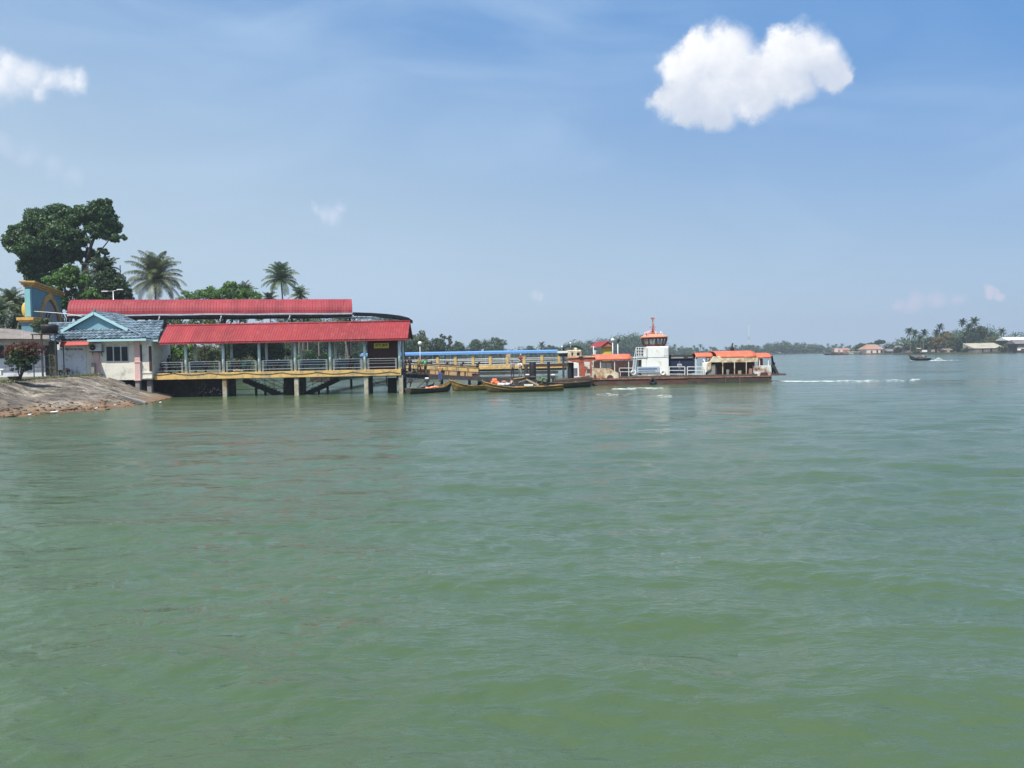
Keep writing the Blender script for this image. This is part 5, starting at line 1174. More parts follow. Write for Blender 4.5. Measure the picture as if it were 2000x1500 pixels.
# floating landing pontoon
pn = empty('landing_pontoon', (X(990, 84), 84, 0), 'low black floating pontoon behind the wooden boats', 'pontoon')
b = MB(); b.bb(X(932, 83.5), X(1046, 83.5), 83.5, 88, -.3, Z(985, 738.5, 83.5)); b.build('hull', M['dark_steel'], pn, .05)
b = MB(); b.bb(X(932, 83.5), X(1046, 83.5), 83.4, 88.1, Z(985, 738.4, 83.5), Z(985, 738.4, 83.5) + .06); b.build('deck', M['wood_dark'], pn)
for i, px in enumerate((938, 958, 978)):
    b = MB(); x = X(px, 83.4); b.torus((x, 83.3, .35), .26, .1, 'y', 16, 7); b.build('fender', M['rubber'], pn)
b = MB(); q = W(925, 729, 84.5); b.sphere(q, (.34, .25, .2), 9, 7); b.sphere(q + Vector((.3, .1, -.05)), (.22, .2, .15), 8, 6)
tag(b.build('orange_bundle', M['brick_pink']), 'small brick-red bundle at the foot of the gangway', 'bundle')

# ------------------------------------------------------------------ wooden boats
def hull_shape(L_, Wd, Hh, bow_rise, stern_w=.55, n=22, m_=10, sheer=.12, bow_len=.35):
    """open boat along +x (bow), returns section function f(u,v): v from keel 0 to gunwale 1 on side s"""
    def f(u, v, s, inset=0.0):
        t = u; wf = 1 - max(0, (t - (1 - bow_len)) / bow_len) ** 1.8; wf *= stern_w + (1 - stern_w) * min(1, t / .35) ** .7
        w = Wd / 2 * max(wf, .03) - inset
        zr = bow_rise * max(0, (t - .55) / .45) ** 2.2 + sheer * (1 - t / .55) ** 2 * (t < .55)
        keel = .35 * bow_rise * max(0, (t - .8) / .2) ** 2
        x = -L_ / 2 + L_ * t + .10 * L_ * max(0, t - .8) / .2 * (v - .5) * .6
        y = s * max(w, .01) * (v ** .42)
        z = keel + (Hh + zr - keel) * (v ** 1.25) + (inset if v < .5 else 0)
        return Vector((x, y, z))
    return f
def boat(px0, px1, py0, Y0_, Y1_, L_scale, lab, mats, Wd=1.15, Hh=.55, bow_rise=.5, bow_at='left', thwarts=4, name='wooden_boat', sink=.13):
    """longboat whose stern and bow stand at two sighted points on the water"""
    ps = W(px0, py0[0], Y0_); pe = W(px1, py0[1], Y1_); ps.z = pe.z = 0
    c = (ps + pe) / 2; d = pe - ps; L_ = d.length * L_scale; ang = atan2(d.y, d.x)
    e = empty(name, (0, 0, 0), lab, 'boat', 'wooden boats moored at the landing')
    f = hull_shape(L_, Wd, Hh, bow_rise); mo, mi, mg = mats; n = 26; m_ = 8
    def side(mb, ins, flip):
        for s in (-1, 1):
            vs = [f(i / n, j / m_, s, ins) for i in range(n + 1) for j in range(m_ + 1)]
            fs = [(i * (m_ + 1) + j, (i + 1) * (m_ + 1) + j, (i + 1) * (m_ + 1) + j + 1, i * (m_ + 1) + j + 1) for i in range(n) for j in range(m_)]
            if (s > 0) != flip: fs = [q[::-1] for q in fs]
            mb.add(vs, fs, True)
    b = MB(); side(b, 0, False)
    tr = [f(0, j / m_, 1) for j in range(m_ + 1)] + [f(0, j / m_, -1) for j in range(m_, -1, -1)]; b.add(tr, [tuple(range(len(tr)))]); hu = b.build('hull', M[mo], e)
    b = MB(); side(b, .05, True); b.build('inner_planking', M[mi], e)
    b = MB()
    for s in (-1, 1): b.tube([f(i / n, 1, s) + Vector((0, 0, .01)) for i in range(n + 1)], .045, 6)
    b.build('gunwale', M[mg], e)
    b = MB()
    for s in (-1, 1): b.tube([f(i / n, .72, s) + Vector((0, s * .012, 0)) for i in range(n + 1)], .022, 5)
    b.build('rubbing_strake', M[mg], hu) if False else b.build('rubbing_strake', M[mg], e)
    for k in range(thwarts):
        u = .15 + .6 * k / max(1, thwarts - 1); p = f(u, .8, 1); b = MB(); b.box((p.x, 0, p.z), (.2, abs(p.y) * 2 - .08, .04)); b.build('thwart', M[mg], e)
    st = f(1, 1, 1); kb = f(1, 0, 1); b = MB(); b.tube([kb, st + Vector((.03, -st.y, .02)), st + Vector((.12, -st.y, .16))], [.05, .05, .04], 6); b.build('stem_post', M[mg], e)
    e.location = (c.x, c.y, -sink); e.rotation_euler.z = ang
    return e, f, L_
def to_world(e, v): return Matrix.Translation(e.location) @ Matrix.Rotation(e.rotation_euler.z, 4, 'Z') @ Vector(v)
def outboard(wp, ang, lab, dirx=-1, white=True, L_=2.4):
    """long-tail engine: block on a bracket, long slanting shaft"""
    e = empty('outboard_engine', (0, 0, 0), lab, 'outboard engine', 'long-tail engines')
    b = MB(); b.box((0, 0, .55), (.42, .3, .26)); b.tube([(0, -.17, .5), (0, .17, .5)], .14, 10); b.build('engine_block', M['dark_steel'], e, .03)
    b = MB(); b.box((.02, 0, .75), (.34, .26, .13)); b.build('fuel_tank', M['white_paint' if white else 'dark_steel'], e, .04)
    b = MB(); b.bar((0, 0, 0), (0, 0, .45), .09); b.bar((-.12, 0, 0), (.1, 0, .4), .05); b.build('bracket', M['dark_steel'], e)
    b = MB(); b.tube([(.15 * dirx, 0, .5), (L_ * dirx * .75, 0, -.55)], .035, 7); b.build('shaft', M['dark_steel'], e)
    b = MB(); b.tube([(-.15 * dirx, 0, .55), (-1.0 * dirx, .1, .85)], .02, 6); b.build('tiller', M['dark_steel'], e)
    e.location = wp; e.rotation_euler.z = ang; return e
bA, fA, LA = boat(797, 880, (768, 762), 74.5, 79.5, 1.0, 'dark wooden boat with yellow inside and upswept bow, nearest the jetty', ('boat_dark', 'boat_yellow', 'boat_brown'), 1.25, .5, .55, sink=.12)
bB, fB, LB = boat(975, 884, (756, 762), 82.2, 79.0, 1.02, 'yellow-brown wooden boat pointing left, second from the jetty', ('boat_yellow', 'boat_inner', 'boat_yellow'), 1.35, .55, .6)
bC, fC, LC = boat(1100, 949, (764, 766), 76.2, 75.6, 1.0, 'long brown wooden boat in front, loaded with orange cargo and men', ('boat_brown', 'boat_dark', 'boat_yellow'), 1.4, .52, .55)
bD, fD, LD = boat(1150, 1052, (748, 752), 84.0, 80.5, 1.0, 'rusty brown boat half hidden behind the long loaded boat', ('boat_dark', 'boat_dark', 'boat_brown'), 1.4, .6, .35)
bE, fE, LE = boat(788, 845, (765, 762), 78.2, 81.5, 1.0, 'low grey-black boat tucked between the jetty and the nearest yellow-lined boat', ('boat_dark', 'boat_dark', 'plank_grey'), 1.1, .4, .35)
outboard(W(802, 756, 77.2), .1, 'dark long-tail engine left, tilted up beside the jetty pile', -1, False, 1.6)
outboard(W(834, 755, 76.4), -.15, 'long-tail engine with a white tank on the nearest dark boat', -1, True, 2.0)
outboard(W(1030, 748, 77.2), .2, 'long-tail engine with white tank standing amid the loaded boat', -1, True, 1.6)
outboard(W(1080, 748, 78.3), 0, 'long-tail engine with white tank beside the bending man', 1, True, 1.0)
def heap(name, pts, mt, lab, cat, kind=None):
    b = MB()
    for (px, py, Y_, rx, ry, rz) in pts:
        p = W(px, py, Y_); b.sphere(p, (rx, ry, rz), 10, 7)
    b.v = [tuple(Vector(v) + Vector((noise.noise(Vector(v) * 4), 0, noise.noise(Vector(v) * 4 + Vector((3, 3, 3))))) * .12) for v in b.v]
    return tag(b.build(name, M[mt]), lab, cat, kind=kind)
heap('orange_cloth', [(966, 744, 76.2, .28, .2, .24), (962, 747, 76.1, .22, .2, .18), (971, 748, 76.1, .28, .2, .15)], 'orange_vest', 'orange cloth heap in the bow of the long loaded boat', 'cloth')
heap('pink_bundle', [(984, 746.5, 76.2, .2, .18, .12), (988, 747.5, 76.2, .18, .18, .1)], 'brick_pink', 'small dull pink bundle behind the orange cloth heap', 'bundle')
heap('white_sacks', [(976, 750, 76.0, .3, .2, .1), (984, 750.5, 76.0, .3, .2, .08), (993, 750, 76.0, .25, .2, .1)], 'litter', 'flat white sacks along the gunwale of the long loaded boat', 'sacks', 'stuff')
heap('pink_cargo', [(843, 757, 76.6, .45, .25, .12), (850, 756.5, 77, .35, .22, .12), (836, 758.5, 76.2, .3, .2, .1)], 'orange_pale', 'pale pink cargo lying in the boat nearest the jetty', 'cargo')
b = MB(); a = W(1028, 741, 77); c = W(1053, 753, 75.9); b.bar(a, c, .07, .12); tag(b.build('plank', M['wood_pale']), 'pale plank slanting down across the long loaded boat', 'plank')
b = MB(); a = W(1002, 740.5, 78.2); c = W(1034, 734, 78.6); b.tube([a, a.lerp(c, .5) + Vector((0, 0, -.06)), c], .07, 6); tag(b.build('wooden_pole', M['boat_yellow']), 'yellow wooden pole lying up towards the thick black pile', 'pole')
b = MB(); a = W(1014, 744.5, 76.9); b.box(a + Vector((.3, 0, 0)), (.75, .35, .1), ry=-.3); tag(b.build('grey_box', M['plank_grey']), 'dark grey lid leaning in the long loaded boat', 'box')
b = MB(); a = W(1028, 752, 75.1); b.bb(a.x - .2, a.x + .6, 75.0, 75.12, a.z - .07, a.z + .07); tag(b.build('white_mark', M['white_paint']), 'short white board on the side of the long loaded boat', 'board')

# ------------------------------------------------------------------ the ferry
YF_ = 87.0; YK = 93.5
fe = empty('car_ferry', (X(1330, 90), 90, 0), 'rusty car ferry with white wheelhouse tower and orange canopies, moving right', 'ferry')
DK = .62
def fx(px, Y=YF_): return X(px, Y, 735)
b = MB(); xs0, xs1 = fx(1155), fx(1507)
n_ = 44; vs = []
for i in range(n_ + 1):
    u = i / n_; x = xs0 + (xs1 - xs0) * u; dz = .22 * max(0, (.1 - u) / .1) ** 2 + .12 * max(0, (u - .9) / .1) ** 2
    rk = .55 * max(0, (.14 - u) / .14) ** 1.4 + .5 * max(0, (u - .93) / .07) ** 1.4
    for (yy, zz) in ((YF_, DK + dz), (YF_ + .02, -.35 + rk), (YK - .02, -.35 + rk), (YK, DK + dz)): vs.append((x, yy, zz))
fs = []
for i in range(n_):
    for k in range(4): fs.append((i * 4 + k, i * 4 + (k + 1) % 4, (i + 1) * 4 + (k + 1) % 4, (i + 1) * 4 + k))
fs += [(0, 3, 2, 1), tuple(n_ * 4 + k for k in range(4))]
b.add(vs, [f[::-1] for f in fs]); b.build('hull', M['hull_red'], fe)
b = MB(); b.bb(fx(1345), fx(1500), YF_ - .03, YF_ - .004, -.3, DK - .12); b.build('dark_plating', M['hull_dark'], fe)
b = MB(); b.bb(xs0, xs1, YF_ - .08, YF_ + .06, DK - .03, DK + .07); b.build('deck_edge', M['rust_edge'], fe)
b = MB(); b.bb(xs0 + .05, xs1 - .05, YF_ + .07, YK - .05, DK + .02, DK + .05); b.bb(fx(1210), fx(1480), YF_ + .1, YF_ + .3, DK + .05, DK + .28); b.build('deck', M['deck_brown'], fe)
# bow wing with rust
def Pz(px, py, Y=YF_ + .1): return Z(px, py, Y)
def poly(mb, pts, Y, dep): mb.prism([(X(a, Y, c), Z(a, c, Y)) for a, c in pts], 'y', Y, Y + dep)
b = MB(); poly(b, [(1157, 738.5), (1157, 718.5), (1176, 719.3), (1191, 719.5), (1208.5, 729), (1208.5, 738.5)], YF_ + .12, .12); b.build('bow_wing', M['cream_rust'], fe)
b = MB(); c = W(1191.5, 737.5, YF_ + .1)
b.prism([(c.x + .34 * cos(t), c.z - .05 + .32 * sin(t)) for t in [pi * k / 12 for k in range(13)]], 'y', YF_ + .09, YF_ + .119); b.build('wheel_arch', M['rust_dark'], fe)
b = MB(); c = W(1162, 735, YF_ + .1); b.prism([(c.x - .08, c.z - .25), (c.x + .08, c.z - .25), (c.x + .08, c.z + .15), (c.x, c.z + .25), (c.x - .08, c.z + .15)], 'y', YF_ + .085, YF_ + .118); b.build('scupper', M['rust_dark'], fe)
# first orange canopy
def canopy(px0, px1, pt, pe, Ya, dep, lab_mat, name='canopy_roof', posts=(), parent=fe, arch_=True):
    x0, x1 = X(px0, Ya, pe), X(px1, Ya, pe); ze = Z((px0 + px1) / 2, pe, Ya); ztp = Z((px0 + px1) / 2, pt, Ya + dep * .4); b = MB(); h = ztp - ze
    pr = [(dep / 2 - dep / 2 * cos(t), h * sin(t) ** .8) for t in [pi * k / 14 for k in range(15)]]
    b.grid(lambda u, v: Vector((x0 + (x1 - x0) * u, Ya, ze)) + Vector((0, pr[min(int(v * 14 + .001), 14)][0], pr[min(int(v * 14 + .001), 14)][1])), 8, 14)
    o = b.build(name, M[lab_mat], parent); mo = o.modifiers.new('s', 'SOLIDIFY'); mo.thickness = .05
    for px in posts:
        for yy in (Ya + .15, Ya + dep - .15):
            b = MB(); x = X(px, Ya, pe); b.bar((x, yy, DK), (x, yy, ze + .1), .08); b.build('canopy_post', M['white_rail'], parent)
    return ze, x0, x1
canopy(1163, 1233, 691.5, 703.6, YF_ + .7, 3.4, 'orange', posts=(1173, 1200.5, 1228))
b = MB(); c = W(1181, 698.3, YF_ + 1.1); b.sphere(c + Vector((0, -.02, 0)), (.3, .1, .08), 10, 6); b.build('roof_vent', M['rust_dark'], fe)
for a in (1174, 1184.6):
    b = MB(); pb(b, a, a + 9.4, 708.8, 719.5, YF_ + 2.2, .08); b.build('notice_panel', M['white_paint'], fe)
b = MB(); pb(b, 1160, 1236, 704.5, 735, YK - .8, .1); b.build('back_screen', M['rust_dark'], fe)
b = MB(); Yq = YF_ + .15
for z_ in (718.8, 726): b.bar(W(1209.5, z_, Yq), W(1238, z_, Yq), .06)
b.bar(W(1209.5, 718.8, Yq), W(1209.5, 726, Yq), .06); b.bar(W(1211.5, 726, Yq), W(1211.5, 735, Yq), .05)
b.build('forward_rail', M['white_rail'], fe)
for px, h, c_ in ((1216, .9, 'brick_pink'), (1222, 1.0, 'plank_grey'), (1229, .8, 'wood_pale')):
    p = W(px, 731, YF_ + 2.5); b = MB(); b.box((p.x, p.y, DK + h / 2), (.4, .4, h)); b.sphere((p.x, p.y, DK + h), (.2, .2, .15), 8, 5); tag(b.build('deck_cargo', M[c_], None, .04), {1216: 'reddish cargo bundle on the ferry deck left of the life ring', 1222: 'grey cargo bundle in the middle of the forward ferry deck', 1229: 'tan cargo bundle on the ferry deck nearest the white tower'}[px], 'cargo')
# white tower
Yt = YF_ + .55
b = MB(); pb(b, 1263.5, 1306.5, 676.5, 733.5, Yt, 2.6); b.build('tower', M['white_paint'], fe, .1)
b = MB(); pb(b, 1253.5, 1263.3, 697.5, 733.5, Yt + .02, 2.4); pb(b, 1243.5, 1253.3, 698.5, 703, Yt + .02, 2.4); b.build('stair_house', M['white_paint'], fe, .02)
b = MB(); pb(b, 1243.7, 1248.3, 703.2, 733.3, Yt + .5, .08); b.build('corrugated_door', M['alu'], fe)
b = MB(); pb(b, 1248.6, 1251.2, 701.5, 733, Yt + .3, .08); b.build('doorway', M['black'], fe)
b = MB(); pb(b, 1243.4, 1307, 732.7, 736.5, Yt - .05, .3); b.build('tower_plinth', M['cream_rust'], fe)
b = MB(); pb(b, 1296.5, 1305, 680, 694.5, Yt - .03, .05); b.build('side_hatch', M['white_rail'], fe)
b = MB(); pb(b, 1260, 1306.5, 697.6, 698.3, Yt - .02, .05); b.build('weld_seam', M['concrete'], fe)
# balcony
for x0_, x1_, n1 in ((1243, 1256, 3), (1256, 1264, 2)):
    b = MB()
    for py in (678.5, 683.5, 689.5, 695.5): b.bar(W(x0_, py, Yt - .05), W(x1_, py, Yt - .05), .07)
    for k in range(n1 + 1): px = x0_ + (x1_ - x0_) * k / n1; b.bar(W(px, 678.5, Yt - .05), W(px, 697, Yt - .05), .06)
    b.build('balcony_rail', M['white_rail'], fe)
b = MB(); b.bar(W(1242.3, 679, Yt - .05), W(1239, 698, Yt - .05), .06); b.bar(W(1239, 698, Yt - .05), W(1235, 723, Yt - .05), .06); b.bar(W(1243.8, 698, Yt - .05), W(1240.5, 722, Yt - .05), .05)
for k in range(8): f = k / 8; b.bar(W(1238.8 - 3.4 * f, 699 + 23 * f, Yt - .05), W(1243.4 - 3 * f, 699 + 23 * f, Yt - .05), .03)
b.build('ladder', M['white_rail'], fe)
b = MB(); b.bb(X(1236, Yt), X(1264, Yt), Yt - .06, Yt + 2.6, Z(1250, 698.4, Yt), Z(1250, 697, Yt)); b.build('balcony_floor', M['white_paint'], fe)
# wheelhouse: eight-sided, flaring upward
zc0 = Z(1279, 676.3, Yt + 1.3); zc1 = Z(1279, 659.3, Yt + 1.3); cx_ = X(1278.5, Yt + 1.3); cy_ = Yt + 1.35
r0 = (X(1299.5, Yt + 1.3) - X(1258.5, Yt + 1.3)) / 2; r1 = (X(1304, Yt + 1.3) - X(1252.5, Yt + 1.3)) / 2
NS = 10
def ring(r, z, ph=pi / NS): return [Vector((cx_ + r * cos(2 * pi * k / NS + ph), cy_ + r * .92 * sin(2 * pi * k / NS + ph), z)) for k in range(NS)]
Rb, Rt = ring(r0, zc0), ring(r1, zc1)
b = MB(); bb_, bt_ = ring(r0, zc0 - .02), [p.lerp(q, .22) for p, q in zip(Rb, Rt)]
b.add(Rb + bt_, [(k, (k + 1) % NS, NS + (k + 1) % NS, NS + k) for k in range(NS)]); b.add(Rb, [tuple(range(NS))[::-1]])
tp_ = [p.lerp(q, .86) for p, q in zip(Rb, Rt)]; b.add(tp_ + Rt, [(k, (k + 1) % NS, NS + (k + 1) % NS, NS + k) for k in range(NS)])
for k in range(NS): b.bar(bt_[k].lerp(tp_[k], -.05), tp_[k].lerp(bt_[k], -.05), .22 if k % 2 else .14, .12)
wh = b.build('wheelhouse', M['wheel_brown'], fe)

def glassm():
    m = bpy.data.materials.new('window_glass'); m.use_nodes = True; p = m.node_tree.nodes['Principled BSDF']; p.inputs['Base Color'].default_value = (.5, .6, .6, 1); p.inputs['Roughness'].default_value = .05; p.inputs['Alpha'].default_value = .35; return m
M['glass'] = glassm()
for k in range(NS):
    a_, c_, d__, e_ = bt_[k], bt_[(k + 1) % NS], tp_[(k + 1) % NS], tp_[k]; cc = (a_ + c_ + d__ + e_) / 4; inn = Vector((cx_, cy_, cc.z)) - cc; inn = inn.normalized() * .03
    b = MB(); b.add([a_ + inn, c_ + inn, d__ + inn, e_ + inn], [(0, 1, 2, 3)]); b.build('window_pane', M['glass'], wh)
b = MB(); r2 = [Vector((cx_ + (p.x - cx_) * 1.06, cy_ + (p.y - cy_) * 1.06, zc1 + .01)) for p in Rt]; r3 = [Vector((p.x, p.y, zc1 + .08)) for p in r2]; r4 = [Vector((cx_ + (p.x - cx_) * .55, cy_ + (p.y - cy_) * .55, zc1 + .36)) for p in Rt]
b.add(r2 + r3 + r4, [tuple(range(NS))[::-1]] + [(k, (k + 1) % NS, NS + (k + 1) % NS, NS + k) for k in range(NS)] + [(NS + k, NS + (k + 1) % NS, 2 * NS + (k + 1) % NS, 2 * NS + k) for k in range(NS)] + [tuple(range(2 * NS, 3 * NS))]); b.build('wheelhouse_roof', M['orange_pale'], fe)
b = MB(); zr = zc1 + .36; tz = Z(1276, 622, cy_); mx_ = X(1276, cy_); b.tube([(mx_, cy_, zr), (mx_, cy_, tz)], [.075, .05], 8); b.bar((mx_ + .3, cy_, zr), (mx_ + .04, cy_, tz - .5), .035)
for kk in range(5): b.bar((mx_ - .16, cy_, zr + .25 + kk * .26), (mx_ + .16, cy_, zr + .25 + kk * .26), .03)
b.box((mx_, cy_, zr + .1), (.4, .4, .2)); b.box((mx_, cy_, tz), (.35, .3, .14)); b.bar((mx_ - .4, cy_, tz - .9), (mx_ + .35, cy_, tz - .9), .04); b.bar((mx_ - .5, cy_, zr), (mx_, cy_, tz - .9), .03); b.box((mx_ - .15, cy_, zr + .06), (.7, .5, .12)); b.build('mast', M['orange_frame'], fe)
b = MB(); b.sphere((mx_ - .05, cy_, tz + .12), (.09, .09, .07), 8, 6); b.build('mast_light', M['orange_pale'], fe)
defm('flag_pink', (.62, .38, .46), (.70, .55, .62), .8, 4)
for (o1, w_, lab) in (((-.02, 0, -1.15), -.95, 0), ((.04, 0, -1.2), .5, 1)):
    p = Vector((mx_, cy_, tz)) + Vector(o1); b = MB(); b.grid(lambda u, v: p + Vector((w_ * u, .1 * sin(u * 7 + v * 3), -.62 * v - .35 * u)), 8, 6); o = b.build('flag', M['flag_pink'], fe); o.modifiers.new('s', 'SOLIDIFY').thickness = .01
for px, py in ((1291, 649.5), (1262.5, 652.5)):
    p = W(px, py, cy_ - .8); b = MB(); b.sphere(p, .1 if px > 1280 else .07, 8, 6); b.bar(p, p + Vector((0, 0, -.35)), .04); b.bar(p + Vector((.15, 0, .02)), p + Vector((.18, 0, -.3)), .05); b.build('roof_lamp', M['white_paint' if px > 1280 else 'dark_steel'], fe)
# name sign, life rings
c = W(1266, 722, Yt - .1); sg = empty('ferry_sign', tuple(c), 'grey-blue signboard with two lines of lettering on the white ferry tower', 'sign')
b = MB(); b.box(c, ((1288 - 1244) / F * Yt, .05, .62)); b.build('board', M['sign_blue'], sg, .01)
text_mesh('upper_lettering', 'องค์การบริหารส่วนจังหวัดนราธิวาส', .2, M['letter_blue'], sg, (c.x - .05, c.y - .035, c.z + .11), width=1.95, height=.2)
text_mesh('lower_lettering', 'แพขนานยนต์ ตากใบ', .2, M['letter_teal'], sg, (c.x - .12, c.y - .035, c.z - .12), width=1.7, height=.15)
for px, py, R_, lab in ((1237.3, 727.3, .22, 'white life ring hung on the rail left of the ferry sign'), (1294.5, 728, .2, 'pale life ring hung on the tower right of the ferry sign')):
    p = W(px, py, Yt - .25 if px < 1250 else Yt - .1); b = MB(); b.torus(p, R_, .085, 'y', 22, 9); tag(b.build('life_ring', M['white_paint']), lab, 'life ring')
b = MB(); p = W(1275, 744.5, YF_ - .14); b.torus(p, .24, .12, 'y', 20, 9); tag(b.build('tyre_fender', M['rubber']), 'black tyre hung on the ferry hull below the white tower', 'tyre')
b = MB(); p2 = p + Vector((0, 0, .3)); b.tube([p2, p2 + Vector((0, .05, .45))], .02, 5); b.build('fender_rope', M['plank_grey'], None); tag(bpy.data.objects['fender_rope'], 'short rope holding the tyre on the ferry hull', 'rope')
for i, (a, c, t, mt, l) in enumerate(((1418, 1424, 722, 'plank_grey', 'grey drum standing before the brown bulkhead, left'), (1441, 1447, 724, 'wood_pale', 'tan crate standing before the brown bulkhead, middle'), (1462, 1468, 720, 'brick_pink', 'reddish bale standing before the brown bulkhead, right'))):
    b = MB(); x = X((a + c) / 2, YF_ + .8); r = (X(c, YF_ + .8) - X(a, YF_ + .8)) / 2; h = Z(a, t, YF_ + .8)
    if i == 0: b.tube([(x, YF_ + .75, DK), (x, YF_ + .75, h)], r, 14)
    else: b.box((x, YF_ + .75, (DK + h) / 2), (2 * r, .3, h - DK))
    tag(b.build('deck_cargo', M[mt], None, .03), l, 'cargo')
# truck under tarpaulin
tk = empty('covered_truck', (X(1336, YF_ + 3), YF_ + 3, DK), 'navy blue covered truck parked on the ferry deck right of the tower', 'truck')
Yk = YF_ + 2.4
b = MB(); pb(b, 1306.5, 1357, 702, 729, Yk, 2.2); b.build('cargo_cover', M['navy'], tk, .06)
b = MB(); pb(b, 1306.5, 1362, 692.8, 701.7, Yk - .1, 2.4); b.build('roof_frame', M['dark_steel'], tk, .03)
b = MB(); pb(b, 1311, 1335, 697.3, 700, Yk - .14, .05); pb(b, 1344, 1353, 697.3, 699.2, Yk - .14, .05); b.build('roof_strip', M['alu'], tk)
for px in (1317, 1345):
    for yy in (Yk + .2, Yk + 2.0):
        p = Vector((X(px, Yk), yy, DK + .42)); b = MB(); b.torus(p, .24, .13, 'y', 16, 8); b.tube([p + Vector((0, -.1, 0)), p + Vector((0, .1, 0))], .14, 10); b.build('wheel', M['rubber'], tk)
# side rail
for a, c in ((1307, 1337.5), (1342.5, 1374)):
    b = MB()
    for py in (716.4, 723.4, 730.6): b.bar(W(a, py, YF_ + .2), W(c, py, YF_ + .2), .07)
    for px in (a, c): b.bar(W(px, 716, YF_ + .2), W(px, 737, YF_ + .2), .08)
    b.build('side_rail', M['white_rail'], fe)
canopy(1359, 1392.5, 688.8, 698.2, YF_ + .6, 2.4, 'orange', posts=(1359.5, 1389))
# funnel and white locker
b = MB(); poly(b, [(1372.5, 733), (1372.5, 709), (1383, 707), (1388, 707), (1388, 722), (1378, 728), (1378, 733)], YF_ + .35, .9); b.build('locker', M['white_paint'], fe, .03)
b = MB(); poly(b, [(1380, 726), (1380, 711), (1388, 705), (1394, 696), (1406, 696), (1411, 702), (1411, 707.5), (1389, 708), (1389, 720)], YF_ + .32, 1.2); b.build('funnel_casing', M['cream_rust'], fe, .03)
b = MB(); q = W(1376, 706, YF_ + .6); b.tube([q + Vector((0, 0, -.2)), q + Vector((0, 0, .08)), q + Vector((-.12, 0, .18))], .07, 8); b.build('vent_pipe', M['white_paint'], fe)
b = MB(); poly(b, [(1379, 736), (1383, 724), (1389, 712), (1397, 711), (1397, 736)], YF_ + .5, .6); b.build('rope_heap', M['concrete'], fe)
# main canopy
Yc = YF_ + .35
canopy(1400, 1478, 685, 698.8, Yc, 5.2, 'orange', posts=())
b = MB(); c = W(1401.5, 691.5, Yc + .4)
canopy(1476, 1507, 689, 699, Yc + .3, 3.6, 'orange', posts=(1484, 1501.5))
b = MB(); pb(b, 1408, 1481, 698.9, 707.3, Yc - .02, .06); b.build('canopy_fascia', M['cream_rust'], fe)
b = MB(); pb(b, 1390, 1474, 706, 736, Yc + .7, .1); pb(b, 1395, 1400, 708, 736, Yc + .3, 1.2); b.build('inner_bulkhead', M['rust_dark'], fe)
for px in (1411.5, 1434.5, 1457.5):
    b = MB(); b.bar(W(px, 707, Yc), W(px, 735.5, Yc), .08); b.build('canopy_post', M['cream_rust'], fe)
b = MB(); q = W(1430, 684, Yc + 2.5); q0 = q + Vector((0, 0, -1)); b.tube([q0, W(1430, 674, Yc + 2.5), W(1431.5, 670, Yc + 2.5)], [.11, .08, .08], 8); b.box(W(1430, 682, Yc + 2.5), (.35, .3, .3)); b.build('exhaust_pipe', M['black'], fe)
b = MB(); poly(b, [(1473.5, 729), (1473.5, 714), (1506, 714), (1506, 736), (1477, 735)], Yc - .05, 2.5); b.build('stern_box', M['white_rust'], fe, .02)
b = MB(); poly(b, [(1483.5, 735.8), (1486, 727.5), (1499, 727.5), (1501, 735.8)], Yc - .08, .025); b.build('rust_patch', M['rust_dark'], fe)
b = MB(); pb(b, 1481, 1490, 700, 713.8, Yc + 2.0, .1); b.build('stern_screen', M['orange_frame'], fe)
b = MB()
for a, c in (((1507.5, 695), (1509.5, 733)), ((1507.5, 695), (1514, 733)), ((1509, 705), (1514, 720)), ((1509, 722), (1513, 708)), ((1510, 732), (1517, 727))): b.bar(W(*a, YF_ + 1.5), W(*c, YF_ + 1.5), .14)
b.bar(W(1507, 713, YF_ + 1.2), W(1514, 720, YF_ + 1.2), .3); b.bar(W(1513, 719, YF_ + 1.2), W(1519, 731, YF_ + 1.2), .25); b.build('ramp_winch', M['dark_steel'], fe)
b = MB(); b.bb(X(1507.5, YF_), X(1537.5, YF_), YF_ + .4, YK - .4, Z(1520, 733.5, YF_), Z(1520, 730, YF_)); b.build('stern_ramp', M['hull_red'], fe)
for i, (px, lab) in enumerate(((1417, ''), (1445, ''))):
    b = MB(); b.bar(W(px, 734, YF_ - .05), W(px, 748, YF_ - .05), .035); b.build('mooring_line', M['plank_grey'], fe)

# orange frame of the landing stage, yellow hut, cream deckhouse
Yo = 88.5
of = empty('landing_portal', (X(1140, Yo), Yo, 0), 'rust-orange steel portal frame standing left of the ferry', 'steel frame')
b = MB(); poly(b, [(1108, 702), (1112, 699.5), (1126, 699), (1133, 696.5), (1142, 696), (1155, 697.5), (1168, 695), (1169, 700.5), (1156, 705), (1156, 707), (1141, 706.5), (1131, 709), (1121, 707.5), (1109, 704.5)], Yo, .4); b.build('curved_beam', M['orange_frame'], of)
for x0_, x1_ in ((1131, 1140.5), (1153, 1156)):
    b = MB(); poly(b, [(x0_, 707.8), (x1_, 707.2), (x1_ + (3 if x0_ < 1140 else 0), 735.5), (x0_ + 1, 735.5)], Yo + .03, .5); b.build('leg', M['orange_frame'], of)
b = MB(); poly(b, [(1141, 714.5), (1148, 718), (1143, 730), (1141, 733)], Yo + .1, .2); b.build('gusset', M['orange_frame'], of)
b = MB(); pb(b, 1108, 1170, 697.0, 698.4, Yo - .1, 3); b.sphere(W(1163, 697.5, Yo + .3), (.45, .3, .16), 12, 7); b.build('top_plate', M['orange_pale'], of)
b = MB(); b.sphere(W(1134.5, 696.8, Yo - .1), (.28, .1, .07), 10, 5); b.build('dark_vent', M['rust_dark'], of)
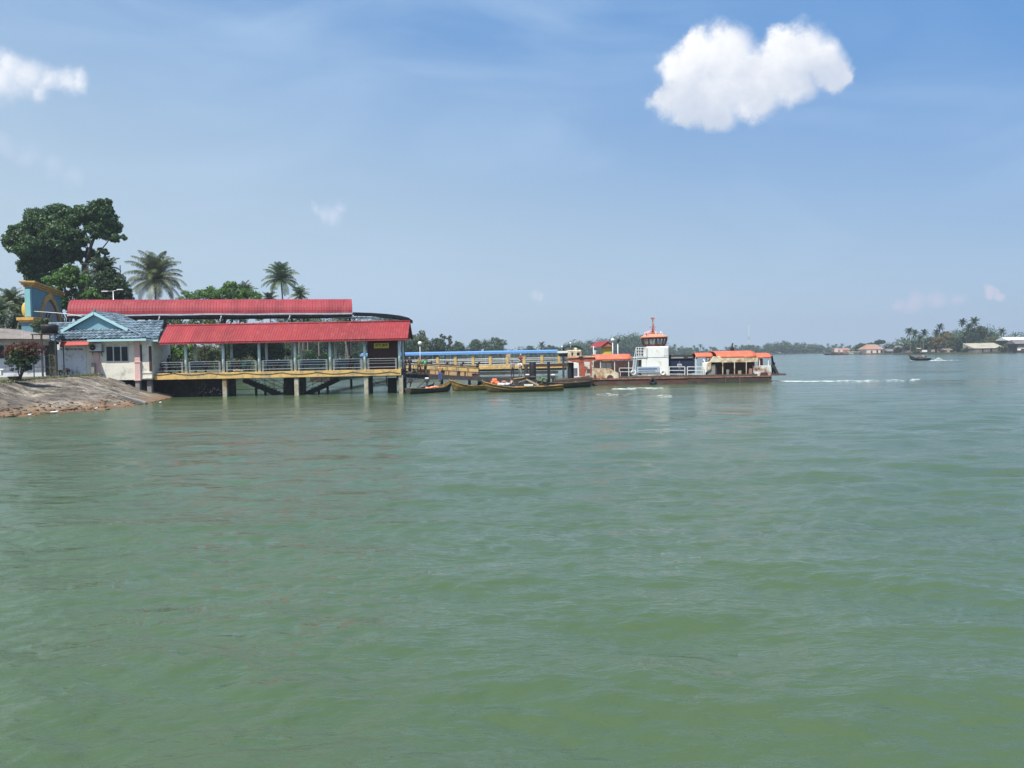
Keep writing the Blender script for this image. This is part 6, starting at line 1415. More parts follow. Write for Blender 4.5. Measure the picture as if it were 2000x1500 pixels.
st_ = empty('landing_ramp', (X(1120, 86), 86, 0), 'low dark steel landing ramp reaching from the pontoon to the ferry bow', 'ramp')
b = MB(); a, c = W(1083, 743.5, 86), W(1157, 737.5, 86); b.add([a, c, c + Vector((0, 5, 0)), a + Vector((0, 5, 0)), a - Vector((0, 0, .22)), c - Vector((0, 0, .22)), c + Vector((0, 5, -.22)), a + Vector((0, 5, -.22))], [(0, 1, 2, 3), (7, 6, 5, 4), (0, 4, 5, 1), (1, 5, 6, 2), (2, 6, 7, 3), (3, 7, 4, 0)]); b.build('ramp_plate', M['rust_dark'], st_)
b = MB(); b.bb(X(1132, 85.5), X(1157, 85.5), 85.6, 90, -.4, Z(1145, 743, 85.5)); b.build('float', M['black'], st_)
b = MB(); pb(b, 1147, 1155, 720.5, 729, Yo + 1, .5); pb(b, 1149, 1155, 733, 736, Yo + .6, .5); pb(b, 1121, 1128, 719, 735, Yo + 1, .3); tag(b.build('white_boards', M['white_paint']), 'white board pieces seen through the orange frame', 'boards', kind='stuff')
hu_ = empty('yellow_hut', (X(1185, 102), 102, 0), 'small yellow hut with steep red gable roof above the orange canopy', 'hut')
Yh = 101
b = MB(); pb(b, 1177, 1195, 677, 705, Yh, 2.4); b.build('wall', M['yellow_wall'], hu_, .02)
b = MB(); pb(b, 1171, 1195, 704, 738, Yh + .3, 2.2); b.build('support', M['concrete_dark'], hu_)
zE, zA = Z(1186, 676.5, Yh - .4), Z(1186, 666.3, Yh - .4); xa, xm, xb = X(1172.5, Yh), X(1187, Yh), X(1198, Yh)
b = MB(); sk = Vector((-1.1, 2.6, .0))
F_ = [Vector((xa, Yh - .4, zE)), Vector((xm, Yh - .4, zA)), Vector((xb, Yh - .4, zE + .2))]; Bk = [p + sk for p in F_]
b.add(F_ + Bk + [p - Vector((0, 0, .08)) for p in F_ + Bk], [(0, 1, 4, 3), (1, 2, 5, 4), (6, 9, 10, 7), (7, 10, 11, 8), (0, 3, 9, 6), (2, 8, 11, 5), (0, 6, 7, 1), (1, 7, 8, 2)]); b.build('roof', M['red_roof_old'], hu_)
b = MB(); b.add([F_[0] + Vector((.15, .1, -.02)), F_[1] + Vector((0, .1, -.1)), F_[2] + Vector((-.1, .1, -.1)), Vector((xb - .1, Yh - .3, zE)), Vector((xa + .6, Yh - .3, zE - .05))], [(4, 3, 2, 1, 0)]); b.build('gable', M['orange_frame'], hu_)
Yd = 118
dh = empty('cream_deckhouse', (X(1122, Yd), Yd, 0), 'cream cabin with two dark windows behind the black piles', 'cabin boat')
b = MB(); pb(b, 1109, 1136.3, 683.5, 712, Yd, 3); b.build('cabin', M['cream_rust'], dh, .12)
b = MB(); pb(b, 1110, 1137, 708, 740, Yd - .1, 4); b.build('hull', M['white_paint'], dh, .05)
for a, c in ((1116, 1119), (1126.5, 1132)):
    b = MB(); pb(b, a, c, 688.5, 694, Yd - .03, .05); b.build('window', M['glass_dark'], dh)
b = MB(); pb(b, 1089.5, 1109, 685.5, 689.3, Yd, 3); b.build('side_roof', M['white_paint'], dh)
b = MB(); pb(b, 1092, 1108, 691, 696, Yd + .5, 2); b.build('dark_interior', M['navy'], dh)
b = MB(); q = W(1124, 682, Yd + .5); b.sphere(q, (.25, .2, .2), 8, 6); b.bar(q, q + Vector((0, 0, -.4)), .12); b.build('horn', M['cream_rust'], dh)
pv = empty('curved_shelter', (X(1117, 124), 124, 0), 'dark curved shelter roof behind the cream cabin', 'shelter')
A_ = [W(a, c, 124) for a, c in ((1095, 682), (1104, 677.5), (1114, 674.8), (1124, 674.8), (1132, 677), (1138.5, 680.5))]
b = MB(); b.grid(lambda u, v: lerp_poly(A_, u) + Vector((0, v * 3, 0)), 20, 2); b.grid(lambda u, v: lerp_poly(A_, u) + Vector((0, v * 3, -.14)), 20, 2); b.grid(lambda u, v: lerp_poly(A_, u) + Vector((0, 0, -.14 * v)), 20, 1); b.build('roof', M['black'], pv)
for px, t in ((1100, 679.5), (1117, 675.5)):
    b = MB(); b.bar(W(px, t, 124.3), (X(px, 124.3), 124.3, .0), .3 if px == 1100 else .1); b.build('post', M['dark_steel'], pv)
for i, (px, py, l) in enumerate(((1097.5, 677.5, 'small white lamp over the left end of the curved shelter'), (1114.3, 670.5, 'small white lamp on a stick above the curved shelter'))):
    e = empty('small_lamp', tuple(W(px, py, 123.5)), l, 'lamp'); q = W(px, py, 123.5); b = MB(); b.sphere(q, .14, 10, 7); b.build('globe', M['white_paint'], e); b = MB(); b.bar(q, q + Vector((0, 0, -.6)), .05); b.build('stick', M['white_rail'], e)
b = MB(); a, c = W(1140, 695, 104), W(1158, 694.5, 104); b.bb(a.x, c.x, 104, 106, .4, a.z); tag(b.build('pale_barge_box', M['white_rust']), 'pale grey box behind the orange frame', 'box')

# ------------------------------------------------------------------ wakes
def foam(name, lab, patches, seed, z=.02):
    """broken water: many thin ragged flecks floating on the surface"""
    rnd = random.Random(seed); b = MB()
    for (px0, px1, py, spread, n, s) in patches:
        for _ in range(n):
            px = rnd.uniform(px0, px1); p = G(px, py + rnd.gauss(0, spread), 0); k = rnd.randint(5, 8); r = s * rnd.uniform(.3, 1) ; vs = []
            for i in range(k): a = 2 * pi * i / k; q = r * rnd.uniform(.5, 1.3); vs.append((p.x + q * 1.9 * cos(a), p.y + q * .9 * sin(a), z + rnd.uniform(0, .012)))
            b.add(vs + [(p.x, p.y, z + .015 + r * .05)], [(i, (i + 1) % k, k) for i in range(k)])
    return tag(b.build(name, M['foam']), lab, kind='stuff')
foam('wake_foam', 'white foam trail streaming right behind the ferry stern', [(1488, 1545, 745.3, .5, 150, .34), (1540, 1625, 745.4, .4, 130, .26), (1610, 1700, 744.4, .7, 44, .22), (1690, 1790, 742.8, .8, 30, .2), (1782, 1797, 741.4, .3, 16, .24)], 1)
foam('wake_foam', 'white foam streaks on the water below the ferry bow', [(1196, 1240, 760.2, .5, 60, .17), (1225, 1295, 758.6, .7, 64, .15), (1165, 1230, 771, 1.2, 22, .12), (1285, 1315, 774, 2, 14, .11)], 2)
# ------------------------------------------------------------------ people
def skin_mesh(name, pts, edges, radii, material, parent, sub=1, root=0):
    me = bpy.data.meshes.new(name + '_cage'); me.from_pydata([tuple(p) for p in pts], edges, []); me.update()
    o = bpy.data.objects.new(name + '_cage', me); COL.objects.link(o)
    s = o.modifiers.new('skin', 'SKIN'); s.use_smooth_shade = True
    sv = me.skin_vertices[0].data
    for i, r in enumerate(radii): sv[i].radius = (r, r) if not hasattr(r, '__len__') else r; sv[i].use_root = (i == root)
    if sub: o.modifiers.new('sub', 'SUBSURF').levels = sub
    dg = bpy.context.evaluated_depsgraph_get(); dg.update(); m2 = bpy.data.meshes.new_from_object(o.evaluated_get(dg)); bpy.data.objects.remove(o); bpy.data.meshes.remove(me)
    m2.name = name; m2.materials.clear(); m2.materials.append(material)
    r = bpy.data.objects.new(name, m2); COL.objects.link(r); r.parent = parent; return r
def cmat(c):
    k = 'cloth_%d_%d_%d' % tuple(int(x * 100) for x in c)
    if k not in M: defm(k, c, tuple(x * .8 for x in c), .85, 9)
    return M[k]
PC = [0]
def person(loc, facing, label, shirt, legs, pose='stand', h=1.66, arms=None, hat=None, hair=(.012, .01, .009), group=None, vest=None, robe=False):
    """pose: stand, walk, bend, sit, crouch; facing is the compass angle of the face (0 = away from the viewer, +y)"""
    S = h / 1.7; e = empty('person', (0, 0, 0), label, 'person', group)
    P = {}; V3 = Vector
    hipz = {'stand': .92, 'walk': .91, 'bend': .90, 'sit': .46, 'crouch': .34}[pose]; lean = {'stand': 3, 'walk': 6, 'bend': 74, 'sit': 8, 'crouch': 32}[pose]
    hip = V3((0, 0, hipz)); l = radians(lean); up = V3((0, sin(l), cos(l))); fw = V3((0, cos(l), -sin(l)))
    P['pel'] = hip; P['wst'] = hip + up * .17; P['chs'] = hip + up * .40; P['nck'] = hip + up * .53
    ht = (up * .5 + V3((0, 0, .5))).normalized() if pose != 'bend' else (up * .9 + V3((0, 0, .15))).normalized()
    P['hd0'] = P['nck'] + ht * .09; P['hd1'] = P['nck'] + ht * .19; P['hd2'] = P['nck'] + ht * .27
    fh = (fw - ht * fw.dot(ht)).normalized(); P['nose'] = P['hd1'] + fh * .105 - ht * .015
    for s, n in ((-1, 'L'), (1, 'R')):
        P['hp' + n] = hip + V3((s * .09, 0, -.03)); P['sh' + n] = P['chs'] + up * .07 + V3((s * .17, 0, 0))
        if pose in ('stand', 'bend'): k, a = V3((s * .10, .02, .48)), V3((s * .11, -.02, .08))
        elif pose == 'walk': k, a = V3((s * .09, .16 * s + .04, .48)), V3((s * .09, .26 * s - .06, .09))
        elif pose == 'sit': k, a = V3((s * .12, .44, .48)), V3((s * .12, .46, .08))
        else: k, a = V3((s * .17, .40, .46)), V3((s * .14, .10, .07))
        P['kn' + n] = k; P['an' + n] = a; P['ft' + n] = a + V3((s * .02, .17, -.05))
        arm = (arms or {}).get(n, 'down')
        if arm == 'down': el, ha = P['sh' + n] + V3((s * .06, -.02, -.28)), P['sh' + n] + V3((s * .06, .07, -.52))
        elif arm == 'fwd': el, ha = P['sh' + n] + V3((s * .05, .12, -.24)), P['sh' + n] + V3((0, .36, -.22))
        elif arm == 'drop': el, ha = P['sh' + n] + V3((s * .06, .06, -.27)), P['sh' + n] + V3((s * .04, .12, -.53))
        elif arm == 'chest': el, ha = P['sh' + n] + V3((s * .07, .03, -.26)), P['chs'] + fw * .2 + V3((s * .04, .02, .02))
        else: el, ha = P['sh' + n] + V3((s * .1, .06, -.22)), P['sh' + n] + V3((s * .12, .28, -.08))
        P['el' + n] = el; P['ha' + n] = ha
    keys = ['pel', 'wst', 'chs', 'nck', 'hd0', 'hd1', 'hd2', 'nose']; R_ = [.105, .10, .12, .052, .07, .092, .055, .016]
    E = [(0, 1), (1, 2), (2, 3), (3, 4), (4, 5), (5, 6), (5, 7)]
    pts = [P[k] for k in keys]
    for n, s in (('L', -1), ('R', 1)):
        i = len(pts); pts += [P['hp' + n], P['kn' + n], P['an' + n], P['ft' + n]]; R_ += [.085, .058, .038, .034]; E += [(0, i), (i, i + 1), (i + 1, i + 2), (i + 2, i + 3)]
        i = len(pts); wr = P['ha' + n]; d = (wr - P['el' + n]).normalized(); palm_ = wr + d * .05
        pts += [P['sh' + n], P['el' + n], wr, palm_]; R_ += [.055, .04, .026, (.028, .036)]; E += [(2, i), (i, i + 1), (i + 1, i + 2), (i + 2, i + 3)]
        sd = d.cross(V3((0, 1, 0.2))).normalized() if abs(d.y) < .95 else V3((1, 0, 0)); cur = d.cross(sd).normalized()
        for q in range(4):
            o_ = sd * (.026 * (q - 1.5)); ln = (.062, .072, .068, .052)[q]; j = len(pts)
            pts += [palm_ + o_ + d * .035, palm_ + o_ * 1.15 + d * (.035 + ln * .55) + cur * .01, palm_ + o_ * 1.2 + d * (.035 + ln) + cur * .03]; R_ += [.0095, .009, .008]; E += [(i + 3, j), (j, j + 1), (j + 1, j + 2)]
        j = len(pts); t = palm_ - d * .02 - sd * .045 * s; pts += [t, t + d * .04 - sd * .02 * s]; R_ += [.011, .009]; E += [(i + 3, j), (j, j + 1)]
    skin_mesh('body', pts, E, R_, M['skin'], e)
    # shirt with sleeves
    pts = [P['pel'] + up * .02, P['wst'], P['chs'], P['nck'] - up * .05]; R_ = [(.135, .105), (.125, .105), (.155, .12), .07]; E = [(0, 1), (1, 2), (2, 3)]
    for n in 'LR':
        i = len(pts); pts += [P['sh' + n], P['el' + n], P['el' + n].lerp(P['ha' + n], .7 if robe else .1)]; R_ += [.075, .058, .05]; E += [(2, i), (i, i + 1), (i + 1, i + 2)]
    skin_mesh('shirt', pts, E, R_, cmat(shirt), e)
    if vest:
        pts = [P['pel'] + up * .10, P['wst'] + up * .05, P['chs'], P['chs'] + up * .08]; skin_mesh('vest', pts, [(0, 1), (1, 2), (2, 3)], [(.16, .135), (.155, .135), (.18, .145), (.15, .12)], cmat(vest), e)
    pts = [P['pel'] + up * .08, P['pel']]; R_ = [(.135, .11), (.14, .115)]; E = [(0, 1)]
    if robe:
        pts += [P['pel'] * .5 + (P['knL'] + P['knR']) * .25, (P['anL'] + P['anR']) * .5 + V3((0, 0, .03))]; R_ += [(.17, .15), (.19, .17)]; E += [(1, 2), (2, 3)]
        skin_mesh('long_skirt', pts, E, R_, cmat(legs), e)
        pts = [P['hd0'] - ht * .05 - fh * .01, P['hd1'] - fh * .02, P['hd2'] + ht * .015 - fh * .01]; skin_mesh('headscarf', pts, [(0, 1), (1, 2)], [.115, .118, .07], cmat(hair), e)
    else:
        for n in 'LR':
            i = len(pts); pts += [P['hp' + n], P['kn' + n], P['an' + n] + V3((0, 0, .03))]; R_ += [.10, .075, .06]; E += [(1, i), (i, i + 1), (i + 1, i + 2)]
        skin_mesh('trousers', pts, E, R_, cmat(legs), e)
        pts = [P['hd1'] + ht * .02 - fh * .03, P['hd2'] + ht * .01 - fh * .015]; skin_mesh('hair' if not hat else 'cap', pts, [(0, 1)], [.10, .075], cmat(hat or hair), e)
    for n in 'LR':
        b = MB(); q = P['ft' + n].lerp(P['an' + n], .35); b.sphere((q.x, q.y, .045), (.052, .13, .05), 8, 5); b.build('shoe', M['black'], e)
    e.scale = (S, S, S); e.location = loc; e.rotation_euler.z = -facing
    return e
def at_feet(px, py, Y): return W(px, py, Y)
def on(px, Y, z): return Vector((X(px, Y), Y, z))
def gang(px, dy=1.0):          # gangway deck level
    a_, c_ = W(787, 731, Yg), W(935, 739.2, Yg); f = (px - 787) / 148; q = a_.lerp(c_, f); return Vector((q.x, q.y + dy, q.z + .03))
person(gang(789, .7), radians(200), 'woman in black standing above the black pile at the jetty end', (.015, .015, .02), (.02, .02, .025), h=1.6, hair=(.015, .015, .02), robe=True)
person(gang(797.5, 1.3) + Vector((0, 0, .12)), radians(170), 'person in dark navy with pale headscarf right of the woman in black', (.02, .02, .05), (.015, .015, .03), h=1.5, hair=(.3, .3, .33), robe=True, arms={'L': 'chest', 'R': 'chest'})
person(gang(816, 1.2), radians(20), 'man in an olive shirt walking up the gangway', (.22, .24, .07), (.03, .025, .02), 'walk', 1.66)
person(gang(828, 1.4), radians(330), 'man in dark clothes and bright green vest on the gangway', (.05, .22, .06), (.03, .035, .045), 'walk', 1.68, vest=(.14, .62, .28))
ga_ = to_world(bA, fA(.80, .8, 1) + Vector((0, -.35, -.25)))
person((X(859, 78), 78.0, Z(859, 745.5, 78)), radians(10), 'man in tan shirt and blue jeans standing on the bow of the nearest boat', (.62, .36, .13), (.08, .14, .36), 'stand', 1.6, arms={'L': 'fwd', 'R': 'fwd'}, hat=(.5, .4, .28))
zp_ = Z(985, 738.4, 83.5) + .06
person(on(1000.5, 84.2, zp_), radians(340), 'man in pale blue-grey shirt standing on the black pontoon', (.36, .38, .46), (.03, .03, .04), 'stand', 1.66)
person(on(1015.5, 84.6, zp_), radians(200), 'man in white shirt with white cap standing on the pontoon by the thick pile', (.72, .72, .70), (.30, .30, .28), 'stand', 1.64, arms={'L': 'fwd', 'R': 'fwd'}, hat=(.7, .7, .7))
person(on(1017, 88.5, zp_ + .75), radians(190), 'person with white headscarf standing higher up behind the white-shirted man', (.42, .10, .08), (.05, .05, .05), 'stand', 1.55, hair=(.7, .68, .66), robe=True, arms={'L': 'chest', 'R': 'chest'})
person((X(1003, 76.3), 76.3, .24), radians(250), 'crouching man in orange life vest in the middle of the long loaded boat', (.62, .5, .42), (.10, .13, .22), 'crouch', 1.6, vest=(.80, .20, .08), arms={'L': 'fwd', 'R': 'drop'})
person((X(1068.5, 76.2), 76.2, .20), radians(285), 'man in green shirt bending over in the stern of the long loaded boat', (.03, .26, .10), (.02, .02, .025), 'bend', 1.62, arms={'L': 'drop', 'R': 'drop'})
person(on(1327, YF_ + .9, DK + .05), radians(185), 'man in grey-blue shirt leaning on the ferry side rail', (.30, .38, .46), (.04, .05, .08), 'stand', 1.66, arms={'L': 'fwd', 'R': 'fwd'})
# people waiting on the jetty
person(on(316, 77.9, DZ), radians(150), 'dark-clothed person with pale headscarf seated in the first jetty bay', (.05, .05, .07), (.04, .04, .05), 'sit', 1.6, hair=(.35, .33, .3), robe=True)
person(on(330, 78.5, DZ), radians(120), 'person in black standing in the first jetty bay', (.015, .015, .018), (.015, .015, .02), 'stand', 1.66, hair=(.015, .015, .015), robe=True)
person(on(398, 77.5, DZ), radians(110), 'man with white cap stooping over the rail in the second jetty bay', (.22, .22, .2), (.08, .09, .12), 'crouch', 1.66, hat=(.72, .70, .68), arms={'L': 'fwd', 'R': 'fwd'}).location.z += .28
person(on(462, 77.95, DZ), radians(160), 'seated person with brown headscarf in the third jetty bay', (.20, .10, .06), (.10, .07, .05), 'sit', 1.6, hair=(.30, .18, .12), robe=True)
person(on(541, 77.95, DZ), radians(170), 'seated person with grey headscarf in the fourth jetty bay', (.12, .12, .13), (.05, .05, .06), 'sit', 1.6, hair=(.22, .2, .2), robe=True)
person(on(687, 77.9, DZ), radians(200), 'seated figure all in black in the sixth jetty bay', (.012, .012, .014), (.012, .012, .014), 'sit', 1.66, hair=(.012, .012, .012), robe=True)
e = empty('wall_fan', tuple(W(683, 706, 78.6)), 'pale blue plastic chair back beside the seated black figure', 'chair')
b = MB(); q = W(683, 709, 78.6); b.box(q, (.42, .05, .5)); b.build('backrest', mat('chair_blue', (.25, .38, .45)), e, .04); b = MB(); b.box((q.x, q.y - .22, DZ + .44), (.42, .42, .04)); b.build('seat', M['bench_blue'], e)
e.name = 'plastic_chair'
for s in (-.18, .18):
    for t in (-.38, -.02):
        b = MB(); b.bar((q.x + s, q.y + t, DZ), (q.x + s, q.y + t, DZ + .44), .035); b.build('leg', M['bench_blue'], e)
# ------------------------------------------------------------------ village shore at the right
b = MB(); b.prism([(X(1612, 640), 640), (X(1690, 600), 600), (X(1760, 520), 520), (X(1850, 478), 478), (X(1920, 470), 470), (X(2100, 470), 470), (X(2500, 480), 480), (X(2500, 700), 700), (X(1640, 760), 760)], 'z', -1.5, .7)
tag(b.build('village_shore', M['far_soil']), kind='structure')
tag(forest_band('forest', [(1625, 700, 4), (1700, 660, 6), (1750, 590, 8), (1775, 560, 12), (1840, 540, 13), (1880, 530, 18), (1925, 530, 17), (1975, 540, 12), (2080, 540, 9)], 34000, .55, 9, 201, 'leaf_mid', 16), 'mixed green growth behind the village houses', kind='stuff')
def house(name, px0, px1, pe, pr, pbm, Y, wall, roof, lab, dep=8, kind='hip', wins=(), inset=2.0, posts=0, ridge_in=.28):
    e = empty(name, (X((px0 + px1) / 2, Y), Y, .5), lab, 'house')
    x0, x1 = X(px0, Y), X(px1, Y); xm = (px0 + px1) / 2; ze = Z(xm, pe, Y); zr = Z(xm, pr, Y + dep / 2); zb = Z(xm, pbm, Y); w_ = (x1 - x0)
    wi = w_ * .04 * inset; b = MB(); b.bb(x0 + wi, x1 - wi, Y + .4, Y + dep - .4, zb, ze); b.build('wall', M[wall], e)
    b = MB(); r_ = w_ * ridge_in if kind == 'hip' else 0
    vs = [(x0, Y, ze), (x1, Y, ze), (x1, Y + dep, ze), (x0, Y + dep, ze), (x0 + r_, Y + dep / 2, zr), (x1 - r_, Y + dep / 2, zr)]
    if kind == 'shed': vs[4] = (x0, Y + dep, zr); vs[5] = (x1, Y + dep, zr)
    b.add(vs, [(0, 1, 5, 4), (1, 2, 5), (2, 3, 4, 5), (3, 0, 4), (3, 2, 1, 0)]); b.build('roof', M[roof], e)
    for (a, c, t, bo_) in wins:
        b = MB(); pb(b, a, c, t, bo_, Y + .32, .1); b.build('window', M['glass_dark'], e)
    for i in range(posts):
        b = MB(); x = x0 + wi + (w_ - 2 * wi) * i / max(1, posts - 1); b.bb(x - .12, x + .12, Y + .5, Y + .8, -1.5, zb); b.build('stilt', M['wood_dark'], e)
    return e
far_tree(1680, 678, 14, 640, 210, 'leaf_mid', 'bright green tree left of the tan roofed house', 12, n=4500, leaf=.5)
far_tree(1742, 681, 13, 600, 211, 'leaf_dark', 'dark round tree right of the tan roofed house', 9, n=4500, leaf=.5)
far_tree(1717, 668, 13, 620, 212, 'leaf_dark', 'flat-topped dark tree rising behind the tan roofed house', 6, n=3200, leaf=.45)
far_tree(1700, 674, 9, 640, 213, 'leaf_mid', 'low tree just behind the left slope of the tan roof', 6, n=1800, leaf=.5)
house('tan_house', 1690, 1728, 682, 672.5, 691.5, 590, 'house_white', 'tan_roof', 'riverside house with broad tan hipped roof and pale walls', 14, wins=((1701, 1704, 685, 690), (1712, 1715, 684, 690), (1720, 1724, 684, 690)))
b = MB(); b.bb(X(1688, 588), X(1732, 588), 584, 590, .2, .9); tag(b.build('house_terrace', M['brick_pink']), 'low pinkish terrace in front of the tan roofed house', 'terrace')
# red dock barge and its sheds
e = empty('red_barge', (X(1640, 610), 610, 0), 'dark red barge with rusty superstructure moored left of the village', 'barge')
b = MB(); poly(b, [(1612, 690.5), (1616, 691), (1620, 693.3), (1655, 693.3), (1655, 691)], 610, 8); b.build('hull', M['black'], e)
b = MB(); pb(b, 1628, 1660, 683.5, 691.3, 611, 5); b.build('superstructure', M['brick_pink'], e)
b = MB(); pb(b, 1623, 1634, 687, 691, 610.6, .6); pb(b, 1641, 1646, 686, 691, 610.6, .3); b.build('dark_opening', M['rust_dark'], e)
for a, c, t in ((1630, 1637, 681), (1641, 1646, 683)):
    b = MB(); pb(b, a, c, t, 688, 610.5, .5); b.build('white_cabin', M['house_white'], e)
house('red_shed', 1634, 1662, 683.5, 679.6, 691, 618, 'brick_pink', 'brick_pink', 'brick red boat shed behind the dark barge', 10, 'gable')
house('white_landing', 1658, 1672, 688, 686.7, 691.5, 600, 'house_white', 'pale_roof', 'tiny white landing hut between the barge and the green tree', 6, 'gable')
house('boat_canopy', 1670, 1681, 687.8, 686.8, 692, 598, 'grey_roof', 'pale_roof', 'low white-topped boat shelter under the green tree', 5, 'gable')
# tumbledown shacks on stilts
specs = [(1733, 1762, 686, 681, 691.5, 560, 'plank_grey', 'grey_roof', 'low grey shack at the left end of the stilt row', 'gable'),
         (1752, 1778, 682, 675, 691.5, 545, 'wood_dark', 'grey_roof', 'dark shack with sagging grey roof, second in the stilt row', 'gable'),
         (1768, 1797, 679, 671, 691, 530, 'plank_grey', 'pale_roof', 'shack with wide pale grey roof under the left palms', 'gable'),
         (1793, 1813, 681, 676, 691, 515, 'plank_grey', 'pale_roof', 'small shack with white front below the left palms', 'shed'),
         (1813, 1848, 673.5, 668, 690.5, 520, 'wood_dark', 'pale_roof', 'long low shack before the golden tree, pale roof edge', 'shed'),
         (1822, 1842, 681, 677, 690.5, 500, 'wood_pale', 'plank_grey', 'cream-walled shack at the foot of the golden tree', 'gable'),
         (1845, 1862, 684, 680.5, 691, 492, 'plank_grey', 'plank_grey', 'tiny shack with pale door beside the dense trees', 'gable')]
for (a, c, pe, pr, pm, Y_, wl, rf_, lab, kd) in specs:
    house('stilt_shack', a, c, pe, pr, pm - 2.2, Y_, wl, rf_, lab, 7, kd, wins=((a + 4, a + 7, pe + 1.5, pe + 5), (a + 11, a + 14, pe + 1.5, pe + 5)), posts=5)
for a, c, t, bt, Y_, l, mt in ((1726.5, 1729, 688.5, 692, 585, 'small white board standing on the shore right of the tan house', 'white_paint'), (1801, 1811, 683.5, 687.5, 496, 'white sheet of cloth hung on the shack row', 'white_paint'), (1819, 1826, 683, 687, 495, 'cream board wall at the foot of the golden tree', 'wood_pale'), (1850, 1855, 682, 688, 489, 'pale door panel beside the dense palms', 'wood_pale')):
    b = MB(); pb(b, a, c, t, bt, Y_, .3); tag(b.build('pale_board', M[mt]), l, 'board')
far_tree(1789, 687, 7, 500, 214, 'leaf_mid', 'low green bush between the shacks behind the speedboat', 4, n=1800, leaf=.35)
# golden tree, dense trees, palms
far_tree(1845, 662, 26, 505, 215, 'leaf_gold', 'wide golden-brown tree right of the left village palms', 18, n=9000, leaf=.38)
far_tree(1828, 668, 16, 500, 216, 'leaf_gold', 'smaller golden-green tree at the left skirt of the golden tree', 12, n=4500, leaf=.38)
far_tree(1882, 670, 20, 490, 217, 'leaf_dark', 'dark leafy tree under the twin tall palms', 22, n=8000, leaf=.4)
far_tree(1905, 662, 18, 488, 218, 'leaf_dark', 'tall dark tree below the right tall palm', 26, n=8000, leaf=.4)
far_tree(1892, 684, 20, 480, 219, 'leaf_mid', 'bright lower foliage at the water edge under the tall palms', 8, n=5000, leaf=.4)
far_tree(1928, 668, 16, 505, 220, 'leaf_olive', 'olive tree right of the tall palms behind the stilt house', 16, n=5000, leaf=.4)
far_tree(1948, 670, 14, 520, 221, 'leaf_mid', 'round tree behind the middle of the stilt house', 12, n=4000, leaf=.4)
far_tree(1815, 672, 16, 510, 225, 'leaf_dark', 'dark tree filling the gap left of the golden tree', 13, n=5000, leaf=.42)
far_tree(1862, 672, 18, 498, 226, 'leaf_olive', 'olive tree between the golden tree and the tall palms', 16, n=5000, leaf=.42)
far_tree(1912, 650, 14, 492, 227, 'leaf_dark', 'dense crown just right of the tallest palm', 16, n=5000, leaf=.4)
far_tree(1765, 681, 12, 540, 228, 'leaf_dark', 'dark low tree behind the second grey shack', 6, n=3000, leaf=.42)
far_tree(1990, 664, 12, 560, 229, 'leaf_dark', 'dark tree top above the white roof at the right edge', 6, n=3000, leaf=.42)
far_tree(1975, 670, 16, 545, 222, 'leaf_dark', 'dark trees behind the white roof at the right edge', 9, n=4000, leaf=.4)
far_tree(1784, 676, 20, 520, 223, 'leaf_dark', 'dark undergrowth beneath the leftmost village palms', 10, n=4500, leaf=.4)
for i, (px, py, Y_, r, l) in enumerate(((1776, 648, 500, 3.2, 'leftmost palm of the village shore'), (1787, 652, 505, 3.0, 'palm right against the leftmost village palm'), (1805, 651, 500, 3.1, 'third village palm from the left'), (1797, 662, 495, 2.6, 'short palm between the left village palms'),
                                    (1836, 640, 505, 3.2, 'palm standing alone left of the golden tree top'), (1829, 650, 510, 2.6, 'lower palm beside the golden tree'), (1880, 630, 495, 3.1, 'tall palm, left of the twin tallest'), (1903, 630, 490, 3.8, 'tallest full palm of the village shore'), (1893, 640, 488, 3.2, 'palm filling the gap between the twin tallest'),
                                    (1913, 645, 486, 3.0, 'palm at the right shoulder of the tallest'), (1926, 647, 505, 2.4, 'smaller palm right of the tallest group'), (1936, 653, 505, 2.0, 'low palm between the tallest group and the lone right palm'), (1957, 648, 505, 2.8, 'lone palm above the stilt house'), (1885, 655, 482, 3.0, 'dark palm low in the middle of the tall group'))):
    palm(px, py, Y_, r, 230 + i, l, gz=.7, lean=1.5, nuts=False, nf=20, lf=12, wide=.34, group='palms on the village shore', material='leaf_dark')
house('stilt_house', 1903, 1965, 680, 669.5, 690, 470, 'plank_grey', 'pale_roof', 'long stilt house with pale cream roof at the water', 12, 'shed', wins=((1918, 1921, 681, 687), (1934, 1938, 680, 688)), posts=8, inset=.5)
house('thatched_house', 1984, 2050, 671, 663, 689, 465, 'wood_dark', 'grey_roof', 'dark-roofed house at the right edge in front of the white roof', 10, 'gable', posts=5)
house('white_roof_hall', 1969, 2060, 664, 658, 690, 490, 'plank_grey', 'white_paint', 'hall with bright white arched roof end at the right edge', 14, 'gable')
far_tree(1960, 681, 12, 463, 224, 'leaf_olive', 'tangled dry bush right of the stilt house', 8, n=3000, leaf=.3)
b = MB(); p = W(1994, 680, 462); b.box(p, (3.6, 1.2, .4)); b.sphere(p + Vector((-1, 0, -1)), (1, .8, .7)); tag(b.build('parked_boat', M['white_paint']), 'white boat drawn up below the dark-roofed house', 'boat')
b = MB()
for i in range(26):
    px = 1905 + i * 5; x = X(px, 461); b.bar((x, 461, -1), (x, 461, 1.4), .16)
b.bb(X(1930, 461), X(2040, 461), 460.5, 462, 1.1, 1.3); tag(b.build('stilt_jetty', M['wood_dark']), 'dark rickety stilt landing along the water at the right edge', 'landing')
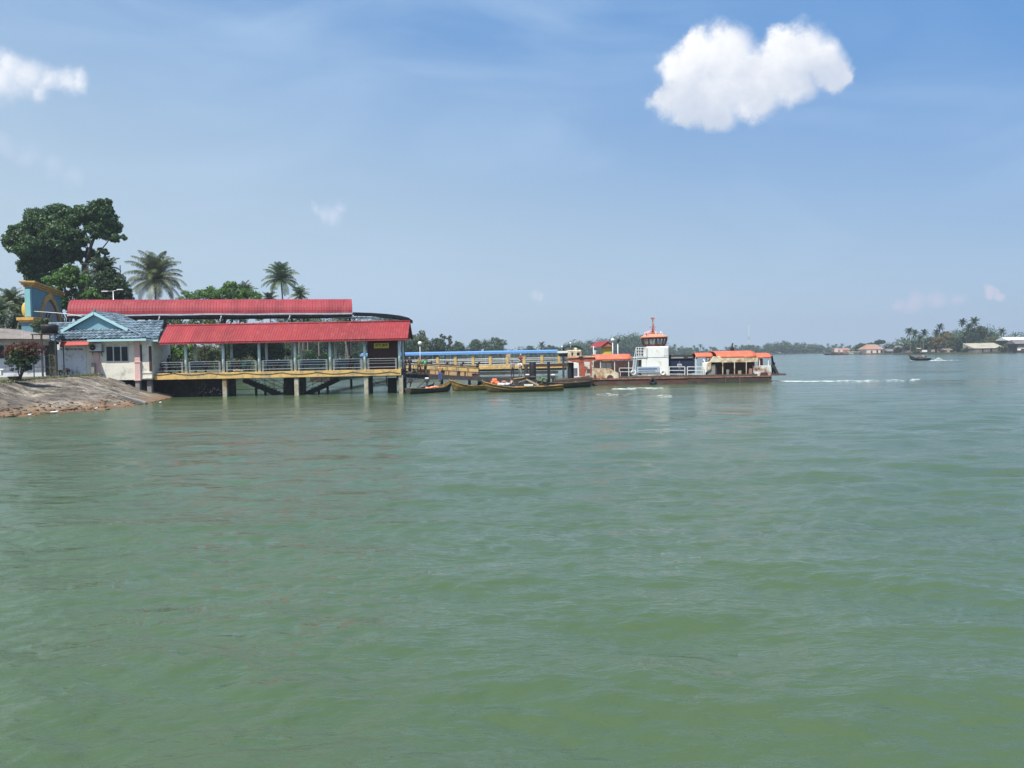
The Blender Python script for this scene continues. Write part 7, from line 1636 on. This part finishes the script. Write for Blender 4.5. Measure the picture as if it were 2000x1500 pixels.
# ------------------------------------------------------------------ speedboat
sb, fS, LS = boat(1817, 1777, (703.5, 704.5), 232, 231, 1.0, 'dark longboat speeding left with passengers in orange vests', ('boat_dark', 'boat_dark', 'wood_dark'), 1.4, .55, 1.1, name='longtail_boat', sink=.05)
sb['group'] = 'passing boats'
for i, (px, c_, vs_, l) in enumerate(((1794, (.4, .1, .06), (.8, .2, .08), 'front passenger in orange vest on the speeding longboat'), (1798, (.5, .15, .1), (.75, .16, .08), 'second passenger in red-orange vest on the speeding longboat'), (1803, (.7, .62, .55), (.8, .45, .3), 'third passenger in pale clothes on the speeding longboat'), (1809, (.05, .05, .06), None, 'dark-clothed helmsman at the stern of the speeding longboat'))):
    person((X(px, 231.5), 231.5, .42), radians(270), l, c_, (.05, .05, .07), 'sit', 1.66, vest=vs_)
foam('splash', 'white spray and wake behind the speeding longboat', [(1815, 1848, 704.4, .25, 60, .4), (1779, 1786, 704.6, .25, 12, .3), (1850, 1880, 703.8, .25, 10, .3)], 5)
b = MB(); rnd = random.Random(9)
for i in range(120):
    t = rnd.random(); px = 1827 + 14 * t; h = (sin(pi * min(1, t * 1.1 + .05)) ** 1.5) * .75 * rnd.random(); x = X(px, 231); b.sphere((x + rnd.uniform(-.2, .2), 231 + rnd.uniform(-.5, .5), h), rnd.uniform(.05, .15), 6, 4)
tag(b.build('spray', M['foam']), 'plume of white spray thrown up behind the speeding longboat', kind='stuff')
# ------------------------------------------------------------------ haze
def haze():
    b = MB(); b.bb(-1500, 1500, -60, 2000, -3.0, 75)
    m = bpy.data.materials.new('haze'); m.use_nodes = True; t = m.node_tree; t.nodes.clear()
    v = t.nodes.new('ShaderNodeVolumePrincipled'); v.inputs['Color'].default_value = (.82, .90, 1, 1); v.inputs['Density'].default_value = HAZE; v.inputs['Anisotropy'].default_value = .2
    o = t.nodes.new('ShaderNodeOutputMaterial'); t.links.new(v.outputs[0], o.inputs['Volume'])
    ob = b.build('haze', m); tag(ob, 'pale haze over the river', kind='stuff')
HAZE = .00032
haze()
